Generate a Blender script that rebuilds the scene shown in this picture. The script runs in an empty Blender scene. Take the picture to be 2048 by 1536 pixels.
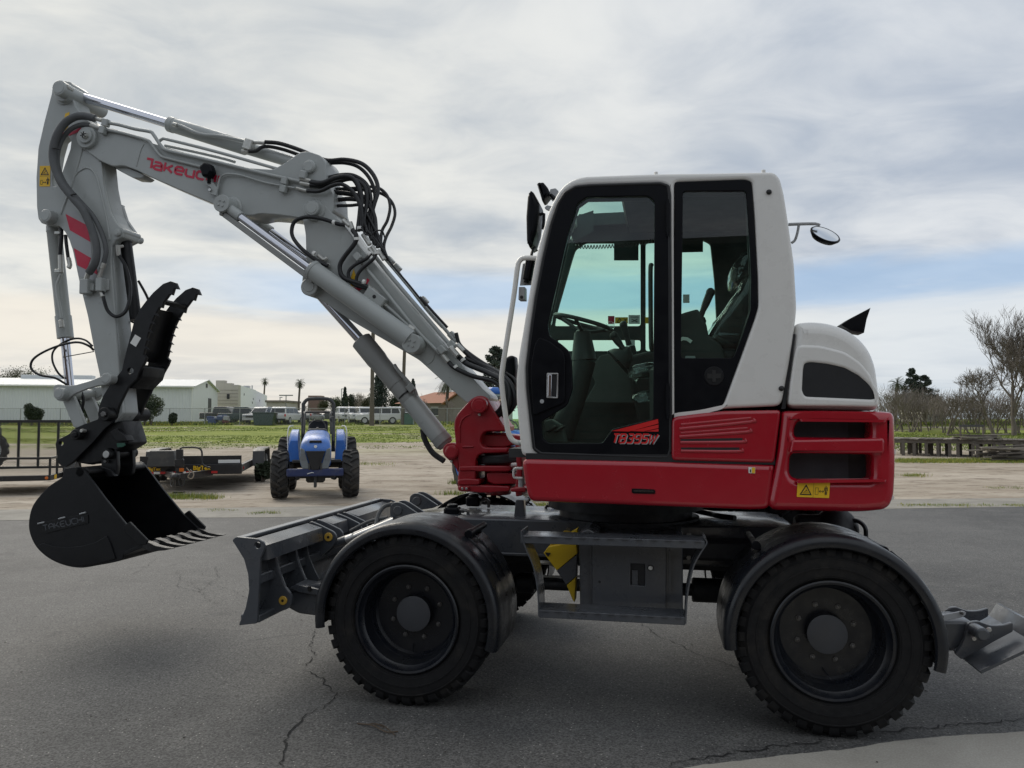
import bpy, bmesh, math, random
from mathutils import Vector, Matrix, noise
random.seed(7)
R = math.radians
S = bpy.context.scene
COL = S.collection

# ---------------------------------------------------------------- camera, sky, sun, exposure
FPX, W2, H2 = 1560.0, 1024.0, 768.0          # focal length in pixels of the 2048 x 1536 frame
PSI, PITCH = R(11.012), math.atan(70.0 / FPX)
CAM = Vector((0.3186, -4.4739, 1.70))
cd = bpy.data.cameras.new('camera'); co = bpy.data.objects.new('camera', cd); COL.objects.link(co)
cd.sensor_width = 36.0; cd.lens = FPX / 2048.0 * 36.0; cd.clip_end = 6000; cd.clip_start = 0.05
co.location = CAM; co.rotation_euler = (R(90) + PITCH, 0, PSI)
S.camera = co
FW = Vector((-math.sin(PSI) * math.cos(PITCH), math.cos(PSI) * math.cos(PITCH), math.sin(PITCH)))
RT = Vector((math.cos(PSI), math.sin(PSI), 0)); UPV = RT.cross(FW)
FH = Vector((-math.sin(PSI), math.cos(PSI), 0))

SUN_AZ_LEFT, SUN_EL = R(38), R(40)           # behind the machine, to the left of the view
sdir = (FH * math.cos(SUN_AZ_LEFT) - RT * math.sin(SUN_AZ_LEFT)) * math.cos(SUN_EL) + Vector((0, 0, math.sin(SUN_EL)))
sl = bpy.data.lights.new('sun', 'SUN'); sl.energy = 1.4; sl.angle = R(46); sl.color = (1.0, 0.93, 0.82)
so = bpy.data.objects.new('sun', sl); COL.objects.link(so)
so.rotation_euler = (-sdir).to_track_quat('-Z', 'Y').to_euler(); so.location = (0, 0, 30)

wd = bpy.data.worlds.new('World'); S.world = wd; wd.use_nodes = True
nt = wd.node_tree; nt.nodes.clear()
def N(t, typ, **kw):
    n = t.nodes.new(typ)
    for k, v in kw.items():
        if k.startswith('i_'):
            key = k[2:]; n.inputs[int(key) if key.isdigit() else key.replace('_', ' ')].default_value = v
        else: setattr(n, k, v)
    return n
def L(t, a, b): t.links.new(a, b)
def math_n(t, op, a, b=None, c=None, clamp=False):
    n = N(t, 'ShaderNodeMath', operation=op, use_clamp=clamp)
    for i, v in enumerate((a, b, c)):
        if v is None: continue
        if isinstance(v, (int, float)): n.inputs[i].default_value = v
        else: L(t, v, n.inputs[i])
    return n.outputs[0]
def mixc(t, f, a, b, blend='MIX'):
    n = N(t, 'ShaderNodeMix', data_type='RGBA', blend_type=blend)
    for i, v in ((0, f), (6, a), (7, b)):
        if isinstance(v, (int, float)): n.inputs[i].default_value = v
        elif isinstance(v, (tuple, list)): n.inputs[i].default_value = (*v, 1.0) if len(v) == 3 else v
        else: L(t, v, n.inputs[i])
    return n.outputs[2]
def mrange(t, v, a, b, c=0.0, d=1.0, smooth=True):
    n = N(t, 'ShaderNodeMapRange', interpolation_type='SMOOTHSTEP' if smooth else 'LINEAR')
    L(t, v, n.inputs[0])
    for i, x in zip((1, 2, 3, 4), (a, b, c, d)): n.inputs[i].default_value = x
    return n.outputs[0]
def tnoise(t, vec, scale, detail=4, rough=0.5, dist=0.0):
    n = N(t, 'ShaderNodeTexNoise'); n.inputs['Scale'].default_value = scale; n.inputs['Detail'].default_value = detail
    n.inputs['Roughness'].default_value = rough; n.inputs['Distortion'].default_value = dist
    if vec is not None: L(t, vec, n.inputs['Vector'])
    return n.outputs['Fac']

def build_sky():
    t = nt
    out = N(t, 'ShaderNodeOutputWorld'); bg = N(t, 'ShaderNodeBackground'); bg.inputs[1].default_value = 0.1
    sky = N(t, 'ShaderNodeTexSky', sky_type='NISHITA', sun_disc=False)
    sky.sun_elevation = SUN_EL; sky.sun_rotation = math.atan2(sdir.x, sdir.y)
    sky.air_density = 1.0; sky.dust_density = 2.0
    tc = N(t, 'ShaderNodeTexCoord'); sep = N(t, 'ShaderNodeSeparateXYZ'); L(t, tc.outputs['Generated'], sep.inputs[0])
    z = math_n(t, 'MAXIMUM', sep.outputs[2], 0.0)
    # azimuth-aligned frame so that the bands run across the view the way a front does
    rot = N(t, 'ShaderNodeVectorRotate', rotation_type='Z_AXIS'); rot.inputs['Angle'].default_value = -PSI
    L(t, tc.outputs['Generated'], rot.inputs['Vector'])
    s2 = N(t, 'ShaderNodeSeparateXYZ'); L(t, rot.outputs[0], s2.inputs[0])
    k = math_n(t, 'DIVIDE', 1.0, math_n(t, 'ADD', z, 0.10))
    px_ = math_n(t, 'MULTIPLY', s2.outputs[0], k); py_ = math_n(t, 'MULTIPLY', s2.outputs[1], k)
    cmb = N(t, 'ShaderNodeCombineXYZ'); L(t, math_n(t, 'MULTIPLY', px_, 0.8), cmb.inputs[0]); L(t, py_, cmb.inputs[1])
    big = tnoise(t, cmb.outputs[0], 0.8, 5, 0.5, 0.35)
    fine = tnoise(t, cmb.outputs[0], 2.9, 6, 0.58, 0.5)
    # cloud layer shade: pale cream to soft blue grey
    cl = math_n(t, 'ADD', math_n(t, 'MULTIPLY', big, 0.68), math_n(t, 'MULTIPLY', fine, 0.32))
    shade = mrange(t, cl, 0.35, 0.62)
    cloud = mixc(t, shade, (3.05, 3.5, 4.2), (5.45, 5.65, 5.85))
    # warm side towards the veiled sun, cool side away from it
    dv = N(t, 'ShaderNodeVectorMath', operation='DOT_PRODUCT'); L(t, tc.outputs['Generated'], dv.inputs[0])
    hs = Vector((sdir.x, sdir.y, 0)).normalized(); dv.inputs[1].default_value = hs
    sunny = mrange(t, dv.outputs['Value'], 0.35, 1.0)
    cloud = mixc(t, math_n(t, 'MULTIPLY', sunny, 0.75), cloud, mixc(t, 1.0, cloud, (1.15, 1.09, 0.96), 'MULTIPLY'))
    # break in the overcast: wavering blue band a hand's width above the horizon
    ang = N(t, 'ShaderNodeCombineXYZ'); L(t, math_n(t, 'MULTIPLY', s2.outputs[0], 1.0), ang.inputs[0]); L(t, math_n(t, 'MULTIPLY', z, 9.0), ang.inputs[1])
    L(t, s2.outputs[1], ang.inputs[2])
    wob = tnoise(t, ang.outputs[0], 1.5, 5, 0.55, 0.4)
    wob2 = tnoise(t, ang.outputs[0], 3.4, 5, 0.6, 0.5)
    zc = math_n(t, 'ADD', z, math_n(t, 'MULTIPLY', math_n(t, 'SUBTRACT', wob, 0.5), 0.085))
    band = math_n(t, 'MULTIPLY', mrange(t, zc, 0.122, 0.148), mrange(t, zc, 0.200, 0.168))
    band = math_n(t, 'MULTIPLY', band, mrange(t, wob2, 0.22, 0.44))
    band = math_n(t, 'MULTIPLY', band, mrange(t, dv.outputs['Value'], 0.985, 0.90))
    blue = mixc(t, 0.2, (2.5, 3.75, 5.5), sky.outputs[0])
    col = mixc(t, math_n(t, 'MULTIPLY', band, 0.72), cloud, blue)
    # bright layered strip below the band, haze at the horizon
    strip = math_n(t, 'MULTIPLY', mrange(t, zc, 0.02, 0.09), mrange(t, zc, 0.15, 0.12))
    col = mixc(t, math_n(t, 'MULTIPLY', strip, 0.75), col, mixc(t, sunny, (5.3, 5.65, 5.9), (6.5, 6.05, 5.3)))
    low = mrange(t, z, 0.075, 0.0)
    col = mixc(t, math_n(t, 'MULTIPLY', low, 0.8), col, mixc(t, sunny, (4.4, 5.0, 5.4), (6.0, 5.45, 4.7)))
    L(t, col, bg.inputs[0]); L(t, bg.outputs[0], out.inputs[0])
build_sky()
wd.cycles.sampling_method = 'MANUAL'; wd.cycles.sample_map_resolution = 256
S.view_settings.view_transform = 'Standard'; S.view_settings.look = 'None'
S.view_settings.exposure = 0.50; S.view_settings.gamma = 1.0; S.view_settings.use_curve_mapping = False
S.render.engine = 'CYCLES'; S.cycles.max_bounces = 8; S.cycles.transparent_max_bounces = 16

# ---------------------------------------------------------------- pixel <-> place
def ray(px, py): return FW + RT * ((px - W2) / FPX) - UPV * ((py - H2) / FPX)
def U(px, py, Y):                              # the point seen at a pixel on the upright plane y = Y
    d = ray(px, py); return CAM + d * ((Y - CAM.y) / d.y)
def UX(px, py, X):
    d = ray(px, py); return CAM + d * ((X - CAM.x) / d.x)
def DP(px, py, depth): return CAM + ray(px, py) * depth
def terrain(x, y):
    s = (Vector((x, y, 0)) - Vector((CAM.x, CAM.y, 0))).dot(FH)
    if s < 19: return 0.0
    if s < 93: return 1.28 * ((s - 19) / 74) ** 1.15
    return 1.28 + 0.38 * min(1, (s - 93) / 60)
def G(px, py):                                 # where the ground is seen at a pixel
    d = ray(px, py); t = 1.0
    lo, hi = 0.5, 3000.0
    for i in range(60):
        t = math.sqrt(lo * hi); p = CAM + d * t
        if p.z > terrain(p.x, p.y): lo = t
        else: hi = t
    p = CAM + d * t; return Vector((p.x, p.y, terrain(p.x, p.y)))
def GD(px, depth):                             # ground point at a column and depth
    p = CAM + (FH + RT * ((px - W2) / FPX)) * depth
    return Vector((p.x, p.y, terrain(p.x, p.y)))
def pl(pts, Y):                                # traced outline -> (x, z) in the plane y = Y
    return [(v.x, v.z) for v in (U(p[0], p[1], Y) for p in pts)]
def ppm(px, py, Y):                            # metres per pixel there
    return (U(px + 1, py, Y) - U(px, py, Y)).length
def zm(ox, oy, k, pts): return [(ox + p[0] / k, oy + p[1] / k) + tuple(p[2:]) for p in pts]

# ---------------------------------------------------------------- geometry (every g_* returns verts, faces)
def rnd(pts, r, n=4):                          # round the corners of a closed outline; a third value is that corner's own radius
    out = []; m = len(pts)
    for i in range(m):
        p = Vector(pts[i][:2]); a = Vector(pts[i - 1][:2]); b = Vector(pts[(i + 1) % m][:2])
        rr = pts[i][2] if len(pts[i]) > 2 else r
        la, lb = (a - p).length, (b - p).length
        d = min(rr, la * .48, lb * .48)
        if d < 1e-5: out.append((p.x, p.y)); continue
        s = p + (a - p) / la * d; e = p + (b - p) / lb * d
        for k in range(n + 1):
            t = k / n; q = s * (1 - t) ** 2 + p * 2 * t * (1 - t) + e * t * t
            out.append((q.x, q.y))
    return out
def spl(pts, n=6, closed=False):               # Catmull-Rom through the points
    P = [Vector(p) for p in pts]; m = len(P); out = []
    for i in range(m if closed else m - 1):
        p1, p2 = P[i], P[(i + 1) % m]
        p0 = P[i - 1] if (i > 0 or closed) else p1 + (p1 - p2)
        p3 = P[(i + 2) % m] if (i + 2 < m or closed) else p2 + (p2 - p1)
        for k in range(n):
            t = k / n
            out.append(0.5 * ((2 * p1) + (p2 - p0) * t + (2 * p0 - 5 * p1 + 4 * p2 - p3) * t * t + (3 * p1 - p0 - 3 * p2 + p3) * t ** 3))
    if not closed: out.append(P[-1])
    return out
def spl2(pts, n=6, closed=False): return [(v.x, v.y) for v in spl([(p[0], p[1], 0) for p in pts], n, closed)]
def circ(cx, cy, r, n=20, a0=0, a1=360): return [(cx + r * math.cos(R(a0 + (a1 - a0) * i / n)), cy + r * math.sin(R(a0 + (a1 - a0) * i / n))) for i in range(n if a1 - a0 == 360 else n + 1)]
def g_ext(outline, y0, y1, holes=(), bev=0.005, res=1, plane='XZ', flat=False):
    """solid of an (x, z) outline between y0 and y1, with holes and bevelled edges"""
    if y1 < y0: y0, y1 = y1, y0
    th = y1 - y0; b = min(bev, th * .45)
    cu = bpy.data.curves.new('tmp', 'CURVE'); cu.dimensions = '2D'; cu.fill_mode = 'BOTH'
    for lp in (outline, *holes):
        q = []
        for p in lp:
            if not q or (abs(p[0] - q[-1][0]) + abs(p[1] - q[-1][1])) > 1e-5: q.append(p)
        if (abs(q[0][0] - q[-1][0]) + abs(q[0][1] - q[-1][1])) < 1e-5: q.pop()
        sp = cu.splines.new('POLY'); sp.points.add(len(q) - 1); sp.use_cyclic_u = True
        for i, p in enumerate(q): sp.points[i].co = (p[0], p[1], 0, 1)
    cu.extrude = th / 2 - b; cu.bevel_depth = b; cu.bevel_resolution = res; cu.offset = -b
    o = bpy.data.objects.new('tmp', cu); me = bpy.data.meshes.new_from_object(o)
    ym = (y0 + y1) / 2
    V = [(v.co.x, ym - v.co.z, v.co.y) for v in me.vertices]; F = [tuple(p.vertices) for p in me.polygons]
    bpy.data.objects.remove(o); bpy.data.curves.remove(cu); bpy.data.meshes.remove(me)
    if plane == 'XY': V = [(a, c, b_) for a, b_, c in V]; F = [f[::-1] for f in F]      # outline lies in x, y and is raised along z
    if plane == 'YZ': V = [(b_, a, c) for a, b_, c in V]; F = [f[::-1] for f in F]      # outline lies in y, z and is raised along x
    return V, F
def g_face(outline, y):                          # single sheet of glass
    return [(x, y, z) for x, z in outline], [tuple(range(len(outline)))]
def g_tube(pts, r, n=8, smooth=0, cap=True, closed=False):
    P = [Vector(p) for p in pts]
    rs = r if isinstance(r, (list, tuple)) else [r] * len(P)
    if smooth:
        m = len(P); P2 = spl(P, smooth, closed); 
        rs = [rs[min(int(i / smooth), m - 1)] * (1 - (i % smooth) / smooth) + rs[min(int(i / smooth) + 1, m - 1) if not closed else (int(i / smooth) + 1) % m] * ((i % smooth) / smooth) for i in range(len(P2))]
        P = P2
    m = len(P); V = []; F = []
    T = []
    for i in range(m):
        a = P[i - 1] if (i > 0 or closed) else P[i]; b = P[(i + 1) % m] if (i < m - 1 or closed) else P[i]
        d = (b - a); T.append(d.normalized() if d.length > 1e-9 else Vector((0, 0, 1)))
    nrm = T[0].orthogonal().normalized()
    for i in range(m):
        nrm = (nrm - T[i] * nrm.dot(T[i])); nrm = nrm.normalized() if nrm.length > 1e-6 else T[i].orthogonal().normalized()
        bn = T[i].cross(nrm)
        for k in range(n):
            a = 2 * math.pi * k / n; V.append(P[i] + (nrm * math.cos(a) + bn * math.sin(a)) * rs[i])
    for i in range(m if closed else m - 1):
        j = (i + 1) % m
        for k in range(n):
            F.append((i * n + k, i * n + (k + 1) % n, j * n + (k + 1) % n, j * n + k))
    if cap and not closed: F.append(tuple(range(n))[::-1]); F.append(tuple((m - 1) * n + k for k in range(n)))
    return [tuple(v) for v in V], F
def g_rev(p0, axis, prof, n=24, closed=False, cap=True):
    """surface of revolution: prof is [(distance along the axis, radius)]"""
    p0 = Vector(p0); ax = Vector(axis).normalized(); u = ax.orthogonal().normalized(); w = ax.cross(u)
    V = []; F = []; m = len(prof)
    for t, r in prof:
        for k in range(n):
            a = 2 * math.pi * k / n; V.append(tuple(p0 + ax * t + (u * math.cos(a) + w * math.sin(a)) * max(r, 1e-5)))
    for i in range(m if closed else m - 1):
        j = (i + 1) % m
        for k in range(n): F.append((i * n + k, i * n + (k + 1) % n, j * n + (k + 1) % n, j * n + k))
    if not closed and cap:
        F.append(tuple(range(n))[::-1]); F.append(tuple((m - 1) * n + k for k in range(n)))
    return V, F
def g_cyl(a, b, r, n=16, bev=0.0):
    a, b = Vector(a), Vector(b); l = (b - a).length
    if bev: return g_rev(a, b - a, [(0, r - bev), (bev, r), (l - bev, r), (l, r - bev)], n)
    return g_rev(a, b - a, [(0, r), (l, r)], n)
def g_box(x0, x1, y0, y1, z0, z1, bev=0.0, seg=1):
    bm = bmesh.new(); bmesh.ops.create_cube(bm, size=1.0)
    for v in bm.verts: v.co = Vector((x0 + (v.co.x + .5) * (x1 - x0), y0 + (v.co.y + .5) * (y1 - y0), z0 + (v.co.z + .5) * (z1 - z0)))
    if bev: bmesh.ops.bevel(bm, geom=bm.edges[:], offset=min(bev, .45 * min(abs(x1 - x0), abs(y1 - y0), abs(z1 - z0))), segments=seg, affect='EDGES', profile=0.5)
    bm.verts.index_update(); V = [tuple(v.co) for v in bm.verts]; F = [tuple(v.index for v in f.verts) for f in bm.faces]; bm.free(); return V, F
def g_obox(c, sx, sy, sz, ax=(1, 0, 0), up=(0, 0, 1), bev=0.0, seg=1):       # box centred at c along its own axes
    V, F = g_box(-sx / 2, sx / 2, -sy / 2, sy / 2, -sz / 2, sz / 2, bev, seg)
    X = Vector(ax).normalized(); Z = Vector(up); Z = (Z - X * Z.dot(X)).normalized(); Yv = Z.cross(X); c = Vector(c)
    return [tuple(c + X * v[0] + Yv * v[1] + Z * v[2]) for v in V], F
def g_loft(rings, cap=True, closed=True):
    V = []; F = []; n = len(rings[0])
    for r in rings: V += [tuple(p) for p in r]
    for i in range(len(rings) - 1):
        for k in range(n if closed else n - 1):
            F.append((i * n + k, i * n + (k + 1) % n, (i + 1) * n + (k + 1) % n, (i + 1) * n + k))
    if cap and closed: F.append(tuple(range(n))[::-1]); F.append(tuple((len(rings) - 1) * n + k for k in range(n)))
    return V, F
def g_sphere(c, rx, ry, rz, n=12, m=8):
    V = []; F = []
    for i in range(m + 1):
        a = math.pi * i / m
        for k in range(n):
            b = 2 * math.pi * k / n; s = max(math.sin(a), 1e-4); V.append((c[0] + rx * s * math.cos(b), c[1] + ry * s * math.sin(b), c[2] + rz * math.cos(a)))
    for i in range(m):
        for k in range(n): F.append((i * n + k, (i + 1) * n + k, (i + 1) * n + (k + 1) % n, i * n + (k + 1) % n))
    return V, F
def g_text(s, size, flat=0.002, font_scale=(1, 1), bold=0.0, align='LEFT', shear=0.0):
    """lettering in x, z facing -y, baseline at the origin"""
    cu = bpy.data.curves.new('tmp', 'FONT'); cu.body = s; cu.size = size; cu.extrude = flat; cu.offset = bold; cu.align_x = align; cu.resolution_u = 3; cu.shear = shear
    o = bpy.data.objects.new('tmp', cu); COL.objects.link(o); dg = bpy.context.evaluated_depsgraph_get(); me = bpy.data.meshes.new_from_object(o.evaluated_get(dg))
    V = [(v.co.x * font_scale[0], -v.co.z, v.co.y * font_scale[1]) for v in me.vertices]; F = [tuple(p.vertices) for p in me.polygons]
    bpy.data.objects.remove(o); bpy.data.curves.remove(cu); bpy.data.meshes.remove(me); return V, F
def g_stroke(lines, w, y0, y1):
    """letters drawn as thick mitred polylines in x, z"""
    V = []; F = []
    for li, ln in enumerate(lines):
        y0 -= .00045 * (li > 0); P = [Vector(p) for p in ln]; m = len(P); Lf = []; Rt = []
        for i in range(m):
            if i == 0: d = (P[1] - P[0]).normalized(); nn = Vector((-d.y, d.x)); k = 1
            elif i == m - 1: d = (P[-1] - P[-2]).normalized(); nn = Vector((-d.y, d.x)); k = 1
            else:
                d1 = (P[i] - P[i - 1]).normalized(); d2 = (P[i + 1] - P[i]).normalized()
                n1 = Vector((-d1.y, d1.x)); n2 = Vector((-d2.y, d2.x)); nn = (n1 + n2); nn = nn.normalized() if nn.length > 1e-6 else n1; k = 1 / max(.5, nn.dot(n1))
            Lf.append(P[i] + nn * w / 2 * k); Rt.append(P[i] - nn * w / 2 * k)
        b = len(V)
        for y in (y0, y1):
            for q in Lf: V.append((q.x, y, q.y))
            for q in Rt: V.append((q.x, y, q.y))
        for i in range(m - 1):
            a0, a1, c0, c1 = b + i, b + i + 1, b + m + i, b + m + i + 1; o = 2 * m
            F += [(a0, c0, c1, a1), (a0 + o, a1 + o, c1 + o, c0 + o), (a0, a1, a1 + o, a0 + o), (c0, c0 + o, c1 + o, c1)]
        F += [(b, b + 2 * m, b + 3 * m, b + m), (b + m - 1, b + 2 * m - 1, b + 4 * m - 1, b + 3 * m - 1)]
    return V, F
def xf(g, M): return [tuple(M @ Vector(v)) for v in g[0]], g[1]
def mv(g, x=0, y=0, z=0): return [(v[0] + x, v[1] + y, v[2] + z) for v in g[0]], g[1]
def mir(g, yc): return [(v[0], 2 * yc - v[1], v[2]) for v in g[0]], [f[::-1] for f in g[1]]   # to the other side of the machine

# ---------------------------------------------------------------- objects
def link(o, parent=None):
    COL.objects.link(o)
    if parent is not None:
        o.parent = parent
        if 'at' in parent: o.matrix_parent_inverse = Matrix.Translation(-Vector(parent['at']))
    return o
def ob(name, geos, mat, parent=None, smooth=35, label=None):
    """one mesh object out of one or more shapes"""
    if isinstance(geos, tuple): geos = [geos]
    V = []; F = []
    for g in geos:
        b = len(V); V += g[0]; F += [tuple(i + b for i in f) for f in g[1]]
    me = bpy.data.meshes.new(name); me.from_pydata(V, [], F); 
    if smooth:
        me.polygons.foreach_set('use_smooth', [True] * len(me.polygons)); me.set_sharp_from_angle(angle=R(smooth))
    me.materials.append(mat); me.validate(); me.update()
    o = bpy.data.objects.new(name, me)
    if label: o['label'] = label
    return link(o, parent)
def each(name, geos, mat, parent=None, smooth=35): return [ob(name, g, mat, parent, smooth) for g in geos]
def fixn(o):                                    # outward normals
    bm = bmesh.new(); bm.from_mesh(o.data); bmesh.ops.recalc_face_normals(bm, faces=bm.faces); bm.to_mesh(o.data); bm.free(); return o
def tag(o, label=None, cat=None, group=None, kind=None):
    if label: o['label'] = label
    if cat: o['category'] = cat
    if group: o['group'] = group
    if kind: o['kind'] = kind
    return o
def thing(name, label, cat, loc=None, group=None):
    o = bpy.data.objects.new(name, None); COL.objects.link(o); o.empty_display_size = .2
    if loc is not None: o.location = loc; o['at'] = tuple(loc)
    return tag(o, label, cat, group)
def copy_tree(o, parent=None, mats=None):
    c = o.copy(); COL.objects.link(c); c.parent = parent
    if mats and c.type == 'MESH' and c.data.materials and c.data.materials[0] in mats:
        c.data = c.data.copy(); c.data.materials[0] = mats[c.data.materials[0]]
    for ch in list(o.children): copy_tree(ch, c, mats)
    return c
def place(o, loc, rz=0, scale=None):
    o.location = loc; o.rotation_euler = (0, 0, rz)
    if scale: o.scale = (scale,) * 3
    return o

# ---------------------------------------------------------------- materials
MATS = {}
def mat(name, col, rough=0.5, metal=0.0, var=0.0, vscale=4.0, dirt=None, dscale=3.0, damt=0.35, bump=0.0, bscale=60.0, coat=0.0, spec=0.5, rvar=0.12):
    m = bpy.data.materials.new(name); m.use_nodes = True; t = m.node_tree; p = t.nodes['Principled BSDF']
    p.inputs['Roughness'].default_value = rough; p.inputs['Metallic'].default_value = metal; p.inputs['Specular IOR Level'].default_value = spec
    p.inputs['Coat Weight'].default_value = coat; p.inputs['Coat Roughness'].default_value = 0.12
    c = (*col, 1.0)
    p.inputs['Base Color'].default_value = c
    tc = N(t, 'ShaderNodeTexCoord').outputs['Object']
    if var or dirt or rvar:
        n1 = tnoise(t, tc, vscale, 5, 0.6)
        last = mixc(t, n1, tuple(x * (1 - var) for x in col), tuple(min(1, x * (1 + var)) for x in col)) if var else None
        if dirt:
            n2 = tnoise(t, tc, dscale, 8, 0.68, 0.4)
            f = math_n(t, 'MULTIPLY', mrange(t, n2, 0.48, 0.72), damt)
            last = mixc(t, f, last if last is not None else c, dirt)
        if last is not None: L(t, last, p.inputs['Base Color'])
        if rvar: L(t, mrange(t, tnoise(t, tc, vscale * 2.3, 6, 0.65), 0.3, 0.7, max(0.03, rough - rvar), min(1, rough + rvar)), p.inputs['Roughness'])
    if bump:
        b = N(t, 'ShaderNodeBump'); b.inputs['Strength'].default_value = bump; b.inputs['Distance'].default_value = 0.01
        L(t, tnoise(t, tc, bscale, 4, 0.6), b.inputs['Height']); L(t, b.outputs[0], p.inputs['Normal'])
    MATS[name] = m; return m
def glass(name, tint, refl=0.05, rough=0.0, dust=0.0):
    m = bpy.data.materials.new(name); m.use_nodes = True; t = m.node_tree; t.nodes.clear()
    o = N(t, 'ShaderNodeOutputMaterial'); tr = N(t, 'ShaderNodeBsdfTransparent'); tr.inputs[0].default_value = (*tint, 1)
    gl = N(t, 'ShaderNodeBsdfGlossy'); gl.inputs['Roughness'].default_value = rough; gl.inputs[0].default_value = (1, 1, 1, 1)
    ge = N(t, 'ShaderNodeNewGeometry'); dt = N(t, 'ShaderNodeVectorMath', operation='DOT_PRODUCT'); L(t, ge.outputs['Incoming'], dt.inputs[0]); L(t, ge.outputs['Normal'], dt.inputs[1])
    sch = math_n(t, 'MULTIPLY_ADD', math_n(t, 'POWER', math_n(t, 'SUBTRACT', 1.0, math_n(t, 'ABSOLUTE', dt.outputs['Value'])), 5.0), .93, .045)
    mx = N(t, 'ShaderNodeMixShader'); L(t, sch, mx.inputs[0]); L(t, tr.outputs[0], mx.inputs[1]); L(t, gl.outputs[0], mx.inputs[2])
    last = mx.outputs[0]
    if dust:
        df = N(t, 'ShaderNodeBsdfDiffuse'); df.inputs[0].default_value = (.5, .5, .47, 1)
        tc = N(t, 'ShaderNodeTexCoord').outputs['Object']
        f = math_n(t, 'MULTIPLY', mrange(t, tnoise(t, tc, 5, 6, .65), .4, .8), dust)
        m2 = N(t, 'ShaderNodeMixShader'); L(t, f, m2.inputs[0]); L(t, last, m2.inputs[1]); L(t, df.outputs[0], m2.inputs[2]); last = m2.outputs[0]
    L(t, last, o.inputs[0]); MATS[name] = m; return m

GREY = mat('boom_grey_paint', (.355, .375, .365), .38, var=.05, dirt=(.30, .30, .28), damt=.25, coat=.15)
DKGREYP = mat('guard_grey_paint', (.26, .265, .255), .45, var=.06)
WHITE = mat('white_paint', (.72, .71, .68), .33, var=.03, dirt=(.52, .50, .46), damt=.18, coat=.3)
RED = mat('red_paint', (.36, .0045, .017), .22, var=.06, dirt=(.30, .03, .03), damt=.25, coat=.7, rvar=.06)
REDC = mat('red_cast_paint', (.30, .005, .014), .38, var=.08, bump=.12, bscale=45, dirt=(.2, .03, .03), damt=.3, coat=.2)
BLACK = mat('black_paint', (.006, .0065, .008), .42, var=.15, dirt=(.025, .024, .022), damt=.3, spec=.35)
BLKST = mat('black_steel', (.006, .0065, .0075), .5, var=.2, dirt=(.03, .028, .025), damt=.4, bump=.1, spec=.35)
CHAS = mat('chassis_grey', (.060, .066, .076), .34, var=.10, dirt=(.14, .13, .115), damt=.3, coat=.35)
CHDK = mat('underbody_dark', (.010, .011, .014), .6, var=.2, dirt=(.07, .065, .055), damt=.4)
RUB = mat('tyre_rubber', (.0042, .0042, .005), .72, var=.25, vscale=7, dirt=(.05, .043, .034), dscale=4, damt=.32, bump=.15, bscale=30, spec=.35)
HOSE = mat('hose_rubber', (.007, .0075, .009), .45, var=.15)
HOSEG = mat('hose_sleeve', (.10, .105, .108), .7, var=.12, bump=.3, bscale=300)
PLAS = mat('black_plastic', (.004, .0045, .0065), .40, var=.1, dirt=(.016, .0155, .015), damt=.2, spec=.14)
FEND = mat('fender_plastic', (.008, .0095, .013), .33, var=.12, dirt=(.05, .047, .042), damt=.3, dscale=5, spec=.45)
RIM = mat('rim_paint', (.0055, .007, .011), .34, var=.1, dirt=(.04, .037, .032), damt=.3)
HUB = mat('hub_cover', (.050, .053, .060), .55, var=.12, dirt=(.04, .04, .04), damt=.4)
CHROME = mat('chrome_rod', (.58, .59, .64), .10, metal=1.0, rvar=.04)
STEEL = mat('bare_steel', (.5, .5, .49), .38, metal=.9, var=.15)
WORN = mat('worn_steel', (.14, .138, .136), .40, metal=.7, var=.4, dirt=(.012, .011, .01), damt=.9, dscale=16)
ZINC = mat('zinc_fitting', (.50, .50, .47), .42, metal=.55, var=.15, vscale=20)
YEL = mat('yellow_decal', (.78, .47, .012), .45, var=.05)
YELP = mat('yellow_paint', (.62, .42, .010), .45, var=.08, dirt=(.35, .25, .03), damt=.3)
YBUSH = mat('yellow_bush', (.55, .34, .05), .55, var=.15)
INK = mat('black_ink', (.012, .012, .012), .5)
WINK = mat('white_ink', (.75, .75, .72), .5, var=.04)
REDDEC = mat('red_decal', (.52, .012, .05), .42, var=.06)
REDNEON = mat('red_door_decal', (.60, .012, .012), .4)
REFLG = mat('reflective_grey', (.36, .37, .38), .4, var=.08)
CABIN = mat('cab_liner', (.036, .043, .042), .75, var=.1)
CABDK = mat('cab_dark_trim', (.026, .029, .030), .6, var=.12)
SEATM = mat('seat_fabric', (.016, .018, .022), .8, var=.1)
PANE = glass('tinted_pane', (.76, .955, .875), dust=.012)
CLRP = glass('clear_film', (.90, .94, .94), rough=.10, dust=.22)
MIRR = mat('mirror_glass', (.8, .82, .83), .03, metal=1.0, rvar=0)
GRILL = mat('dark_mesh', (.010, .011, .013), .55, var=.2)
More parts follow.
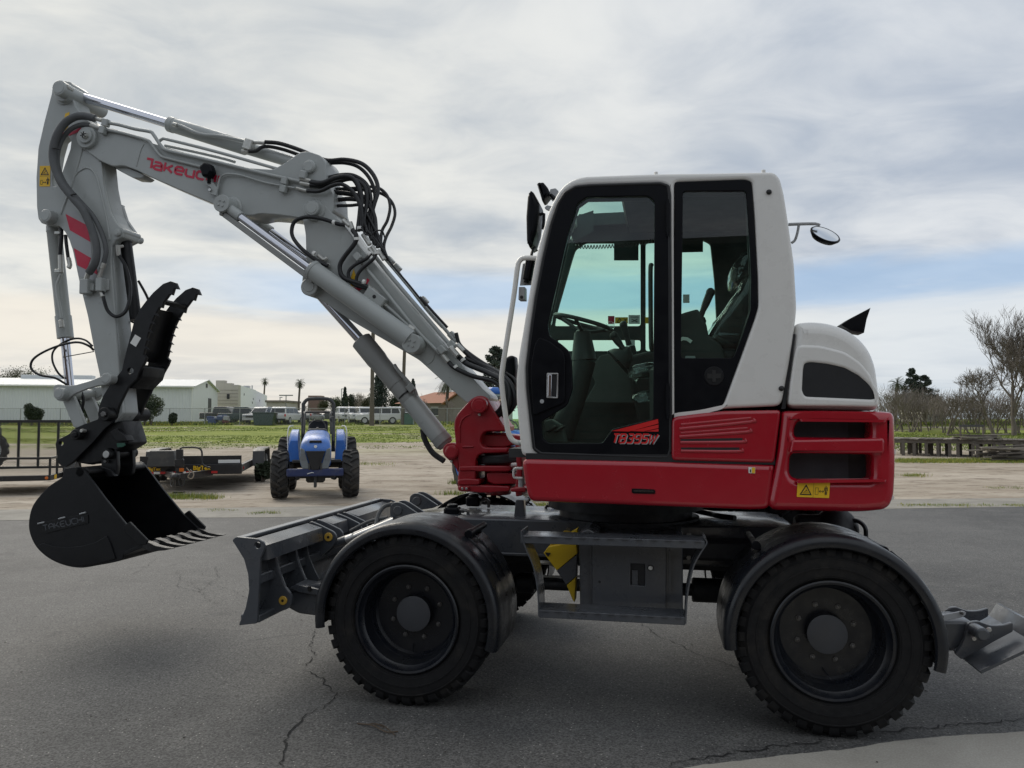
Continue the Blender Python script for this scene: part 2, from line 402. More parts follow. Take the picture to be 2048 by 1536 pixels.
# ---------------------------------------------------------------- the ground
def soft(t, z): return z
def mat_asphalt():
    m = bpy.data.materials.new('asphalt'); m.use_nodes = True; t = m.node_tree; p = t.nodes['Principled BSDF']
    tc = N(t, 'ShaderNodeTexCoord').outputs['Object']
    big = tnoise(t, tc, .35, 6, .6, .3); mid = tnoise(t, tc, 2.2, 6, .65, .5); fin = tnoise(t, tc, 75, 4, .8)
    c = mixc(t, mrange(t, big, .3, .7), (.064, .063, .062), (.106, .104, .101))
    c = mixc(t, math_n(t, 'MULTIPLY', mrange(t, mid, .42, .72), .5), c, (.125, .122, .117))
    st = mrange(t, tnoise(t, tc, 1.1, 4, .6, 1.2), .60, .72)
    c = mixc(t, math_n(t, 'MULTIPLY', st, .7), c, (.050, .050, .051))
    mp = N(t, 'ShaderNodeMapping'); mp.inputs['Scale'].default_value = (.10, 1.6, 1); mp.inputs['Rotation'].default_value = (0, 0, R(-4)); L(t, tc, mp.inputs[0])
    scr = mrange(t, tnoise(t, mp.outputs[0], 3.0, 8, .7, .4), .58, .74)
    c = mixc(t, math_n(t, 'MULTIPLY', scr, .5), c, (.19, .185, .175))
    c = mixc(t, mrange(t, fin, .28, .72), mixc(t, 1.0, c, (.15, .15, .15), 'MULTIPLY'), mixc(t, 1.0, c, (1.85, 1.85, 1.83), 'MULTIPLY'))
    vo = N(t, 'ShaderNodeTexVoronoi'); vo.inputs['Scale'].default_value = 36; L(t, tc, vo.inputs['Vector'])
    sp = N(t, 'ShaderNodeSeparateColor'); L(t, vo.outputs['Color'], sp.inputs[0])
    spk = math_n(t, 'MULTIPLY', mrange(t, vo.outputs['Distance'], .20, .08), math_n(t, 'GREATER_THAN', sp.outputs[0], .70))
    c = mixc(t, math_n(t, 'MULTIPLY', spk, .75), c, (.50, .48, .44))
    spd = math_n(t, 'MULTIPLY', mrange(t, vo.outputs['Distance'], .3, .15), math_n(t, 'LESS_THAN', sp.outputs[1], .16))
    c = mixc(t, math_n(t, 'MULTIPLY', spd, .7), c, (.02, .02, .02))
    L(t, c, p.inputs['Base Color']); p.inputs['Roughness'].default_value = .75; p.inputs['Specular IOR Level'].default_value = .45
    b = N(t, 'ShaderNodeBump'); b.inputs['Strength'].default_value = .5; b.inputs['Distance'].default_value = .006
    L(t, math_n(t, 'ADD', fin, math_n(t, 'MULTIPLY', vo.outputs['Distance'], .6)), b.inputs['Height']); L(t, b.outputs[0], p.inputs['Normal'])
    return m
def mat_concrete(name, c0, c1, sc=1.0):
    m = bpy.data.materials.new(name); m.use_nodes = True; t = m.node_tree; p = t.nodes['Principled BSDF']
    tc = N(t, 'ShaderNodeTexCoord').outputs['Object']
    c = mixc(t, mrange(t, tnoise(t, tc, 1.4 * sc, 8, .65, .6), .3, .72), c0, c1)
    c = mixc(t, mrange(t, tnoise(t, tc, 90, 3, .7), .35, .7), mixc(t, 1.0, c, (.8, .8, .8), 'MULTIPLY'), c)
    c = mixc(t, math_n(t, 'MULTIPLY', mrange(t, tnoise(t, tc, 5 * sc, 6, .7, .3), .58, .75), .5), c, (.16, .15, .13))
    L(t, c, p.inputs['Base Color']); p.inputs['Roughness'].default_value = .9
    b = N(t, 'ShaderNodeBump'); b.inputs['Strength'].default_value = .3; b.inputs['Distance'].default_value = .005; L(t, tnoise(t, tc, 120, 4, .7), b.inputs['Height']); L(t, b.outputs[0], p.inputs['Normal'])
    return m
def mat_field():
    m = bpy.data.materials.new('field'); m.use_nodes = True; t = m.node_tree; p = t.nodes['Principled BSDF']
    tc = N(t, 'ShaderNodeTexCoord').outputs['Object']
    mp = N(t, 'ShaderNodeMapping', vector_type='TEXTURE'); mp.inputs['Location'].default_value = (CAM.x, CAM.y, 0); mp.inputs['Rotation'].default_value = (0, 0, PSI)
    L(t, tc, mp.inputs[0]); s = N(t, 'ShaderNodeSeparateXYZ'); L(t, mp.outputs[0], s.inputs[0])       # x across the view, y away from the lot
    st = N(t, 'ShaderNodeCombineXYZ'); L(t, math_n(t, 'MULTIPLY', s.outputs[0], .40), st.inputs[0]); L(t, s.outputs[1], st.inputs[1])
    rut = tnoise(t, st.outputs[0], .55, 8, .68, .8); rut2 = tnoise(t, st.outputs[0], 2.4, 6, .7, .6); mid = tnoise(t, tc, 1.3, 7, .65, .3); fin = tnoise(t, tc, 9, 6, .7)
    d = mixc(t, mrange(t, rut, .3, .68), (.30, .25, .195), (.50, .44, .365))
    d = mixc(t, math_n(t, 'MULTIPLY', mrange(t, rut2, .52, .66), .85), d, (.14, .112, .085))
    d = mixc(t, math_n(t, 'MULTIPLY', mrange(t, fin, .5, .72), .35), d, (.20, .165, .125))
    d = mixc(t, math_n(t, 'MULTIPLY', mrange(t, mid, .5, .75), .5), d, (.50, .45, .37))
    g = mixc(t, mrange(t, tnoise(t, st.outputs[0], 1.0, 6, .65, .4), .35, .68), (.17, .215, .045), (.28, .31, .07))
    g = mixc(t, math_n(t, 'MULTIPLY', mrange(t, tnoise(t, st.outputs[0], 2.6, 6, .6), .56, .72), .6), g, (.38, .36, .07))
    # grass grows from some 45 m on, broken by bare tracks along the field
    base = mrange(t, s.outputs[1], 38, 47)
    tr = mrange(t, tnoise(t, st.outputs[0], .20, 6, .62, .5), .38, .50)
    gf = math_n(t, 'MULTIPLY', math_n(t, 'ADD', base, math_n(t, 'MULTIPLY', math_n(t, 'SUBTRACT', tr, .75), 1.15), clamp=True), mrange(t, s.outputs[1], 30, 40))
    far = mrange(t, s.outputs[1], 80, 88)
    gf = math_n(t, 'MAXIMUM', gf, far)
    L(t, mixc(t, gf, d, g), p.inputs['Base Color']); p.inputs['Roughness'].default_value = .95; p.inputs['Specular IOR Level'].default_value = .15
    b = N(t, 'ShaderNodeBump'); b.inputs['Strength'].default_value = .9; b.inputs['Distance'].default_value = .12
    L(t, math_n(t, 'ADD', math_n(t, 'MULTIPLY', rut2, .7), math_n(t, 'MULTIPLY', fin, .3)), b.inputs['Height']); L(t, b.outputs[0], p.inputs['Normal'])
    return m
ASPH = mat_asphalt(); CONC = mat_concrete('gutter_concrete', (.24, .225, .195), (.34, .32, .28)); APRON = mat_concrete('apron_concrete', (.36, .335, .29), (.43, .405, .355))
FIELD = mat_field()
CRK = mat('crack_dark', (.012, .012, .012), .95)

def build_ground():
    # one sheet out to the horizon, finer near by; rows follow the slope away from the lot
    rows = [-60, -20, 0, 8, 14, 17, 19] + [19 + 74 * (i / 20) for i in range(1, 21)] + [105, 120, 140, 160, 220, 400, 900, 2500]
    cols = [-2500, -900, -400, -200, -120, -80, -50, -30, -15, 0, 15, 30, 50, 80, 120, 200, 400, 900, 2500]
    V = []; F = []
    for s in rows:
        for c in cols:
            p = Vector((CAM.x, CAM.y, 0)) + FH * s + RT * c; V.append((p.x, p.y, terrain(p.x, p.y) - .012))
    n = len(cols)
    for i in range(len(rows) - 1):
        for k in range(n - 1): F.append((i * n + k, i * n + k + 1, (i + 1) * n + k + 1, (i + 1) * n + k))
    tag(ob('ground', (V, F), FIELD), kind='structure')
    a, b = G(0, 1040), G(2048, 1013); d = (b - a).normalized(); a0 = a - d * 90; b0 = b + d * 90
    nv = Vector((-d.y, d.x, 0)); nv = nv if nv.y > 0 else -nv
    # asphalt lot with a slightly wavering far edge
    top = [a0 + (b0 - a0) * (i / 160) + nv * .10 * (noise.noise(Vector((i * .9, 0, 0))) + .5 * noise.noise(Vector((i * 3.1, 5, 0)))) for i in range(161)]
    V = [(p.x, p.y, -.004) for p in top] + [(p.x, p.y - 110, -.004) for p in top]
    F = [(i + 161, i + 162, i + 1, i) for i in range(160)]
    lot = tag(ob('asphalt_lot', (V, F), ASPH), kind='structure')
    e0 = [p - nv * .05 for p in top]
    g2 = [a0 + (b0 - a0) * (i / 160) + nv * (1.55 + .25 * noise.noise(Vector((i * 1.7, 9, 0)))) for i in range(161)]
    V = [(p.x, p.y, 0.0) for p in e0] + [(p.x, p.y, 0.0) for p in g2]; F = [(i, i + 1, i + 162, i + 161) for i in range(160)]
    tag(ob('gutter_strip', (V, F), CONC), kind='structure')
    # concrete apron in front of the shop
    ed = [(1250, 1560), (1370, 1536), (1440, 1526), (1520, 1517), (1600, 1507), (1690, 1499), (1760, 1487), (1850, 1476), (1930, 1470), (2048, 1463), (2200, 1452), (2500, 1436)]
    pts = [G(*q) for q in ed]; pts = [tuple(v) for v in spl(pts, 6)]
    pts = [(x + .008 * noise.noise(Vector((i * .8, 0, 3))), y + .014 * noise.noise(Vector((i * 1.3, 1, 3))), 0.001) for i, (x, y, z) in enumerate(pts)]
    V = pts + [(p[0] + .3, p[1] - 7.0, .001) for p in pts]; n = len(pts); F = [(i + n, i + n + 1, i + 1, i) for i in range(n - 1)]
    tag(ob('concrete_apron', (V, F), APRON), kind='structure')
    def crack(px, w, seed, jit=.03):
        rng = random.Random(seed); P = [G(*q) for q in px]; Q = []
        for i in range(len(P) - 1):
            k = max(2, int((P[i + 1] - P[i]).length / .035))
            for j in range(k): Q.append(P[i].lerp(P[i + 1], j / k) + Vector((rng.uniform(-1, 1), rng.uniform(-1, 1), 0)) * jit * .5)
        V = []; F = []
        for i, q in enumerate(Q):
            dd = (Q[min(i + 1, len(Q) - 1)] - Q[max(i - 1, 0)]).normalized(); nn = Vector((-dd.y, dd.x, 0)); ww = w * .62 * rng.uniform(.12, 1.0) * min(1, i / 3 + .2, (len(Q) - i) / 4)
            a = q + nn * ww; b = q - nn * ww; V += [(a.x, a.y, .0006), (b.x, b.y, .0006)]
            if i: F.append((2 * i - 2, 2 * i - 1, 2 * i + 1, 2 * i))
        ob('crack', (V, F), CRK, lot, smooth=0)
    crack([(630, 1258), (622, 1290), (629, 1310), (612, 1328), (606, 1338)], .008, 1)
    crack([(606, 1338), (640, 1354), (655, 1370), (673, 1387), (660, 1402), (634, 1424)], .009, 2)
    crack([(640, 1414), (600, 1440), (578, 1464), (568, 1492), (561, 1545)], .011, 3)
    crack([(673, 1387), (700, 1382), (715, 1379)], .004, 4, .015)
    crack([(1275, 1243), (1300, 1258), (1312, 1270), (1360, 1290), (1400, 1310), (1450, 1325), (1510, 1350)], .007, 5)
    crack([(1330, 1534), (1450, 1507), (1600, 1487), (1750, 1464), (1880, 1452), (2060, 1437)], .012, 6, .06)
    crack([(355, 1140), (362, 1160), (352, 1172), (400, 1185), (440, 1150), (430, 1130)], .004, 7, .05)
    crack([(352, 1172), (380, 1162), (418, 1200), (450, 1210)], .004, 8, .05)
    crack([(430, 1170), (470, 1182), (492, 1196)], .004, 9, .04)
    crack([(262, 1150), (300, 1128), (318, 1112)], .004, 10, .05)
    crack([(1480, 1490), (1530, 1512), (1545, 1524)], .005, 11)
    crack([(1700, 1062), (1860, 1066), (2048, 1070)], .006, 12, .05)
    # fallen twig and leaf crumbs on the asphalt
    tw = [g_tube([G(715, 1447), G(745, 1455) + Vector((0, 0, .012)), G(772, 1466) + Vector((0, 0, .006)), G(796, 1463)], .004, 5, 4),
          g_tube([G(745, 1455) + Vector((0, 0, .01)), G(765, 1450), G(790, 1470)], .003, 5, 4), g_tube([G(730, 1449), G(752, 1447), G(768, 1456)], .0025, 5, 4)]
    tag(ob('twig', tw, mat('twig_bark', (.09, .065, .045), .9)), 'small dry twig lying on the asphalt before the front wheel', 'twig')
    rng = random.Random(3); cr = []
    for i in range(120):
        p = G(rng.uniform(0, 2048), rng.uniform(1050, 1530) if i % 2 else rng.uniform(1045, 1300))
        s_ = rng.uniform(.003, .009); a = rng.uniform(0, 6.28)
        cr.append(([(p.x + s_ * math.cos(a + k * 2.1) * (2.2 if k == 0 else .8), p.y + s_ * math.sin(a + k * 2.1) * (2 if k == 0 else .8), .003 + .004 * (k == 1)) for k in range(3)] + [(p.x, p.y, .008)], [(0, 1, 3), (1, 2, 3), (2, 0, 3)]))
    tag(ob('leaf_litter', cr, mat('litter', (.045, .038, .030), .9, var=.4), smooth=0), 'scattered leaf crumbs and grit on the asphalt', 'litter', kind='stuff')
build_ground()
# ---------------------------------------------------------------- the wheeled excavator
YC = 1.22
EX = thing('wheeled_excavator', 'red, white and grey wheeled excavator parked on the asphalt', 'excavator', (0.0, YC, 0.0))
WX = (-1.195, 1.195); WZ = .51
def XZ(px, py, Y): v = U(px, py, Y); return (v.x, v.z)
def pin(px, py, Y, rpx, ln, bev=.006, n=28):
    c = U(px, py, Y); r = rpx * ppm(px, py, Y); return g_rev(c, (0, 1, 0), [(0, r - bev), (bev, r), (ln, r)], n)
def ringed_pin(name, px, py, Y, rpx, ln, m, parent, groove=.72):
    o = ob(name, pin(px, py, Y, rpx, ln), m, parent); c = U(px, py, Y); r = rpx * ppm(px, py, Y) * groove
    ob('pin_end', g_rev(c + Vector((0, -.004, 0)), (0, 1, 0), [(0, r * .92), (.003, r), (.02, r)], 24), m, o); return o
def rodp(a, b, Y, rpx, n=16, bev=.004): 
    A, B = U(*a, Y), U(*b, Y); return g_cyl(A, B, rpx * ppm(*a, Y), n, bev)
def hose(pts, r, n=8, sm=6): return g_tube([U(*p) for p in pts], r, n, sm)     # pts: (px, py, Y)
def bolt(c, r, ax=(0, 1, 0), h=.012): return g_rev(Vector(c) - Vector(ax) * h, ax, [(0, r * .85), (h * .3, r), (h, r)], 6)

# --- wheels
def g_tyre():
    pr = [(.030, .318), (.016, .335), (.012, .338), (.012, .343), (.008, .346), (.006, .37), (.003, .388), (-.002, .390), (-.002, .396), (.001, .398), (.0, .42), (.001, .436), (-.002, .438), (-.002, .443), (.004, .446), (.022, .482), (.05, .490), (.225, .494), (.40, .490), (.428, .482), (.446, .45), (.45, .41), (.444, .37), (.434, .335), (.42, .318)]
    V, F = g_rev((0, 0, 0), (0, 1, 0), pr, 72, cap=False)
    gs = [(V, F)]
    n = 36
    for side in (0, 1):
        for k in range(n):
            a0 = 2 * math.pi * (k + .5 * side) / n; tw = .10; rows = []
            for (y, r, hw, sh) in ((.008, .474, .046, 0), (.012, .492, .050, .0), (.030, .5085, .052, .1), (.12, .513, .050, .5), (.215, .513, .034, 1.0)):
                yy = y if side == 0 else .45 - y
                rows.append((yy, r, a0 + (tw * sh), hw))
            V = []; F = []
            for (yy, r, a, hw) in rows:
                for da, dr in ((-hw, 0), (hw, 0), (hw * 1.12, -.034), (-hw * 1.12, -.034)):
                    V.append(((r + dr) * math.cos(a + da), yy, (r + dr) * math.sin(a + da)))
            m = len(rows)
            for i in range(m - 1):
                for q in range(4): F.append((i * 4 + q, i * 4 + (q + 1) % 4, i * 4 + 4 + (q + 1) % 4, i * 4 + 4 + q))
            F += [(3, 2, 1, 0), tuple((m - 1) * 4 + q for q in range(4))]
            gs.append((V, F))
    return gs
def make_wheel(x):
    w = bpy.data.objects.new('wheel', None); link(w, EX); w.empty_display_size = .1
    T = Matrix.Translation((x, 0, WZ))
    ob('tyre', [xf(g, T) for g in g_tyre()], RUB, w, 40)
    rim = [(.026, .318), (.010, .322), (.004, .314), (.008, .302), (.03, .296), (.05, .278), (.15, .272), (.165, .262), (.19, .258), (.205, .245), (.212, .12), (.212, .0)]
    ob('rim', xf(g_rev((0, 0, 0), (0, 1, 0), rim, 64, cap=False), T), RIM, w, 30)
    ob('rim_back', xf(g_rev((0, .215, 0), (0, 1, 0), [(0, .1), (.01, .31), (.2, .318), (.21, .1)], 32), T), RIM, w)
    ob('hub_drum', xf(g_rev((0, .150, 0), (0, 1, 0), [(0, .098), (.012, .104), (.07, .108)], 40), T), CHDK, w)
    ob('hub_cover', xf(g_rev((0, .146, 0), (0, 1, 0), [(0, .103), (.002, .107), (.008, .107)], 40), T), HUB, w)
    for k in range(8):
        a = 2 * math.pi * k / 8 + .33; c = Vector((.158 * math.cos(a), .214, .158 * math.sin(a)))
        ob('wheel_nut', xf(g_rev(c - Vector((0, .022, 0)), (0, 1, 0), [(0, .007), (.001, .009), (.009, .010), (.010, .0155), (.024, .0165)], 6), T), WORN, w, 20)
    ob('valve', xf(g_tube([(-.02, .205, -.20), (.0, .15, -.225), (.015, .13, -.24)], .004, 6, 4), T), RIM, w)
    return w
wheels = [make_wheel(x) for x in WX]
for w in list(wheels):                          # the far pair: same wheel turned about the axle
    c = copy_tree(w, EX); c.matrix_parent_inverse = Matrix.Translation(-Vector(EX['at']))
    x = WX[wheels.index(w)]
    c.matrix_basis = Matrix.Translation((2 * x, 2 * YC, 0)) @ Matrix.Rotation(math.pi, 4, 'Z')

# --- fenders
def g_fender(x, a0, a1, ro, flap=0):
    sec = [(-.020, ro - .068), (-.034, ro - .060), (-.040, ro - .035), (-.030, ro - .012), (-.006, ro), (.06, ro + .004), (.50, ro + .006), (.50, ro - .006), (.06, ro - .010), (.0, ro - .014), (-.016, ro - .024), (-.022, ro - .045), (-.016, ro - .064)]
    rings = []; n = 44
    for i in range(n + 1):
        a = R(a0 + (a1 - a0) * i / n); t = i / n
        k = min(1, t / .05, (1 - t) / .05); k = .35 + .65 * math.sqrt(max(k, 0))          # rounded ends of the lip
        rr = []
        for y, r in sec:
            yy = y
            rr.append((x + r * math.cos(a), yy, WZ + r * math.sin(a)))
        rings.append(rr)
    return g_loft(rings)
for x, a0, a1, ro, tubes in ((WX[0], -16, 187, .572, ((937, 1068, .16),)), (WX[1], -13, 187, .566, ((1512, 1091, .14), (1768, 1102, .10)))):
    for far in (0, 1):
        g = g_fender(x, a0, a1, ro); f = ob('fender', mir(g, YC) if far else g, FEND, EX, 40)
        ribs = []
        for da in (32, 26, 20):
            for y in (.16, .30):
                rr = ro + .010; A = [(x + rr * math.cos(R(a)), y, WZ + rr * math.sin(R(a))) for a in (da + 22, da + 12, da + 2)]
                ribs.append(g_tube(A, .005, 5))
        each('fender_rib', [mir(q, YC) for q in ribs] if far else ribs, FEND, f)
        for (tx, ty, tY) in tubes:
            c = U(tx, ty, tY); gs = [g_cyl(c, c + Vector((0, .42, 0)), .021, 16, .003), g_cyl(c + Vector((0, -.006, 0)), c + Vector((0, .06, 0)), .026, 18, .004)]
            ob('mounting_tube', [mir(q, YC) for q in gs] if far else gs, PLAS, f)
            gs = [bolt(c + Vector((.035, .05, -.04)), .012), bolt(c + Vector((.035, .12, -.05)), .012)]
            each('mounting_bolt', [mir(q, YC) for q in gs] if far else gs, WORN, f)

# --- chassis
ca, cb = .80, 1.64
side = pl([(875, 1034), (936, 1036), (1130, 1041), (1370, 1052), (1560, 1054), (1600, 1062), (1600, 1130), (1500, 1135), (1390, 1132), (1140, 1118), (1085, 1112), (880, 1104)], ca)
ch = ob('chassis', g_ext(rnd(side, .02), ca, cb, bev=.012, res=2), CHAS, EX)
ob('flange', g_box(*sorted((XZ(1000, 1106, ca)[0], XZ(1110, 1110, ca)[0])), ca - .025, ca, XZ(1000, 1110, ca)[1], XZ(1000, 1104, ca)[1], .004), CHAS, ch)
cx0, cz0 = XZ(1250, 1040, YC)
ob('slew_ring', [g_rev((cx0, YC, cz0 - .06), (0, 0, 1), [(0, .52), (.10, .52), (.10, .47), (.16, .47), (.16, .55), (.24, .55)], 64)], CHDK, EX)
ob('belly_frame', [g_box(-1.05, 1.05, .85, 1.6, .70, .86, .03), g_box(-.2, 1.25, .66, 1.80, .80, .93, .02)], CHDK, EX)
for x in WX:
    g = [g_cyl((x, .40, WZ), (x, 2.04, WZ), .10, 20, .01), g_sphere((x + (.05 if x < 0 else -.05), YC, WZ), .22, .22, .2, 20, 12), g_cyl((x, .36, WZ), (x, .50, WZ), .19, 24, .02), g_cyl((x, 1.94, WZ), (x, 2.08, WZ), .19, 24, .02),
         g_box(x - .16, x + .16, .95, 1.5, .55, .9, .03)]
    ob('axle', g, CHDK, EX)
ob('drive_shaft', [g_cyl((-1.0, YC, .50), (1.0, YC, .50), .045, 14), g_cyl((-.75, YC, .50), (-.62, YC, .50), .075, 14, .01), g_cyl((.5, YC, .50), (.75, YC, .50), .085, 14, .01)], CHDK, EX)
c = U(1040, 1005, 1.0)
ob('swing_lock_post', [g_ext(pl([(1033, 1000), (1048, 1000), (1051, 1036), (1029, 1036)], 1.0), .97, 1.05, bev=.004)], CHAS, ch)
for (bx, by, bY) in ((905, 1018, .95), (948, 996, 1.35)):                       # valve blocks with elbow fittings on the deck
    c = U(bx, by, bY); k = .9
    o = ob('deck_valve', [g_box(c.x - .055, c.x + .055, c.y - .05, c.y + .05, c.z - .06, c.z + .015, .012), g_cyl(c + Vector((0, 0, .012)), c + Vector((0, 0, .035)), .04, 16, .008)], PLAS, ch)
    ob('elbow', [g_tube([c + Vector((.05, 0, -.01)), c + Vector((.10, 0, -.008)), c + Vector((.115, 0, -.02)), c + Vector((.115, 0, -.07))], .012, 8), g_cyl(c + Vector((.06, 0, -.01)), c + Vector((.085, 0, -.01)), .018, 6)], WORN, o)
# deck hoses and clutter under the slew ring
hs = []
for (pts, r) in (([(1385, 1020, 1.3), (1420, 1028, 1.2), (1440, 1032, 1.0), (1470, 1036, .9)], .018), ([(1395, 1014, 1.5), (1440, 1018, 1.45), (1500, 1016, 1.4)], .016), ([(1120, 1015, 1.5), (1095, 1012, 1.5), (1092, 1020, 1.48), (1100, 1026, 1.45)], .012)): hs.append(hose(pts, r))
each('deck_hose', hs, HOSE, EX)

# --- tool box, steps, battery of bolts
TB = .34
x0, zt = XZ(1155, 1066, TB); x1, zb = XZ(1362, 1230, TB)
tb = ob('tool_box', [g_ext(rnd(pl([(1158, 1066), (1176, 1058), (1192, 1066), (1192, 1074), (1352, 1078), (1352, 1070), (1366, 1070), (1366, 1234), (1160, 1226)], TB), .008), TB, TB + .42, bev=.006)], CHAS, EX)
door = ob('tool_door', g_ext(rnd(pl([(1184, 1088), (1333, 1095), (1332, 1218), (1184, 1211)], TB - .02), .008), TB - .022, TB - .002, holes=[rnd(pl([(1261, 1127), (1290, 1128), (1290, 1172), (1261, 1170)], TB - .02), .006)], bev=.004), CHAS, tb)
ob('handle_well', g_ext(pl([(1260, 1126), (1291, 1127), (1291, 1173), (1260, 1171)], TB - .008), TB - .0075, TB - .003, bev=0.0), CHDK, door)
ob('handle_plate', g_ext(pl([(1264, 1140), (1276, 1140), (1276, 1170), (1264, 1170)], TB - .012), TB - .016, TB - .009, bev=.002), CHAS, door)
c = U(1301, 1136, TB - .024); ob('lock', [g_rev(c, (0, 1, 0), [(-.004, .011), (-.002, .013), (.006, .013)], 16)], WINK, door)
ob('lock_rim', [g_rev(c, (0, 1, 0), [(-.001, .019), (.004, .02)], 18)], INK, door)
for q in ((1198, 1090), (1199, 1164)): ob('hinge_stud', pin(q[0], q[1], TB - .026, 2.4, .01, .002, 10), CHDK, door)
each('box_rail', [g_box(XZ(1181, 1100, TB - .01)[0], XZ(1183.5, 1100, TB - .01)[0], TB - .02, TB, XZ(1181, 1178, TB)[1], XZ(1181, 1092, TB)[1]), g_box(XZ(1338, 1100, TB - .01)[0], XZ(1341, 1100, TB - .01)[0], TB - .02, TB, XZ(1338, 1187, TB)[1], XZ(1338, 1100, TB)[1])], CHAS, tb)
stp = bpy.data.objects.new('step_frame', None); link(stp, EX)
def step(p0, p1, name):
    A, B = U(*p0, .05), U(*p1, .05); d = (B - A); l = d.length; ax = d.normalized(); h = 13 * ppm(*p0, .05)
    mid = (A + B) / 2
    o = ob(name, [g_obox(mid + Vector((0, .004, -h * .2)), l, .008, h, ax, bev=.002), g_obox(mid + Vector((0, .10, h * .33)), l, .20, .008, ax, bev=.002)], CHAS, stp)
    teeth = []
    n = int(l / .075)
    for i in range(n):
        c = A + d * ((i + .5) / n); teeth.append(g_obox(c + Vector((0, -.004, h * .34)), l / n * .48, .012, .006, ax, bev=.0015))
    each('grip_tooth', teeth, HUB, o)
step((1041, 1077), (1410, 1088), 'step_tread'); step((1078, 1226), (1370, 1241), 'step_tread')
for side_, path in (('a', [(1041, 1062), (1042, 1074), (1052, 1102), (1064, 1130), (1071, 1160), (1075, 1195), (1076, 1233)]), ('b', [(1407, 1076), (1412, 1086), (1400, 1106), (1387, 1130), (1379, 1160), (1373, 1195), (1370, 1248)])):
    P = spl([U(*p, .045) for p in path], 5); V = []; F = []
    for i, p in enumerate(P): V += [tuple(p), tuple(p + Vector((.008, 0, 0))), tuple(p + Vector((.008, .22, 0))), tuple(p + Vector((0, .22, 0)))]
    for i in range(len(P) - 1):
        for q in range(4): F.append((i * 4 + q, i * 4 + (q + 1) % 4, i * 4 + 4 + (q + 1) % 4, i * 4 + 4 + q))
    F += [(3, 2, 1, 0), tuple((len(P) - 1) * 4 + q for q in range(4))]
    fixn(ob('step_arm', (V, F), CHAS, stp))
for q in ((1137, 1059, .6), (1377, 1069, .6), (1377, 1115, .6), (1120, 1122, .7)): ob('frame_bolt', bolt(U(*q), .017), WORN, ch)
each('brake_line', [hose([(1066, 1121, .7), (1076, 1124, .7), (1098, 1126, .72), (1108, 1130, .8)], .014), hose([(1070, 1150, .8), (1100, 1153, .85), (1160, 1153, .9)], .008)], ZINC, ch)
ob('lower_bar', [g_cyl(U(1074, 1168, .9), U(1170, 1172, .9), .035, 14)], CHDK, ch)
# wheel chock hung beside the box
wc = thing('wheel_chock', 'folded yellow wheel chock with a grey stripe hanging beside the tool box', 'wheel chock', U(1125, 1196, .5))
ob('plate', g_ext(pl([(1089, 1104), (1098, 1092), (1153, 1082), (1156, 1105), (1115, 1139)], .48), .44, .56, bev=.004), YELP, wc)
ob('stripe', g_ext(pl([(1115, 1140), (1156, 1106), (1154, 1150), (1134, 1167)], .48), .442, .558, bev=.004), CHAS, wc)
ob('tip', g_ext(pl([(1135, 1168), (1153, 1152), (1150, 1202), (1146, 1196)], .48), .44, .56, bev=.003), YELP, wc)
ob('top_flange', g_ext(pl([(1120, 1070), (1126, 1064), (1140, 1066), (1155, 1057), (1154, 1080), (1100, 1090)], .50), .50, .58, bev=.004), YELP, wc)
ob('hole_patch', g_ext(rnd(pl([(1090, 1105), (1102, 1106), (1096, 1114)], .435), .004), .434, .4385, bev=0), INK, wc)

# --- front dozer blade
bl = bpy.data.objects.new('front_blade', None); link(bl, EX)
B0, B1 = .02, 2.42
prof = spl([U(*p, B0) for p in [(470, 1078), (476, 1092), (490, 1118), (498, 1148), (500, 1180), (493, 1215), (479, 1249)]], 5)
V = []; F = []; m = len(prof)
for y in (B0, B1):
    for p in prof: V.append((p.x, y, p.z))
    for p in prof: V.append((p.x + .022, y, p.z + .004))
for i in range(m - 1):
    a, b, o = i, i + m, 2 * m
    F += [(a, a + 1, a + 1 + o, a + o), (b, b + o, b + o + 1, b + 1), (a, b, b + 1, a + 1), (a + o, a + 1 + o, b + 1 + o, b + o)]
F += [(0, 2 * m, 3 * m, m), (m - 1, 2 * m - 1, 4 * m - 1, 3 * m - 1)]
fixn(ob('mouldboard', (V, F), CHAS, bl))
endp = rnd(pl([(466, 1080), (474, 1073), (516, 1077), (529, 1084), (531, 1094), (522, 1118), (521, 1150), (516, 1246), (479, 1250), (493, 1215), (500, 1180), (498, 1148), (490, 1118), (474, 1092)], B0), .012)
hole = pl(circ(517, 1090, 6.5), B0)
for y in (B0 - .012, B1): ob('end_plate', g_ext(endp, y, y + .022, holes=[hole], bev=.003), CHAS, bl)
tx, tz = XZ(474, 1078, B0)
ob('top_bar', [g_box(tx - .015, tx + .045, B0 + .012, B1, tz - .012, tz + .012, .004)], CHAS, bl)
bx0, bz0 = XZ(522, 1092, B0); bx1, bz1 = XZ(529, 1122, B0)
def beam(y0, y1): return g_ext([(bx0 - .09, bz0 + .03), (bx0 + .02, bz0 - .0), (bx0 + .03, bz1), (bx0 - .06, bz1 - .01)], y0, y1, bev=.004)
each('box_beam', [beam(B0 + .03, .86), beam(1.06, 1.32), beam(1.55, B1 - .03)], CHAS, bl)
fx, fz = XZ(479, 1246, B0)
each('lower_beam', [g_box(fx + .0, fx + .13, B0 + .01, B1, fz + .005, fz + .05, .006), g_box(fx + .05, fx + .13, B0 + .01, B1, fz + .24, fz + .30, .006)], CHAS, bl)
for Y in (.66, 1.9, 2.25):
    P = [(488, 1100), (520, 1120), (526, 1150), (540, 1185), (548, 1200), (516, 1240), (490, 1240), (500, 1200), (503, 1160)]
    ob('rib', g_ext(pl(P, B0), Y, Y + .014, bev=.003), CHAS, bl)
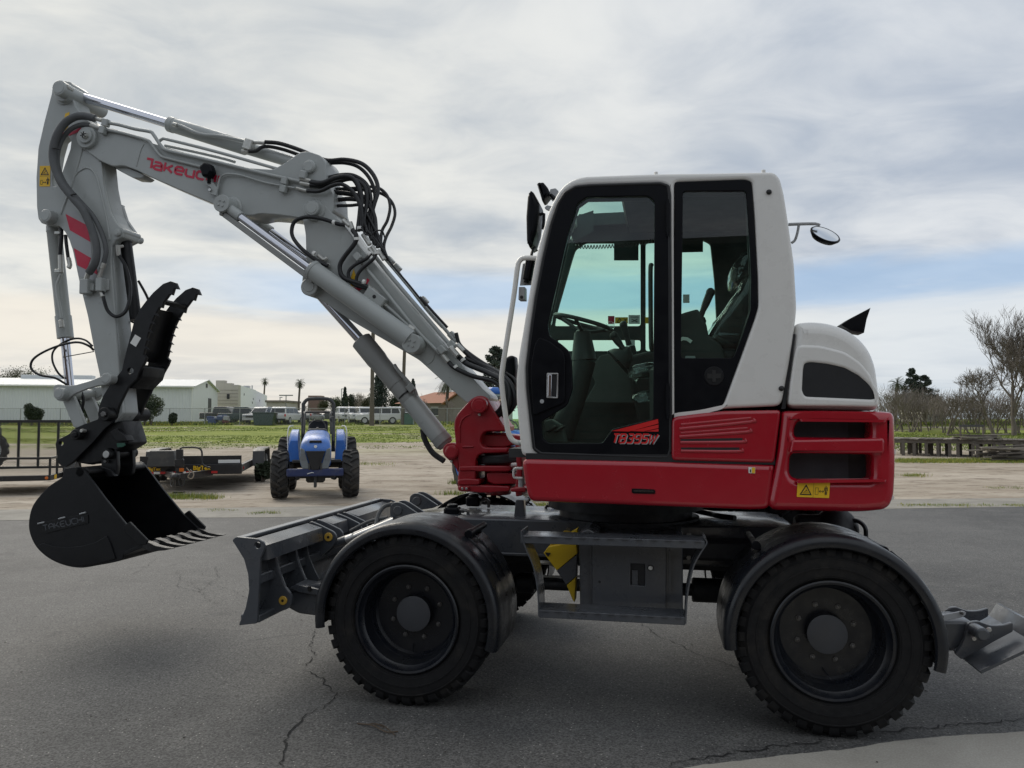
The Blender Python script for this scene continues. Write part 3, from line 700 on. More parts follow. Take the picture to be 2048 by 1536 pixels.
lug = rnd(pl([(500, 1120), (549, 1108), (556, 1140), (568, 1172), (582, 1190), (584, 1206), (576, 1218), (552, 1226), (517, 1245), (505, 1200)], .22), .02)
for Y in (.22, .50, 1.9, 2.12): ob('arm_lug', g_ext(lug, Y, Y + .03, bev=.004), CHAS, bl)
lug2 = rnd(pl([(585, 1095), (620, 1042), (640, 1050), (668, 1064), (674, 1076), (668, 1090), (640, 1115), (600, 1120)], .9), .02)
for Y in (.90, 1.02, 1.38, 1.50): ob('cylinder_lug', g_ext(lug2, Y, Y + .022, bev=.004), CHAS, bl)
for q, Y in (((566, 1201), .217), ((657, 1074), .897)):
    c = U(*q, Y); r = 8.2 * ppm(*q, Y)
    o = ob('yellow_bush', g_rev(c, (0, 1, 0), [(-.006, r * .9), (-.003, r), (.01, r)], 22), YBUSH, bl); ob('bush_hole', g_rev(c, (0, 1, 0), [(-.008, r * .32), (.0, r * .32)], 12), INK, o)
# push arms back to the axle frame
armp = pl([(578, 1190), (600, 1172), (640, 1166), (700, 1160), (780, 1150), (780, 1200), (700, 1222), (640, 1231), (600, 1226), (574, 1212)], .38)
for Y in (.36, 1.94): ob('push_arm', g_ext(rnd(armp, .02), Y, Y + .14, bev=.012, res=2), CHAS, bl)
ob('arm_cover', [g_ext(pl([(580, 1176), (592, 1168), (638, 1178), (636, 1190), (600, 1184)], .34), .33, .50, bev=.004)], CHAS, bl); 
c = U(620, 1177, .325); ob('latch', [g_box(c.x - .012, c.x + .012, c.y - .012, c.y, c.z - .016, c.z + .016, .003)], INK, bl)
for Y in (.96, 1.44):
    ob('blade_cylinder', [g_cyl(U(668, 1088, Y), U(740, 1064, Y), .034, 16, .004), g_cyl(U(712, 1076, Y), U(790, 1044, Y), .046, 18, .004)], CHAS, bl)
    ob('cylinder_rod', [g_cyl(U(700, 1077, Y - .07), U(788, 1040, Y - .07), .020, 14), g_cyl(U(693, 1080, Y - .07), U(708, 1074, Y - .07), .03, 14, .003)], STEEL, bl)
each('blade_hose', [hose([(752, 1050, .95), (757, 1028, 1.0), (770, 1012, 1.05), (790, 1008, 1.1)], .016), hose([(700, 1062, 1.2), (740, 1042, 1.2), (775, 1035, 1.2)], .012)], HOSEG, bl)
for (q, Y) in (((796, 1021), .98), ((834, 1002), 1.42)):
    P = rnd(pl(zm(450, 960, 4.517, [(1470, 290), (1475, 235, .0), (1510, 205), (1550, 205), (1600, 225), (1750, 325), (1700, 350), (1480, 380)]), .98), .015)
    dx = U(*q, Y).x - U(792, 1022, .98).x; dz = U(*q, Y).z - U(792, 1022, .98).z
    P = [(a + dx, b + dz) for a, b in P]
    for k in (0, .13): ob('deck_lug', g_ext(P, Y + k, Y + k + .022, bev=.004), CHAS, ch)
    ob('deck_pin', g_rev(U(*q, Y) + Vector((0, -.012, 0)), (0, 1, 0), [(0, .030), (.004, .034), (.2, .034)], 22), CHAS, ch)
# front crossframe behind the blade
ob('front_frame', [g_ext(pl([(700, 1110), (790, 1044), (890, 1030), (960, 1034), (960, 1110), (860, 1130), (780, 1180), (700, 1180)], .85), .85, 1.6, bev=.02)], CHAS, EX)

# --- rear stabiliser blade
rb = bpy.data.objects.new('rear_stabiliser', None); link(rb, EX)
Y0, Y1 = .25, .92
def zr(pts): return zm(1840, 1180, 7.678, pts)
A, B = U(*zr([(945, 1290)])[0], Y0), U(*zr([(1820, 880)])[0], Y0)
n_ = Vector((B.x - A.x, 0, B.z - A.z)).normalized(); up_ = Vector((-n_.z, 0, n_.x)) * .018
Bt = B + Vector((0.05, 0, .085))
ob('foot_plate', g_ext([(A.x, A.z), (B.x, B.z), (B.x + up_.x, B.z + up_.z), (A.x + up_.x, A.z + up_.z)], Y0, Y1, bev=.003), CHAS, rb)
ob('foot_back', g_ext([(B.x, B.z), (B.x + .018, B.z), (Bt.x + .018, Bt.z), (Bt.x, Bt.z)], Y0, Y1, bev=.003), CHAS, rb)
gus = rnd(pl(zr([(540, 985), (620, 880), (680, 760), (710, 640), (740, 540), (800, 490), (900, 480), (980, 510), (1080, 545), (1180, 550), (1300, 540), (1430, 500), (1430, 640), (1180, 770), (900, 930), (640, 1070)]), .42), .01)
for Y in (.42, .76): ob('gusset', g_ext(gus, Y, Y + .03, bev=.004), CHAS, rb)
o = ringed_pin('pivot_boss', *zr([(970, 690)])[0], .30, 14.5, .16, CHAS, rb, .78)
for q in ((820, 740), (1055, 605)): ob('pivot_bolt', bolt(U(*zr([q])[0], .38), .014), STEEL, rb)
ob('link_arm', [g_ext(rnd(pl(zr([(150, 470), (700, 470), (860, 520), (900, 640), (720, 820), (480, 970), (330, 880), (150, 800)]), .48), .03), .48, .72, bev=.02)], CHAS, rb)
ob('lock_bar', [g_ext(rnd(pl(zr([(300, 385), (640, 312), (690, 330), (690, 375), (640, 410), (380, 465), (310, 450)]), .47), .01), .455, .47, bev=.003)], REFLG, rb)
for q in ((345, 415), (650, 360)): ob('lock_pin', pin(*zr([q])[0], .435, 3.2, .03, .002, 12), WORN, rb)
# hose arch and valve above the rear axle
each('rear_hose', [hose([(1690, 1040, .95), (1715, 1042, .9), (1730, 1055, .85), (1732, 1075, .85)], .014), hose([(1560, 1030, 1.0), (1590, 1010, 1.1), (1610, 1000, 1.2)], .016), hose([(1700, 1045, .9), (1712, 1055, .88), (1716, 1070, .86)], .010)], HOSE, EX)
ob('rear_tank', [g_sphere(U(1672, 1058, 1.0), .14, .16, .14, 20, 12), g_cyl(U(1590, 1062, 1.0), U(1675, 1062, 1.0), .11, 20, .02)], CHDK, EX)
# --- revolving body: red shell
UB = .12                                        # near face of the body
skirt = pl([(1043, 917), (1300, 922), (1550, 930), (1549, 940), (1540, 1019), (1500, 1020), (1062, 1003), (1054, 990), (1047, 955)], UB)
sk = ob('body_skirt', g_ext(rnd(skirt, .04), UB, UB + .35, bev=.030, res=4), RED, EX, 50)
ob('marker_lamp', g_ext(rnd(pl([(1263, 977), (1310, 979), (1311, 988), (1264, 987)], UB - .006), .01), UB - .006, UB + .02, bev=.003), PLAS, sk)
o = ob('lamp_lens', g_ext(rnd(pl([(1267, 980), (1307, 981.5), (1307, 985), (1267, 984)], UB - .010), .004), UB - .010, UB - .005, bev=.001), mat('amber_dim_lens', (.025, .02, .018), .3), sk)
def quad(px4, Y, th=.0025): return g_ext(pl(px4, Y), Y - th, Y, bev=0.0)
ob('caution_label', quad([(1497, 934), (1510.5, 935), (1510, 947), (1497, 946)], UB - .001), WINK, sk); ob('caution_label', quad([(1504, 935), (1510, 935.4), (1509.6, 946.4), (1503.7, 946)], UB - .004), YEL, sk)
ob('label_mark', quad([(1499.6, 939), (1502, 939), (1502, 944.5), (1499.6, 944.5)], UB - .004, .0012), INK, sk)
panel = pl([(1344, 838), (1352, 833), (1400, 827), (1447, 822), (1562, 820), (1561, 835), (1550, 920), (1546, 926), (1347, 921), (1343, 914)], UB)
pn = ob('side_panel', g_ext(rnd(panel, .025), UB, UB + .25, bev=.018, res=3), RED, EX, 50)
for i, (a, b, c, d) in enumerate((((1359, 851), (1502, 838), (1502, 843), (1359, 857)), ((1359, 868), (1495, 858), (1495, 863), (1359, 872.5)), ((1361, 878), (1485, 876), (1485, 883), (1361, 884)), ((1362, 895), (1479, 895), (1479, 902), (1362, 901)))):
    if i > 1: ob('louvre_slot', g_ext(pl([a, b, c, d], UB - .0015), UB - .0015, UB + .004, bev=0), GRILL, pn)
    e, f = ((c[0] + 4, c[1] + 2), (d[0], d[1] + 2))
    P = [(U(f[0], f[1] - 1, UB).x, UB + .004, U(f[0], f[1] - 1, UB).z), (U(e[0] - 6, e[1] - 1, UB).x, UB + .004, U(e[0] - 6, e[1] - 1, UB).z), (U(e[0], e[1] - 6, UB).x, UB + .004, U(e[0], e[1] - 6, UB).z)]
    ob('louvre', g_tube(spl([Vector(p) for p in P], 3), .011, 8), RED, pn, 60)
    if i < 2:
        P2 = [(U(a[0] + 3, a[1] - 2, UB).x, UB + .004, U(a[0], a[1] - 2, UB).z), (U(b[0], b[1] - 2, UB).x, UB + .004, U(b[0], b[1] - 2, UB).z)]
        ob('louvre', g_tube(P2, .008, 8), RED, pn, 60)
# counterweight with the two open windows
Yw = .10
cwp = pl(zm(1300, 680, 3.938, [(1046, 560), (1300, 555), (1830, 562), (1915, 570), (1936, 605), (1946, 1000), (1932, 1230), (1900, 1310), (1850, 1342), (1680, 1360), (922, 1345), (960, 1150), (1010, 900), (1040, 640)]), Yw)
w1 = rnd(pl(zm(1300, 680, 3.938, [(1142, 765), (1146, 690), (1175, 640), (1230, 632), (1745, 640), (1747, 773)]), Yw), .025)
w2 = rnd(pl(zm(1300, 680, 3.938, [(1104, 1040), (1110, 925), (1135, 895), (1755, 905), (1756, 1104), (1165, 1100), (1118, 1075)]), Yw), .025)
cw = ob('counterweight', g_ext(rnd(cwp, .07, 6), Yw, Yw + 2.24, holes=[w1, w2], bev=.045, res=5), RED, EX, 50)
for (q, nm) in (((1590, 842), 0), ((1580, 908), 1)):
    zz = [(1130, 620), (1600, 620), (1600, 790), (1130, 790)] if nm == 0 else [(1095, 880), (1600, 880), (1600, 1115), (1095, 1115)]
    P = pl(zm(1300, 680, 3.938, zz), Yw); xs = [p[0] for p in P]; zs = [p[1] for p in P]
    ob('window_mesh', g_box(min(xs), max(xs), Yw + .12, Yw + .135, min(zs) - .02, max(zs) + .02), mat('mesh_panel%d' % nm, (.026, .028, .032), .5, var=.15, bump=.5, bscale=400), cw)
    ob('window_post', g_box(max(xs), max(xs) + .16, Yw + .15, Yw + .17, min(zs) - .02, max(zs) + .02), GRILL, cw)
ob('inner_block', g_box(XZ(1585, 900, Yw + .3)[0], XZ(1760, 900, Yw)[0] + .05, Yw + .3, Yw + 1.9, XZ(1600, 990, Yw)[1], XZ(1600, 840, Yw)[1]), GRILL, cw)
for zz in ([(1120, 785), (1835, 772), (1848, 790), (1848, 880), (1830, 895), (1100, 890)], [(1150, 1108), (1850, 1098), (1866, 1104), (1862, 1118), (1150, 1122)], [(1180, 622), (1850, 628), (1862, 636), (1858, 650), (1180, 640)]):
    ob('window_rib', g_ext(rnd(pl(zm(1300, 680, 3.938, zz), Yw - .022), .010), Yw - .026, Yw + .05, bev=.014, res=3), RED, cw, 60)
for zz in ([(1905, 860), (1935, 860), (1937, 900), (1905, 905)], [(1880, 1250), (1925, 1225), (1925, 1250), (1880, 1275)]):
    ob('rear_lamp', g_ext(rnd(pl(zm(1300, 680, 3.938, zz), Yw + .03), .006), Yw + .028, Yw + .06, bev=.004), WINK, cw)
# warning label on the counterweight
def warn_label(parent, q, Y, horizontal=True, rowsplit=.5):
    """q: four pixel corners, clockwise from top left"""
    def at(u, v):
        a = Vector(q[0]).lerp(Vector(q[1]), u); b = Vector(q[3]).lerp(Vector(q[2]), u); return a.lerp(b, v)
    def P(pts): return pl([at(*p) for p in pts], Y)
    base = ob('warning_label', g_ext(rnd(P([(0, 0), (1, 0), (1, 1), (0, 1)]), .004), Y - .002, Y, bev=0), YEL, parent)
    y1, y0 = Y - .0022, Y - .0035
    def tri(cx, cy, w, h):
        o_ = P([(cx - w, cy + h), (cx + w, cy + h), (cx, cy - h)]); i_ = P([(cx - w * .72, cy + h * .80), (cx + w * .72, cy + h * .80), (cx, cy - h * .62)])
        return g_ext(o_, y0, y1, holes=[i_], bev=0)
    def st(lines, w): return g_stroke([P(l) for l in lines], w, y0, y1)
    k = abs(P([(0, 0)])[0][0] - P([(1, 0)])[0][0])
    if horizontal:
        g = [tri(.27, .52, .19, .34), st([[(.17, .72), (.37, .72)], [(.22, .66), (.30, .58), (.27, .48)], [(.26, .56), (.33, .62)]], k * .012), st([[(.5, .02), (.5, .98)]], k * .006),
             st([[(.56, .38), (.65, .38), (.65, .80), (.56, .80), (.56, .38)]], k * .009), st([[(.68, .60), (.82, .60)], [(.72, .53), (.68, .60), (.72, .67)], [(.78, .53), (.82, .60), (.78, .67)]], k * .013),
             st([[(.885, .34), (.885, .62)], [(.85, .36), (.92, .36), (.93, .56)], [(.85, .36), (.845, .56)], [(.87, .6), (.87, .80)], [(.905, .6), (.905, .80)]], k * .022), g_ext(P(circ(.885, .27, .022, 10)), y0, y1, bev=0)]
    else:
        g = [tri(.5, .26, .40, .19), st([[(.3, .36), (.7, .36)], [(.4, .33), (.55, .28), (.5, .22)]], k * .03), st([[(.02, .5), (.98, .5)]], k * .012),
             st([[(.12, .70), (.30, .70), (.30, .90), (.12, .90), (.12, .70)]], k * .018), st([[(.36, .80), (.62, .80)], [(.43, .77), (.36, .80), (.43, .83)], [(.55, .77), (.62, .80), (.55, .83)]], k * .03),
             st([[(.80, .64), (.80, .76)], [(.70, .66), (.90, .66), (.90, .74)], [(.70, .66), (.70, .74)], [(.76, .76), (.76, .90)], [(.84, .76), (.84, .90)]], k * .05), g_ext(P(circ(.80, .605, .045, 10)), y0, y1, bev=0)]
    ob('label_pictogram', g, INK, base, smooth=0)
warn_label(cw, zm(1300, 680, 3.938, [(1163, 1112), (1418, 1119), (1410, 1245), (1155, 1235)]), Yw - .001)
# --- white engine hood
Yh = .13
hood = pl([(1572, 817), (1577, 765), (1584, 715), (1590, 664), (1594, 645), (1620, 641), (1655, 643), (1690, 653), (1722, 673), (1744, 699), (1756, 730), (1763, 780), (1765, 822), (1680, 820)], Yh)
hv = rnd(pl(zm(1300, 680, 3.938, [(1197, 400), (1205, 240), (1215, 185), (1260, 175), (1400, 190), (1530, 220), (1640, 280), (1720, 350), (1765, 420), (1775, 460), (1740, 468), (1220, 445)]), Yh), .015)
hd = ob('engine_hood', g_ext(rnd(hood, .09, 5), Yh + .012, Yh + 2.1, bev=.07, res=6), WHITE, EX, 55)
hside = pl([(1576, 812), (1581, 765), (1588, 716), (1594, 690), (1640, 691), (1690, 704), (1722, 726), (1744, 755), (1754, 790), (1757, 815), (1680, 813)], Yh)
ob('hood_side', g_ext(rnd(hside, .03, 4), Yh - .012, Yh + .06, holes=[hv], bev=.016, res=4), WHITE, hd, 55)
ob('hood_mesh', g_ext(pl([(1598, 720), (1680, 720), (1726, 742), (1748, 775), (1751, 801), (1598, 801)], Yh), Yh - .002, Yh + .011, bev=0), GRILL, hd)
ob('hood_gap', g_ext(pl([(1563, 818), (1569, 778), (1579, 728), (1587, 668), (1591, 668), (1583, 728), (1575, 780), (1571, 818)], Yh + .03), Yh + .03, Yh + .5, bev=0), GRILL, hd)
ob('exhaust_fin', g_ext(pl([(1680, 650), (1700, 637), (1740, 616), (1732, 640), (1727, 666), (1700, 662)], .8), .78, .95, bev=.006), PLAS, hd)
# body floor and far side so that nothing stands open
fx0, fz0 = XZ(1060, 1000, UB); fx1, fz1 = XZ(1540, 1016, UB)
ob('body_floor', [g_box(fx0 + .03, fx1 + .6, UB + .05, 2.30, fz1 + .02, fz1 + .09, .01)], CHDK, EX)
ob('body_far_side', [g_box(fx0 + .25, fx1 + .1, 1.55, 2.32, fz1 + .05, fz1 + .86, .05, 3)], RED, EX)
ob('seal_strip', [g_box(XZ(1052, 915, UB + .02)[0], XZ(1550, 928, UB + .02)[0], UB + .015, UB + .10, XZ(1200, 926, UB)[1], XZ(1200, 908, UB)[1])], GRILL, EX)

# --- cab
CB, CF = .15, 1.16                              # near and far faces
cab = bpy.data.objects.new('cab', None); link(cab, EX)
sil = [(1165, 352), (1140, 360), (1120, 377), (1106, 402), (1096, 424), (1082, 472), (1070, 520), (1058, 585), (1044, 672), (1038, 705), (1032, 758), (1032, 795), (1037, 855), (1043, 913), (1200, 918), (1344, 921), (1344, 834), (1400, 828), (1450, 817), (1563, 812), (1570, 776), (1579, 727), (1589, 661), (1594, 617), (1589, 528), (1576, 437), (1568, 385), (1560, 355), (1548, 343), (1482, 344), (1300, 347)]
door_o = [(1150, 374), (1180, 371), (1320, 367), (1336, 372), (1339, 390), (1341, 900), (1336, 914), (1322, 915), (1082, 907), (1068, 897), (1062, 840), (1055, 775), (1054, 735), (1062, 665), (1072, 595), (1086, 520), (1102, 450), (1116, 408), (1130, 386)]
win_o = [(1349, 364), (1490, 359), (1503, 363), (1508, 424), (1515, 554), (1516, 614), (1508, 640), (1487, 698), (1446, 810), (1400, 822), (1347, 831)]
door_h = [(1155, 407), (1173, 394), (1296, 392), (1309, 403), (1306, 838), (1225, 858), (1205, 886), (1096, 886), (1084, 876), (1083, 843), (1134, 811), (1145, 778), (1143, 719), (1138, 702), (1124, 689), (1099, 672), (1095, 650), (1101, 625), (1138, 461)]
win_h = [(1366, 382), (1492, 381), (1496, 430), (1502, 554), (1501, 619), (1482, 679), (1467, 716), (1362, 716)]
fr = ob('cab_frame', g_ext(rnd(pl(sil, CB), .04, 4), CB, CB + .09, holes=[rnd(pl(door_o, CB), .03), rnd(pl(win_o, CB), .03)], bev=.022, res=4), WHITE, cab, 55)
for q in ((1538, 384), (1563, 777)): ob('rubber_plug', g_sphere(U(*q, CB - .005), .016, .012, .015, 12, 8), INK, fr)
for q in ((1312, 344), (1527, 340)): ob('roof_bolt', g_cyl(U(q[0], q[1] + 8, .3), U(q[0], q[1], .3), .012, 10, .002), WHITE, fr)
# liner behind the near frame, far wall with its windows
inner = [(a, b) for a, b in sil]
ob('frame_liner', g_ext(rnd(pl(sil, CB), .02), CB + .092, CB + .12, holes=[pl(door_h[:1] + door_h[1:4] + [(1306, 838), (1306, 890), (1083, 890), (1083, 843), (1099, 672), (1095, 650), (1101, 625), (1138, 461)], CB), rnd(pl(win_h[:-2] + [(1450, 770), (1362, 790)], CB), .01)], bev=.006), CABDK, cab)
farA = [(1143, 520), (1150, 498), (1170, 484), (1281, 484), (1281, 652), (1108, 652), (1112, 628)]
farB = [(1291, 484), (1405, 478), (1421, 486), (1429, 560), (1433, 640), (1427, 702), (1291, 702)]
farC = [(1112, 679), (1281, 679), (1281, 702), (1128, 702)]
nsil = pl(sil, CB)
fw_ = ob('far_wall', g_ext(rnd(nsil, .02), CF - .06, CF, holes=[rnd(pl(p, CF - .06), .02) for p in (farA, farB, farC)], bev=.004), CABIN, cab)
ob('far_skin', g_ext(rnd(nsil, .02), CF + .001, CF + .05, holes=[rnd(pl(p, CF), .02) for p in (farA, farB, farC)], bev=.02, res=3), WHITE, cab)
for p in (farA, farB, farC): ob('far_pane', g_face(pl(p, CF - .03), CF - .03), PANE, cab)
# roof shell with the skylight
top = [p for p in [(1106, 402), (1120, 377), (1140, 360), (1165, 352), (1300, 347), (1482, 344), (1548, 343), (1560, 355), (1568, 385)]]
tw = pl(top, CB)
def band(idx0, idx1, x0, x1, y0, y1, th=.05):
    """piece of the roof between two x positions"""
    P = []
    Q = []
    n = 14
    def zat(x):
        for i in range(len(tw) - 1):
            if tw[i][0] <= x <= tw[i + 1][0]: return tw[i][1] + (tw[i + 1][1] - tw[i][1]) * (x - tw[i][0]) / max(1e-6, tw[i + 1][0] - tw[i][0])
        return tw[-1][1]
    for i in range(n + 1):
        x = x0 + (x1 - x0) * i / n; z = zat(x); P.append((x, z - .012)); Q.append((x, z - .012 - th))
    return g_ext(P + Q[::-1], y0, y1, bev=.003)
sx0, sx1 = XZ(1146, 420, .65)[0], XZ(1247, 420, .65)[0]
rx0, rx1 = tw[0][0] + .02, tw[-1][0] - .03
ob('roof', [band(0, 0, rx0, sx0, CB + .05, CF, .06), band(0, 0, sx0, sx1, CB + .05, .24, .025), band(0, 0, sx0, sx1, 1.05, CF, .025), band(0, 0, sx1, rx1, CB + .05, CF, .07)], WHITE, cab)
ob('ceiling', [band(0, 0, sx1 + .02, rx1 - .02, CB + .12, CF - .06, .12), g_box(sx0, sx1, 1.0, 1.05, tw[3][1] - .09, tw[3][1] - .005)], CABIN, cab)
ob('skylight', ([(sx0, .2, tw[3][1] - .03), (sx1, .2, tw[3][1] - .03), (sx1, 1.0, tw[3][1] - .03), (sx0, 1.0, tw[3][1] - .03)], [(0, 1, 2, 3)]), PANE, cab)
# rear wall, floor, front pillars and windscreen
rw = pl([(1555, 400), (1566, 400), (1588, 560), (1588, 650), (1568, 780), (1555, 800), (1574, 640), (1572, 540)], CB)
rz = XZ(1580, 560, CB)
ob('rear_wall', [g_ext(rw, CB + .1, .34, bev=0), g_ext(rw, .98, CF - .06, bev=0), g_ext(pl([(1555, 400), (1566, 400), (1574, 455), (1562, 455)], CB), .34, .98, bev=0), g_ext(pl([(1572, 620), (1588, 620), (1568, 800), (1552, 800)], CB), .34, .98, bev=0)], CABIN, cab)
rp_ = pl([(1568, 452), (1581, 620)], CB); ob('rear_pane', ([(rp_[0][0], .33, rp_[0][1]), (rp_[0][0], .99, rp_[0][1]), (rp_[1][0], .99, rp_[1][1]), (rp_[1][0], .33, rp_[1][1])], [(0, 1, 2, 3)]), PANE, cab)
ob('cab_floor', [g_box(XZ(1048, 905, .5)[0] - .05, XZ(1344, 905, CB)[0] + .5, CB + .1, CF - .05, XZ(1200, 918, CB)[1], XZ(1200, 900, CB)[1])], CABDK, cab)
ws = pl([(1110, 400), (1098, 425), (1084, 472), (1072, 520), (1060, 585), (1046, 672), (1040, 705), (1035, 758), (1035, 795)], CB)
V = []; F = []
for (x, z) in ws: V += [(x + .02, CB + .08, z), (x + .02, CF - .04, z)]
for i in range(len(ws) - 1): F.append((2 * i, 2 * i + 1, 2 * i + 3, 2 * i + 2))
ob('windscreen', (V, F), PANE, cab)
lo = pl([(1035, 795), (1039, 855), (1046, 905)], CB)
ob('front_lower_panel', g_ext([lo[0], lo[1], lo[2], (lo[2][0] + .05, lo[2][1]), (lo[1][0] + .05, lo[1][1]), (lo[0][0] + .05, lo[0][1])], CB + .06, CF, bev=.005), WHITE, cab)
# rear part of the cab floor: engine bulkhead behind the seat, dark
ob('seat_base', [g_box(XZ(1300, 800, .5)[0], XZ(1560, 800, .4)[0], .32, 1.02, XZ(1400, 905, .3)[1], XZ(1400, 735, .6)[1], .03)], CABDK, cab)
# door
Yd = CB - .012
dr = ob('door_frame', g_ext(rnd(pl(door_o, Yd), .004), Yd, Yd + .035, holes=[rnd(pl(door_h, Yd), .016)], bev=.006, res=2), PLAS, cab, 50)
ob('door_pane', g_face(pl(door_h, Yd + .02), Yd + .02), PANE, dr)
seal = spl2(pl(door_o, Yd - .002), 1, True); P3 = [Vector((x, Yd + .006, z)) for x, z in rnd(pl(door_o, Yd), .01)]
ob('door_seal', g_tube(P3, .011, 8, closed=True), HOSE, dr, 60)
hp = rnd(pl([(1067, 832), (1062, 770), (1061, 735), (1069, 690), (1078, 674), (1100, 683), (1126, 703), (1130, 716), (1130, 800), (1124, 808), (1098, 818)], Yd - .010), .02)
ob('handle_panel', g_ext(hp, Yd - .014, Yd + .004, bev=.006, res=2), PLAS, dr)
hn = ob('door_handle', g_ext(rnd(pl([(1094, 746), (1117, 746), (1116, 797), (1093, 796)], Yd - .018), .006), Yd - .026, Yd - .010, holes=[pl([(1097, 749), (1114, 749), (1113, 794), (1096, 793)], Yd - .02)], bev=.003), STEEL, dr)
ob('handle_well', g_ext(pl([(1096, 748), (1115, 748), (1114, 795), (1095, 794)], Yd - .015), Yd - .016, Yd - .0145, bev=0), GRILL, hn)
ob('handle_grip', g_ext(rnd(pl([(1096.5, 749), (1104, 749), (1103, 794), (1095.5, 793)], Yd - .022), .004), Yd - .030, Yd - .018, bev=.004, res=2), CHROME, hn)
c = U(1084, 803, Yd - .016); ob('lock', g_rev(c, (0, 1, 0), [(-.006, .010), (-.004, .0125), (.004, .0125)], 18), REFLG, dr)
for (a, b) in ((405, 468), (772, 832)):
    x_, z0_ = XZ(1336, b, Yd - .01); _, z1_ = XZ(1336, a, Yd - .01)
    ob('hinge', [g_box(x_ - .012, x_ + .014, Yd - .024, Yd + .01, z0_, z1_, .005), g_cyl((x_, Yd - .022, z0_ - .015), (x_, Yd - .022, z1_ + .015), .009, 10)], PLAS, dr)
# model number on the door glass
Yt = Yd - .003
def tbar(px4): return g_ext(pl(px4, Yt), Yt - .002, Yt, bev=0)
for q in ([(1223, 862), (1316, 838), (1317, 847), (1258, 863)], [(1262, 862), (1317, 849), (1317, 856), (1287, 863)], [(1291, 863), (1317, 857.5), (1317, 863)]): ob('stripe_decal', tbar(q), REDNEON, dr)
def letters(word, box, Y, w, shear=0.0, m=REDDEC, parent=None, name='lettering', adv=None, gap=.16, y0=.0012, y1=.0):
    """stroke lettering; box: pixel corners of the baseline left, baseline right, top left"""
    GL = {'T': [[(0, 1), (.9, 1)], [(.45, 1), (.45, 0)]], 'A': [[(0, 0), (0, .72), (.28, 1), (.62, 1), (.9, .72), (.9, 0)], [(0, .42), (.9, .42)]], 'K': [[(0, 1), (0, 0)], [(.85, 1), (.3, .5), (.05, .5)], [(.3, .5), (.9, 0)]],
          'E': [[(.9, 1), (.25, 1), (0, .75), (0, .25), (.25, 0), (.9, 0)], [(0, .5), (.8, .5)]], 'U': [[(0, 1), (0, .25), (.25, 0), (.65, 0), (.9, .25), (.9, 1)]], 'C': [[(.9, 1), (.25, 1), (0, .75), (0, .25), (.25, 0), (.9, 0)]],
          'H': [[(0, 1), (0, 0)], [(.9, 1), (.9, 0)], [(0, .5), (.9, .5)]], 'I': [[(.05, 1), (.05, 0)]], 'B': [[(0, 0), (0, 1), (.7, 1), (.85, .86), (.85, .64), (.72, .53), (.88, .4), (.88, .14), (.74, 0), (0, 0)], [(0, .53), (.72, .53)]],
          '3': [[(.05, 1), (.75, 1), (.88, .86), (.88, .64), (.76, .52), (.88, .4), (.88, .14), (.75, 0), (0, 0)], [(.25, .52), (.76, .52)]], '9': [[(.85, .5), (.12, .5), (0, .62), (0, .88), (.12, 1), (.75, 1), (.88, .88), (.88, .12), (.75, 0), (.05, 0)]],
          '5': [[(.9, 1), (.05, 1), (.05, .55), (.75, .55), (.88, .43), (.88, .12), (.75, 0), (0, 0)]], 'W': [[(0, 1), (.16, 0), (.58, .85), (.76, 0), (1.2, 1)]],
          't': [[(0, 1), (.60, 1), (.60, .0)]], 'a': [[(0, .82), (.6, .82), (.85, .6), (.85, 0), (.2, 0), (0, .14), (0, .30), (.2, .44), (.85, .44)]], 'e': [[(.85, .02), (.2, .02), (0, .2), (0, .62), (.2, .82), (.65, .82), (.85, .62), (.85, .42), (0, .42)]],
          'u': [[(0, .82), (0, .2), (.2, 0), (.85, 0), (.85, .82)]], 'c': [[(.85, .82), (.2, .82), (0, .62), (0, .2), (.2, 0), (.85, 0)]], 'k': [[(0, 1), (0, 0)], [(.8, .82), (.3, .42), (.05, .42)], [(.3, .42), (.85, 0)]], 'h': [[(0, .82), (0, 0)], [(0, .44), (.85, .44)], [(.85, .82), (.85, 0)]], 'i': [[(.05, .82), (.05, 0)]]}
    wd_ = {'I': .1, 'i': .1, 'W': 1.2, 't': .62}
    tot = sum(wd_.get(c, .9) for c in word) + gap * (len(word) - 1) * 2
    O = U(*box[0], Y); ax = U(*box[1], Y) - O; upv = U(*box[2], Y) - O
    x = 0; out = []
    for c in word:
        ln = []
        for pl_ in GL[c]:
            q = []
            for (a, b) in pl_:
                v = O + ax * ((x + a + shear * b) / tot) + upv * b; q.append((v.x, v.z))
            ln.append(q)
        out.append(ob(name, g_stroke(ln, w, Y - y0, Y - y1), m, parent, smooth=0)); x += wd_.get(c, .9) + gap * 2
    return out
letters('TB395W', ((1225.4, 886.4), (1313.4, 887.6), (1228.4, 869.6)), Yt, .009, .15, REFLG, dr, 'letter_shadow', gap=.15, y0=.0012)
letters('TB395W', ((1223.5, 885), (1311.5, 886), (1226.5, 868)), Yt - .0016, .0095, .15, REDNEON, dr, 'letter', gap=.15)
# rear quarter window
rq = ob('quarter_frame', g_ext(rnd(pl(win_o, CB + .004), .015), CB + .004, CB + .03, holes=[rnd(pl(win_h, CB), .02)], bev=.004), PLAS, cab)
ob('quarter_pane', g_face(pl(win_h, CB + .018), CB + .018), PANE, rq)
ob('vent_disc', g_rev(U(1428, 752, CB + .001), (0, 1, 0), [(-.002, .052), (.003, .056)], 32), BLACK, rq)
c = U(1428, 752, CB - .003); ob('vent_cross', [g_box(c.x - .038, c.x + .038, c.y - .002, c.y, c.z - .014, c.z + .014), g_box(c.x - .010, c.x + .010, c.y - .0035, c.y - .0021, c.z - .034, c.z + .034)], INK, rq)
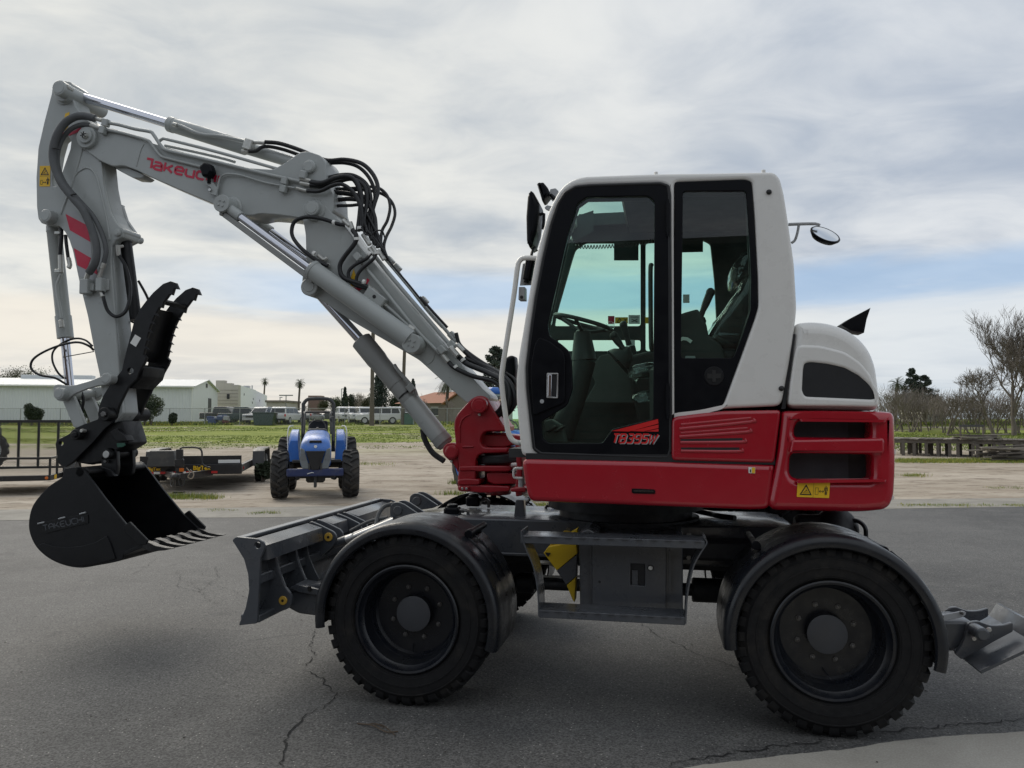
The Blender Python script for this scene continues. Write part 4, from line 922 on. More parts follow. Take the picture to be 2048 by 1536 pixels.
# --- inside the cab
sw = U(1166, 645, .66)
ring = [sw + Vector((.185 * math.cos(a), .185 * math.sin(a), -.115 * .45 * math.cos(a))) for a in [2 * math.pi * i / 36 for i in range(36)]]
st_ = ob('steering_wheel', [g_tube(ring, .014, 8, closed=True)] + [g_tube([sw + Vector((0, 0, -.07)), ring[i]], .012, 6) for i in (4, 15, 26)] + [g_cyl(sw + Vector((0, 0, -.10)), sw + Vector((0, 0, -.05)), .05, 14, .01)], CABDK, cab)
ob('steering_knob', g_sphere(ring[2] + Vector((0, 0, .03)), .03, .03, .03, 12, 8), CLRP, st_)
b0 = U(1165, 665, .66); b1 = U(1168, 720, .66); b2 = U(1120, 870, .66)
ob('steering_column', [g_tube([sw + Vector((0, 0, -.08)), b0, b1], [.05, .055, .085], 12), g_tube([b1, U(1150, 800, .66), b2], [.08, .07, .09], 12)], CABDK, cab)
def joystick(px0, px1, Y, boot=True):
    A, B = U(*px0, Y), U(*px1, Y); d = B - A
    g = [g_tube([A, A + d * .35, A + d * .6, B], [.020, .018, .024, .026], 10, 3), g_sphere(B, .028, .03, .03, 12, 8)]
    if boot: g.append(g_tube([A - d * .25 + Vector((-.06, 0, -.03)), A - d * .05, A + d * .12], [.09, .055, .028], 12, 2))
    return ob('joystick', g, CABDK, cab)
joystick((1250, 703), (1228, 672), .55); joystick((1258, 690), (1247, 650), .95, False); joystick((1398, 640), (1421, 585), .5)
ob('left_console', [g_ext(rnd(pl([(1340, 640), (1366, 628), (1395, 620), (1412, 650), (1416, 672), (1440, 690), (1452, 716), (1452, 800), (1340, 800)], .42), .015), .36, .58, bev=.015, res=2)], CABDK, cab)
ob('console_label', [g_stroke([pl([(1358, 681), (1366, 677), (1374, 678), (1383, 684)], .355)], .020, .352, .354)], WINK, cab, 0)
ob('console_plate', g_ext(pl([(1371, 712), (1390, 712), (1391, 717), (1370, 717)], .34), .335, .34, bev=0), REFLG, cab)
ob('right_console', [g_ext(rnd(pl([(1250, 715), (1310, 700), (1440, 700), (1440, 860), (1280, 860)], .9), .02), .85, 1.08, bev=.02)], CABDK, cab)
ob('monitor', [g_ext(rnd(pl([(1215, 702), (1270, 690), (1275, 712), (1215, 730)], 1.0), .01), .98, 1.04, bev=.01)], CABDK, cab)
FLRP = mat('cab_floor_panel', (.10, .105, .10), .8, var=.12)
ob('floor_panel', g_ext(rnd(pl([(1170, 805), (1192, 765), (1180, 742), (1200, 712), (1218, 708), (1262, 758), (1268, 806)], .95), .01), .93, .97, bev=.004), FLRP, cab)
ob('pedal_box', g_ext(rnd(pl([(1086, 884), (1088, 845), (1110, 838), (1132, 850), (1140, 884)], .7), .01), .5, .9, bev=.01), FLRP, cab)
each('pedal', [g_obox(U(1104 + 16 * k, 858, .45), .07, .10, .012, (1, 0, .6), bev=.003) for k in range(2)], CABDK, cab)
# seat in its plastic cover
sb = [(1502, 560), (1490, 560), (1470, 590), (1440, 635), (1418, 668), (1412, 684), (1440, 700), (1470, 706), (1500, 690), (1520, 640), (1530, 580)]
seat = ob('seat', [g_ext(rnd(pl(sb, .62), .03), .42, .88, bev=.05, res=4), g_ext(rnd(pl([(1330, 712), (1400, 700), (1470, 702), (1480, 740), (1340, 748)], .62), .03), .40, .90, bev=.05, res=4)], SEATM, cab, 60)
ob('headrest', g_ext(rnd(pl([(1462, 545), (1470, 528), (1490, 510), (1512, 506), (1520, 520), (1512, 556), (1490, 562), (1468, 572)], .62), .02), .48, .82, bev=.05, res=4), SEATM, cab, 60)
def film(outline, Y, y0, y1, seed):
    rng = random.Random(seed); P = [(a + rng.uniform(-2, 2), b + rng.uniform(-2, 2)) for a, b in outline]
    g = g_ext(spl2(pl(P, Y), 4, True), y0, y1, bev=.06, res=5)
    V = []
    for v in g[0]:
        n_ = noise.noise(Vector((v[0] * 14, v[1] * 9, v[2] * 22 + seed))) * .016; V.append((v[0] + n_, v[1] - abs(n_), v[2] + n_ * .6))
    return V, g[1]
ob('seat_cover', film([(1460, 545), (1470, 526), (1490, 506), (1514, 502), (1526, 520), (1516, 556), (1500, 564), (1474, 580), (1462, 570)], .60, .44, .84, 1), CLRP, cab, 60)
ob('seat_cover', film([(1504, 556), (1488, 556), (1468, 588), (1438, 632), (1414, 666), (1408, 686), (1440, 704), (1470, 710), (1502, 694), (1524, 640), (1534, 580)], .60, .39, .90, 2), CLRP, cab, 60)
ob('seat_cover', film([(1262, 735), (1275, 727), (1306, 727), (1308, 752), (1280, 756), (1266, 765)], .42, .38, .62, 3), CLRP, cab, 60)
ob('seat_cover', film([(1264, 795), (1285, 784), (1306, 784), (1306, 798), (1275, 806)], .42, .38, .62, 4), CLRP, cab, 60)
ob('armrest', [g_ext(rnd(pl([(1264, 735), (1330, 728), (1330, 750), (1264, 757)], .46), .01), .42, .56, bev=.02, res=2)], SEATM, cab)
ob('door_grab', g_tube([U(1303, 530, .30), U(1301, 545, .26), U(1302, 680, .26), U(1304, 700, .30)], .014, 8, 4), CABIN, cab)
# cards, stickers, cord on the far side
for nm, q, Y, m in (('dark_card', [(1228, 484), (1277, 484), (1277, 521), (1228, 521)], CF - .075, CABIN), ('dark_card', [(1363, 480), (1406, 479), (1406, 504), (1363, 505)], CF - .075, CABIN), ('sun_visor', [(1139, 437), (1187, 421), (1187, 463), (1146, 484)], .9, CABIN),
                    ('warning_sticker', [(1230, 634.5), (1256, 634.5), (1256, 647), (1230, 647)], CF - .075, YEL), ('warning_sticker', [(1290, 634.5), (1304, 634.5), (1304, 647), (1290, 647)], CF - .075, YEL), ('white_sticker', [(1257, 630), (1280, 630), (1280, 648), (1257, 648)], CF - .075, WINK), ('red_sticker', [(1216, 632), (1229, 632), (1229, 648), (1216, 648)], CF - .075, REDDEC), ('white_sticker', [(1366, 589), (1379, 589), (1379, 606), (1366, 606)], CF - .075, WINK), ('white_sticker', [(1254, 680), (1270, 680), (1270, 692), (1254, 692)], CF - .075, WINK)):
    ob(nm, g_ext(pl(q, Y), Y - .003, Y, bev=0), m, cab)
ob('sticker_print', [g_stroke([pl([(1234, 645), (1239, 636.5), (1244, 645), (1234, 645)], CF - .079), pl([(1248, 637), (1252, 644)], CF - .079), pl([(1253, 637), (1247, 645)], CF - .079), pl([(1261, 634), (1277, 634)], CF - .079), pl([(1263, 638), (1275, 644)], CF - .079), pl([(1275, 638), (1263, 644)], CF - .079)], .004, CF - .0795, CF - .0785)], INK, cab, 0)
cord = []
A, B, C_ = U(1150, 493, .95), U(1230, 497, .95), U(1308, 481, .95)
for i in range(400):
    t = i / 399; p = (A * (1 - t) ** 2 + B * 2 * t * (1 - t) + C_ * t * t); a = t * 2 * math.pi * 26
    cord.append(p + Vector((0, .012 * math.cos(a), .012 * math.sin(a))))
ob('coiled_cord', g_tube(cord, .0035, 4), INK, cab, 60)
ob('cabin_lamp', [g_ext(rnd(pl([(1415, 381), (1452, 381), (1448, 408), (1440, 414), (1424, 414), (1418, 405)], .8), .005), .78, .82, bev=.004)], CABIN, cab)
# --- outside the cab: rail, mirrors, lamp
ob('hand_rail', [g_tube([U(1076, 517, .30), U(1050, 516, .30), U(1040, 521, .30), U(1035, 535, .30), U(1028, 590, .30), U(1014, 680, .30), U(1004, 745, .30), U(1004, 775, .30), U(1011, 830, .30), U(1016, 862, .30), U(1023, 878, .30), U(1034, 885, .30), U(1048, 886, .30)], .0165, 10, 4)], WHITE, EX, 60)
ob('rail_tie', [g_tube([U(1036, 884, .27), U(1042, 878, .27), U(1050, 887, .27), U(1042, 892, .27), U(1037, 884, .27)], .005, 5, 3)], CLRP, EX)
ob('front_mirror', [g_ext(rnd(pl([(1066, 388), (1072, 393), (1083, 415), (1083, 430), (1078, 470), (1070, 495), (1064, 502), (1058, 488), (1057, 440), (1060, 400)], .55), .01), .44, .66, bev=.03, res=4), g_tube([U(1070, 495, .5), U(1064, 505, .45), U(1062, 520, .4)], .010, 8, 3), g_tube([U(1080, 430, .5), U(1088, 428, .5), U(1086, 458, .48)], .010, 8, 2)], PLAS, EX, 55)
ob('rail_reservoir', [g_cyl(U(1061, 520, .33), U(1054, 560, .33), .030, 14, .006), g_cyl(U(1054, 558, .33), U(1052, 566, .33), .018, 12)], PLAS, EX)
ob('rail_bracket', [g_ext(pl([(1046, 528), (1075, 520), (1066, 570), (1040, 571)], .36), .35, .37, bev=.002), g_ext(rnd(pl([(1038, 574), (1050, 574), (1050, 600), (1037, 600)], .33), .004), .32, .40, bev=.004)], REFLG, EX)
ob('bracket_eye', pin(1043, 594, .315, 3.2, .01, .001, 12), INK, EX)
wl = ob('work_lamp', [g_ext(rnd(pl([(1077, 370), (1089, 369), (1098, 380), (1101, 392), (1091, 404), (1087, 406)], .50), .006), .44, .58, bev=.018, res=3), g_tube([U(1100, 388, .5), U(1110, 398, .45)], .012, 8)], PLAS, EX, 55)
ob('lamp_glass', g_ext(pl([(1075.5, 371), (1077.5, 371), (1088, 405), (1086, 405)], .50), .46, .57, bev=.002), WINK, wl)
each('lamp_bracket', [g_ext(rnd(pl([(1101, 380), (1112, 378), (1118, 384), (1106, 404), (1100, 396)], .5), .006), .48, .50, bev=.002), g_ext(rnd(pl([(1089, 416), (1094, 411), (1104, 413), (1100, 422), (1093, 420)], .4), .006), .39, .41, bev=.002)], REFLG, EX)
# far mirror on the right of the boom hose bundle
ob('far_mirror', [g_ext(rnd(pl([(1014, 718), (1024, 712), (1034, 714), (1036, 740), (1034, 780), (1026, 800), (1012, 790), (1012, 740)], 1.2), .02), 1.1, 1.25, bev=.03, res=3)], PLAS, EX, 55)
# rear mirror
ob('mirror_arm', [g_tube([U(1577, 449, .5), U(1600, 448, .5), U(1630, 447.5, .5), U(1640, 451, .5)], .010, 8, 2), g_tube([U(1598, 448, .5), U(1595, 465, .5), U(1590, 480, .5), U(1583, 486, .5)], .008, 8, 3)], REFLG, EX)
mc = U(1650, 470, .5); mn = Vector((.34, -.6, .72)).normalized()
rm = ob('rear_mirror', g_rev(mc, mn, [(-.04, .03), (-.03, .07), (-.004, .092), (.004, .094), (.008, .090), (.006, .080)], 36), PLAS, EX, 60)
ob('mirror_face', g_rev(mc + mn * .004, mn, [(0, .083), (.003, .082), (.006, .06), (.008, .02)], 36), MIRR, rm, 60)
# --- swing post and front lugs (cast, red)
def zs(pts): return zm(840, 760, 5.121, pts)
SP = 1.04
post = zs([(345, 480), (352, 410), (380, 350), (450, 270), (525, 192), (580, 163), (640, 160), (688, 186), (718, 245), (790, 360), (852, 462), (872, 470), (872, 528), (690, 524), (645, 542), (620, 585), (620, 650), (650, 686), (700, 692), (900, 694), (900, 745), (640, 752), (590, 775), (568, 825), (572, 880), (560, 1140), (400, 1140), (384, 1120), (384, 1000), (398, 890), (380, 780), (362, 650)])
sp = ob('swing_post', g_ext(rnd(pl(post, SP), .022), SP, SP + .36, bev=.011, res=2), REDC, EX, 50)
ob('cast_rib', g_ext(rnd(pl(zs([(398, 480), (420, 400), (470, 360), (520, 345), (515, 358), (470, 378), (432, 415), (412, 490), (408, 640), (400, 640)]), SP - .008), .004), SP - .010, SP + .01, bev=.007, res=2), REDC, sp, 60)
ob('cast_rib', g_ext(rnd(pl(zs([(432, 672), (548, 672), (552, 692), (432, 694)]), SP - .008), .008), SP - .010, SP + .01, bev=.007, res=2), REDC, sp, 60)
ringed_pin('boom_foot_pin', *zs([(603, 258)])[0], SP - .07, 15.5, .5, REDC, sp, .66)
ob('grease_nipple', pin(*zs([(605, 355)])[0], SP - .02, 2.6, .03, .002, 8), ZINC, sp)
ear = zs([(228, 720), (240, 680), (275, 648), (320, 640), (370, 650), (400, 700), (400, 800), (392, 960), (350, 870), (280, 810), (240, 770)])
for Y in (1.06, 1.30): ob('cylinder_ear', g_ext(rnd(pl(ear, 1.06), .025), Y, Y + .07, bev=.009, res=2), REDC, sp, 50)
ringed_pin('cylinder_foot_pin', *zs([(320, 740)])[0], 1.02, 13.5, .36, REDC, sp, .8)
ob('grease_nipple', pin(*zs([(318, 835)])[0], 1.04, 2.6, .03, .002, 8), ZINC, sp)
for zz, y0, y1 in (([(392, 885), (570, 880), (930, 880), (940, 920), (900, 938), (600, 938), (540, 930), (400, 935)], SP - .01, SP + .42), ([(384, 1020), (470, 1010), (610, 1018), (612, 1062), (590, 1076), (384, 1075)], SP - .02, SP + .40), ([(390, 1080), (560, 1076), (920, 1090), (920, 1140), (700, 1158), (400, 1142)], SP - .01, SP + .40), ([(680, 950), (770, 940), (1010, 960), (1010, 1064), (760, 1070), (690, 1040)], SP + .02, SP + .5), ([(640, 560), (870, 560), (1010, 568), (1012, 640), (870, 690), (640, 680)], SP + .10, SP + .45), ([(920, 1110), (1060, 1095), (1090, 1110), (1085, 1150), (930, 1148)], .70, SP + .3)):
    ob('swing_lug', g_ext(rnd(pl(zs(zz), y0), .018), y0, y1, bev=.008, res=2), REDC, EX, 50)
ob('king_pin', [g_cyl(U(*zs([(800, 1170)])[0], SP + .24), U(*zs([(800, 540)])[0], SP + .24), .10, 24, .01)], REDC, EX)
ob('frame_nose', g_ext(rnd(pl(zs([(965, 560), (1040, 570), (1050, 800), (1060, 1180), (990, 1190), (985, 1100), (1000, 900), (990, 700)]), .9), .015), .86, 1.7, bev=.008, res=2), REDC, EX)
lb = ob('front_lamp_block', g_ext(rnd(pl(zs([(396, 1090), (500, 1092), (500, 1136), (396, 1132)]), SP - .028), .006), SP - .03, SP, bev=.004), REDC, sp)
for q in ((432, 1112), (474, 1113)): ob('block_bolt', pin(*zs([q])[0], SP - .036, 2.6, .012, .002, 8), STEEL, lb)
ob('tie_hook', [g_tube([U(*zs([q])[0], .6) for q in ((1050, 905), (980, 905), (962, 925), (960, 985), (985, 1003), (1050, 1005))], .009, 8, 3)], WHITE, EX)
ob('tie_post', [g_cyl(U(*zs([(1035, 1010)])[0], .62), U(*zs([(1035, 1095)])[0], .62), .018, 10)], REFLG, EX)
each('swing_hose', [hose([(*zs([(1010, 770 + 14 * k)])[0], .9), (*zs([(850, 790 + 14 * k)])[0], 1.05), (*zs([(640, 800 + 12 * k)])[0], 1.1), (*zs([(600, 830)])[0], 1.25)], .020) for k in range(4)], HOSE, EX)

# --- lower boom
BN, BFR = 1.08, 1.36
lbm = [(604, 432), (605, 410), (616, 397), (630, 394), (646, 404), (668, 430), (686, 447), (722, 496), (771, 553), (870, 668), (962, 775), (982, 793), (975, 815), (960, 822), (931, 804), (838, 720), (700, 640), (648, 604), (622, 592), (604, 572), (604, 556), (612, 520), (611, 470), (607, 446)]
LB = ob('lower_boom', g_ext(rnd(pl(lbm, BN), .03), BN, BFR, bev=.008, res=2), GREY, EX)
ob('weld_plate', g_ext(rnd(pl([(690, 454), (720, 500), (700, 560), (672, 545), (684, 464)], BN - .004), .01), BN - .005, BN + .005, bev=.002), GREY, LB)
ob('foot_plate', g_ext(rnd(pl([(845, 672), (862, 690), (872, 702), (866, 722), (856, 730), (842, 716)], BN - .004), .02), BN - .006, BN + .005, bev=.003), GREY, LB)
ringed_pin('boom_joint_pin', 623, 416, BN - .05, 14, .40, GREY, LB, .72)
ob('joint_boss', pin(628, 420, BN - .012, 21, .06, .008), GREY, LB)
ringed_pin('trunnion_boss', 618, 573, BN - .06, 17, .42, GREY, LB, .6)
ob('far_cheek', g_ext(rnd(pl([(652, 412), (668, 400), (690, 420), (700, 450), (680, 450)], BFR), .02), BFR - .03, BFR + .02, bev=.006), GREY, LB)
# --- upper boom
ubm = [(152, 268), (160, 257), (178, 254), (227, 257), (262, 270), (294, 283), (360, 302), (430, 320), (500, 336), (546, 339), (572, 324), (600, 304), (616, 302), (642, 311), (651, 324), (652, 365), (667, 390), (668, 424), (650, 432), (600, 436), (560, 430), (520, 427), (500, 432), (470, 426), (434, 411), (360, 380), (296, 352), (272, 340), (246, 331), (226, 333), (202, 323), (161, 294), (151, 280)]
UN, UFAR = BN + .002, BFR - .002
UBM = ob('upper_boom', g_ext(rnd(pl(ubm, UN), .03), UN + .0, UFAR, bev=.008, res=2), GREY, EX)
ob('belly_plate', g_ext(rnd(pl([(226, 334), (246, 332), (275, 343), (292, 352), (285, 357), (266, 356), (245, 345)], UN + .05), .01), UN + .04, UN + .17, bev=.006), GREY, UBM)
ob('weld_seam', g_tube([U(288, 288, UN), U(281, 303, UN), U(273, 333, UN)], .005, 6, 2), GREY, UBM, 60)
ob('tip_boss', pin(171, 274, UN - .035, 19, .06, .006), GREY, UBM); ob('tip_pin', pin(169, 271, UN - .055, 13, .06, .004), GREY, UBM)
tn = U(166, 269, UN - .085); ob('castle_nut', g_rev(tn, (0, 1, 0), [(0, .020), (.004, .026), (.04, .03)], 6), ZINC, UBM, 20)
ob('nut_slot', [g_obox(tn + Vector((0, .002, 0)), .05, .012, .006, (math.cos(a), 0, math.sin(a))) for a in (.3, 1.35, 2.4)], INK, UBM)
ringed_pin('arm_cylinder_pin', 617, 332, UN - .03, 12, .36, GREY, UBM, .8)
ob('cylinder_boss', pin(462, 414, UN - .02, 20, .06, .012), GREY, UBM)
ob('far_bracket', g_ext(rnd(pl([(652, 330), (668, 334), (667, 395), (652, 390)], BFR - .06), .006), BFR - .06, BFR + .01, bev=.004), GREY, UBM)
letters('takeuchi', ((291, 334), (437, 366), (294.5, 317)), UN - .001, .0185, 0, REDDEC, UBM, 'letter', gap=.13, y0=.0025)
# --- cylinders
def cyl_part(name, a, b, Y, rpx, m, parent, bands=(), n=22):
    A, B = U(*a, Y), U(*b, Y); r = rpx * ppm(*a, Y); d = B - A; l = d.length
    prof = [(0, r * .93), (.006, r)]
    for t, w, k in bands: prof += [(l * t - w / 2, r), (l * t - w / 2 + .003, r * k), (l * t + w / 2 - .003, r * k), (l * t + w / 2, r)]
    prof += [(l - .006, r), (l, r * .93)]
    return ob(name, g_rev(A, d, prof, n), m, parent)
YS = .985
for Y, far in ((YS, 0), (2 * YC - YS, 1)):                       # pair of positioning cylinders on the boom's flanks
    dx = 0
    if far:
        def q(p): v = U(*p, YS); return Vector((v.x, Y, v.z))
    else:
        def q(p): return U(*p, Y)
    k = ppm(600, 540, YS)
    pc = ob('positioning_cylinder', [g_rev(q((622, 538)), q((820, 679)) - q((622, 538)), [(0, 17.5 * k), (.006, 19 * k), (.03, 19 * k), (.034, 17.8 * k), ((q((820, 679)) - q((622, 538))).length, 17.8 * k)], 26)], GREY, EX)
    ob('rod', g_cyl(q((462, 420)), q((628, 543)), 7.6 * k, 18), CHROME, pc)
    ob('rod_eye', [g_cyl(q((461, 419)), q((482, 434)), 10 * k, 16, .004)], GREY, pc)
    for c_, r_, l_ in (((450, 410), 16.5, .14), ((827, 688), 17.5, .14)):
        p = q(c_); yy = -.055 if not far else -.085
        o = ob('end_disc', g_rev(p + Vector((0, yy, 0)), (0, 1, 0), [(0, r_ * k * .95), (.004, r_ * k), (l_, r_ * k)], 28), GREY, pc)
        if not far:
            for a in range(4): ob('disc_bolt', bolt(p + Vector((.026 * math.cos(.5 + a * 1.571), yy, .026 * math.sin(.5 + a * 1.571))), .0085, h=.01), GREY, o, 20)
    ob('guard_bar', [g_obox((q((450, 430)) + q((628, 562))) / 2, (q((450, 430)) - q((628, 562))).length, .045, 10 * k, q((628, 562)) - q((450, 430)), bev=.004), g_obox(q((445, 428)), .03, .05, .03, bev=.004)], DKGREYP, pc)
# lift cylinder under the boom
LC = YC
lc = ob('lift_cylinder', [g_rev(U(722, 680, LC), U(892, 890, LC) - U(722, 680, LC), [(0, .074), (.006, .082), (.20, .082), (.24, .076), (.46, .074), (.461, .070), (1.0, .070), (1.001, .073), (1.04, .073), (1.045, .066), ((U(892, 890, LC) - U(722, 680, LC)).length, .060)], 32)], DKGREYP, EX)
for v in lc.data.vertices: pass
ob('barrel', [g_rev(U(820, 800, LC), U(892, 890, LC) - U(820, 800, LC), [(0, .0715), (.36, .0715)], 30)], GREY, lc)
ob('rod', [g_cyl(U(632, 580, LC), U(726, 685, LC), .040, 20)], CHROME, lc)
ob('clamp_band', [g_rev(U(812, 788, LC), U(892, 890, LC) - U(812, 788, LC), [(0, .0755), (.012, .0755)], 30, )], INK, lc)
ob('side_pipe', [g_tube([U(789, 730, LC - .05), U(797, 742, LC - .07), U(826, 775, LC - .07), U(833, 790, LC - .05)], .014, 8, 3)], DKGREYP, lc)
ob('pipe_clip', [g_obox(U(821, 776, LC - .085), .06, .03, .05, U(892, 890, LC) - U(722, 680, LC), bev=.004)], DKGREYP, lc)
ob('spring_hose', [hose([(845, 858, LC), (850, 880, LC), (865, 905, LC), (888, 922, LC - .02)], .022)], mat('ribbed_hose', (.012, .012, .013), .6, bump=.8, bscale=160), EX)
# arm cylinder on top
AC = YC
a0, a1 = U(338, 248, AC), U(612, 333, AC)
ac = ob('arm_cylinder', [g_rev(a0, a1 - a0, [(0, .058), (.008, .064), (.05, .064), (.054, .060), (.74, .060), (.76, .05), ((a1 - a0).length, .045)], 28)], GREY, EX)
ob('rod', g_cyl(U(136, 186, AC), U(345, 250, AC), .038, 20), CHROME, ac)
ob('rod_eye', [g_cyl(U(134, 185, AC), U(160, 193, AC), .05, 18, .008)], GREY, ac)
ob('cylinder_pipe', [g_tube([U(x, y, 1.13) for x, y in ((349, 250), (362, 252), (400, 268), (440, 272), (470, 278), (492, 283))], .013, 8, 3)], GREY, ac)
each('pipe_port', [g_obox(U(498, 290, 1.12), .075, .06, .085, a1 - a0, bev=.006), g_cyl(U(346, 248, 1.12), U(354, 251, 1.12), .018, 8), g_cyl(U(484, 302, 1.12), U(497, 304, 1.12), .016, 8), g_cyl(U(509, 285, 1.12), U(530, 286, 1.12), .015, 8)], ZINC, ac)
# --- arm
AN, AF = 1.10, 1.29
arm = [(103, 186), (104, 172), (112, 163), (126, 161), (140, 163), (147, 170), (146, 199), (150, 212), (161, 226), (181, 246), (190, 262), (196, 300), (202, 323), (206, 365), (212, 396), (220, 425), (230, 443), (246, 462), (244, 474), (230, 481), (223, 492), (222, 520), (229, 615), (237, 722), (243, 790), (246, 826), (230, 846), (212, 842), (206, 815), (199, 751), (188, 701), (175, 632), (160, 572), (145, 501), (138, 480), (130, 464), (118, 452), (94, 450), (82, 446), (76, 437), (73, 413), (72, 355), (76, 296), (88, 243)]
slot = [(134, 270), (142, 282), (140, 298), (126, 338), (118, 362), (112, 374), (106, 372), (104, 360), (106, 335), (115, 300), (126, 276)]
slotf = [(134, 270), (142, 282), (140, 298), (126, 338), (118, 362), (108, 374), (92, 372), (88, 360), (90, 335), (96, 300), (104, 272), (116, 262)]
ARM = ob('arm', [g_ext(rnd(pl(arm, AN), .012), AN, AN + .03, holes=[rnd(pl(slot, AN), .01)], bev=.008, res=2), g_ext(rnd(pl(arm, AN), .012), AN + .029, AF, holes=[rnd(pl(slotf, AN), .01)], bev=.008, res=2)], GREY, EX)
# cast relief on the arm's cheek
for path, r in (([(166, 294), (150, 350), (140, 380), (125, 420), (122, 428)], .010), ([(150, 352), (158, 343), (172, 336), (184, 340), (194, 356), (203, 390), (214, 440), (220, 480)], .009), ([(168, 300), (175, 300), (200, 322)], .008)):
    ob('cast_edge', g_tube([U(*p, AN) for p in path], r, 8, 5), GREY, ARM, 60)
ringed_pin('arm_head_pin', 117, 175, AN - .12, 13.5, .5, GREY, ARM, .78); ob('head_boss', pin(124, 184, AN - .05, 16.5, .08, .006), GREY, ARM); ob('head_collar', pin(127, 189, AN - .012, 18, .05, .006), GREY, ARM)
ob('head_bolt', pin(133, 173, AN - .10, 4.5, .06, .003, 8), ZINC, ARM)
ringed_pin('cylinder_top_pin', 90, 431, AN - .08, 11.5, .4, GREY, ARM, .75); ob('cylinder_top_boss', pin(95, 434, AN - .02, 13, .05, .005), GREY, ARM)
ringed_pin('thumb_lug_pin', 233, 465, AN - .02, 6.5, .30, GREY, ARM, .6)
ob('lug_tube', g_cyl(U(240, 462, AN), U(240, 462, AN) + Vector((0, .22, 0)), .03, 14), GREY, ARM)
fl = [(212, 396), (222, 428), (246, 462), (244, 474), (230, 481), (223, 492), (215, 470), (210, 430)]
ob('lug_cheek', g_ext(rnd(pl(fl, AN), .01), AF - .01, AF + .03, bev=.006), GREY, ARM)
# red and silver striped reflector
for q in ([(131.5, 428), (174, 450.5), (181, 484), (140, 460.5)], [(147.5, 496), (182, 516), (178, 527), (174, 540), (155, 530.5)], [(191, 526), (195.5, 550), (184, 543), (187, 536)]):
    ob('red_stripe', g_ext(pl(q, AN - .003), AN - .005, AN - .003, bev=0), REDDEC, ARM)
ob('reflector', g_ext(pl([(131, 426), (150, 420), (174, 449), (182, 484), (184, 520), (197, 552), (190, 562), (158, 552), (147, 496)], AN - .001), AN - .0025, AN - .0005, bev=0), REFLG, ARM)
warn_label(ARM, [(80, 332), (101, 331.5), (100, 373), (79, 373)], AN - .001, False)
ob('yellow_decal', g_ext(pl([(131, 227), (139, 224), (138, 238), (136, 254), (129, 262), (128, 240)], AN - .001), AN - .003, AN - .0005, bev=0), YEL, ARM)
ob('red_arc_decal', [g_stroke([pl([(123, 268), (140, 268), (152, 263), (162, 257)], AN - .001)], .026, AN - .003, AN - .0005)], REDDEC, ARM, 0)
ob('yellow_decal', g_ext(pl([(699, 540), (707, 536), (714, 560), (707, 574), (702, 571)], BN - .001), BN - .003, BN - .0005, bev=0), YEL, LB)
ob('red_arc_decal', [g_stroke([pl([(703, 577), (716, 579), (728, 573), (737, 558)], BN - .001)], .024, BN - .003, BN - .0005)], REDDEC, LB, 0)
# --- bucket cylinder
bc = ob('bucket_cylinder', [g_rev(U(107, 452, YC), U(131, 676, YC) - U(107, 452, YC), [(0, .056), (.05, .060), (.055, .057), (.78, .057), (.782, .064), ((U(131, 676, YC) - U(107, 452, YC)).length, .064)], 26)], GREY, EX)
ob('rod', g_cyl(U(128, 660, YC), U(140, 778, YC), .036, 18), CHROME, bc)
each('cylinder_pipe', [g_tube([U(x, y, 1.13) for x, y in ((122, 546), (119, 556), (114, 570), (115, 590), (121, 620), (123, 636))], .012, 8, 3)], GREY, bc)
each('pipe_fitting', [g_cyl(U(121, 510, 1.13), U(122, 546, 1.13), .020, 8, .003), g_cyl(U(122, 640, 1.12), U(124, 655, 1.12), .02, 8, .003), g_obox(U(116, 542, 1.12), .05, .03, .03, bev=.003), g_obox(U(116, 466, 1.12), .05, .03, .025, bev=.003)], ZINC, bc)
each('cylinder_hose', [hose([(122, 454, 1.14), (122, 480, 1.13), (120, 510, 1.13)], .018), hose([(131, 470, 1.16), (133, 490, 1.16), (137, 520, 1.16)], .014)], HOSE, bc)
ob('elbow', [g_tube([U(137, 516, 1.16), U(140, 530, 1.16), U(137, 536, 1.15)], .018, 8, 2)], ZINC, bc)
# --- links
def z0(pts): return zm(0, 700, 4.267, pts)
LN = 1.05
idl = rnd(pl(z0([(450, 315), (482, 290), (560, 304), (640, 300), (760, 266), (870, 222), (900, 192), (950, 195), (975, 240), (950, 290), (900, 300), (850, 302), (745, 330), (640, 372), (570, 420), (530, 440), (490, 432), (456, 395)]), LN), .02)
for Y in (LN, 1.36): ob('idler_link', g_ext(idl, Y, Y + .03, bev=.006, res=2), GREY, EX)
ringed_pin('link_pin', *z0([(498, 372)])[0], LN - .06, 10.5, .44, GREY, EX, .72); ringed_pin('link_pin', *z0([(903, 243)])[0], LN - .06, 10, .44, GREY, EX, .72)
blk = pl(z0([(535, 440), (625, 395), (722, 628), (690, 660), (628, 662)]), 1.09)
for Y in (1.09, 1.30): ob('bucket_link', g_ext(blk, Y, Y + .035, bev=.006), GREY, EX)
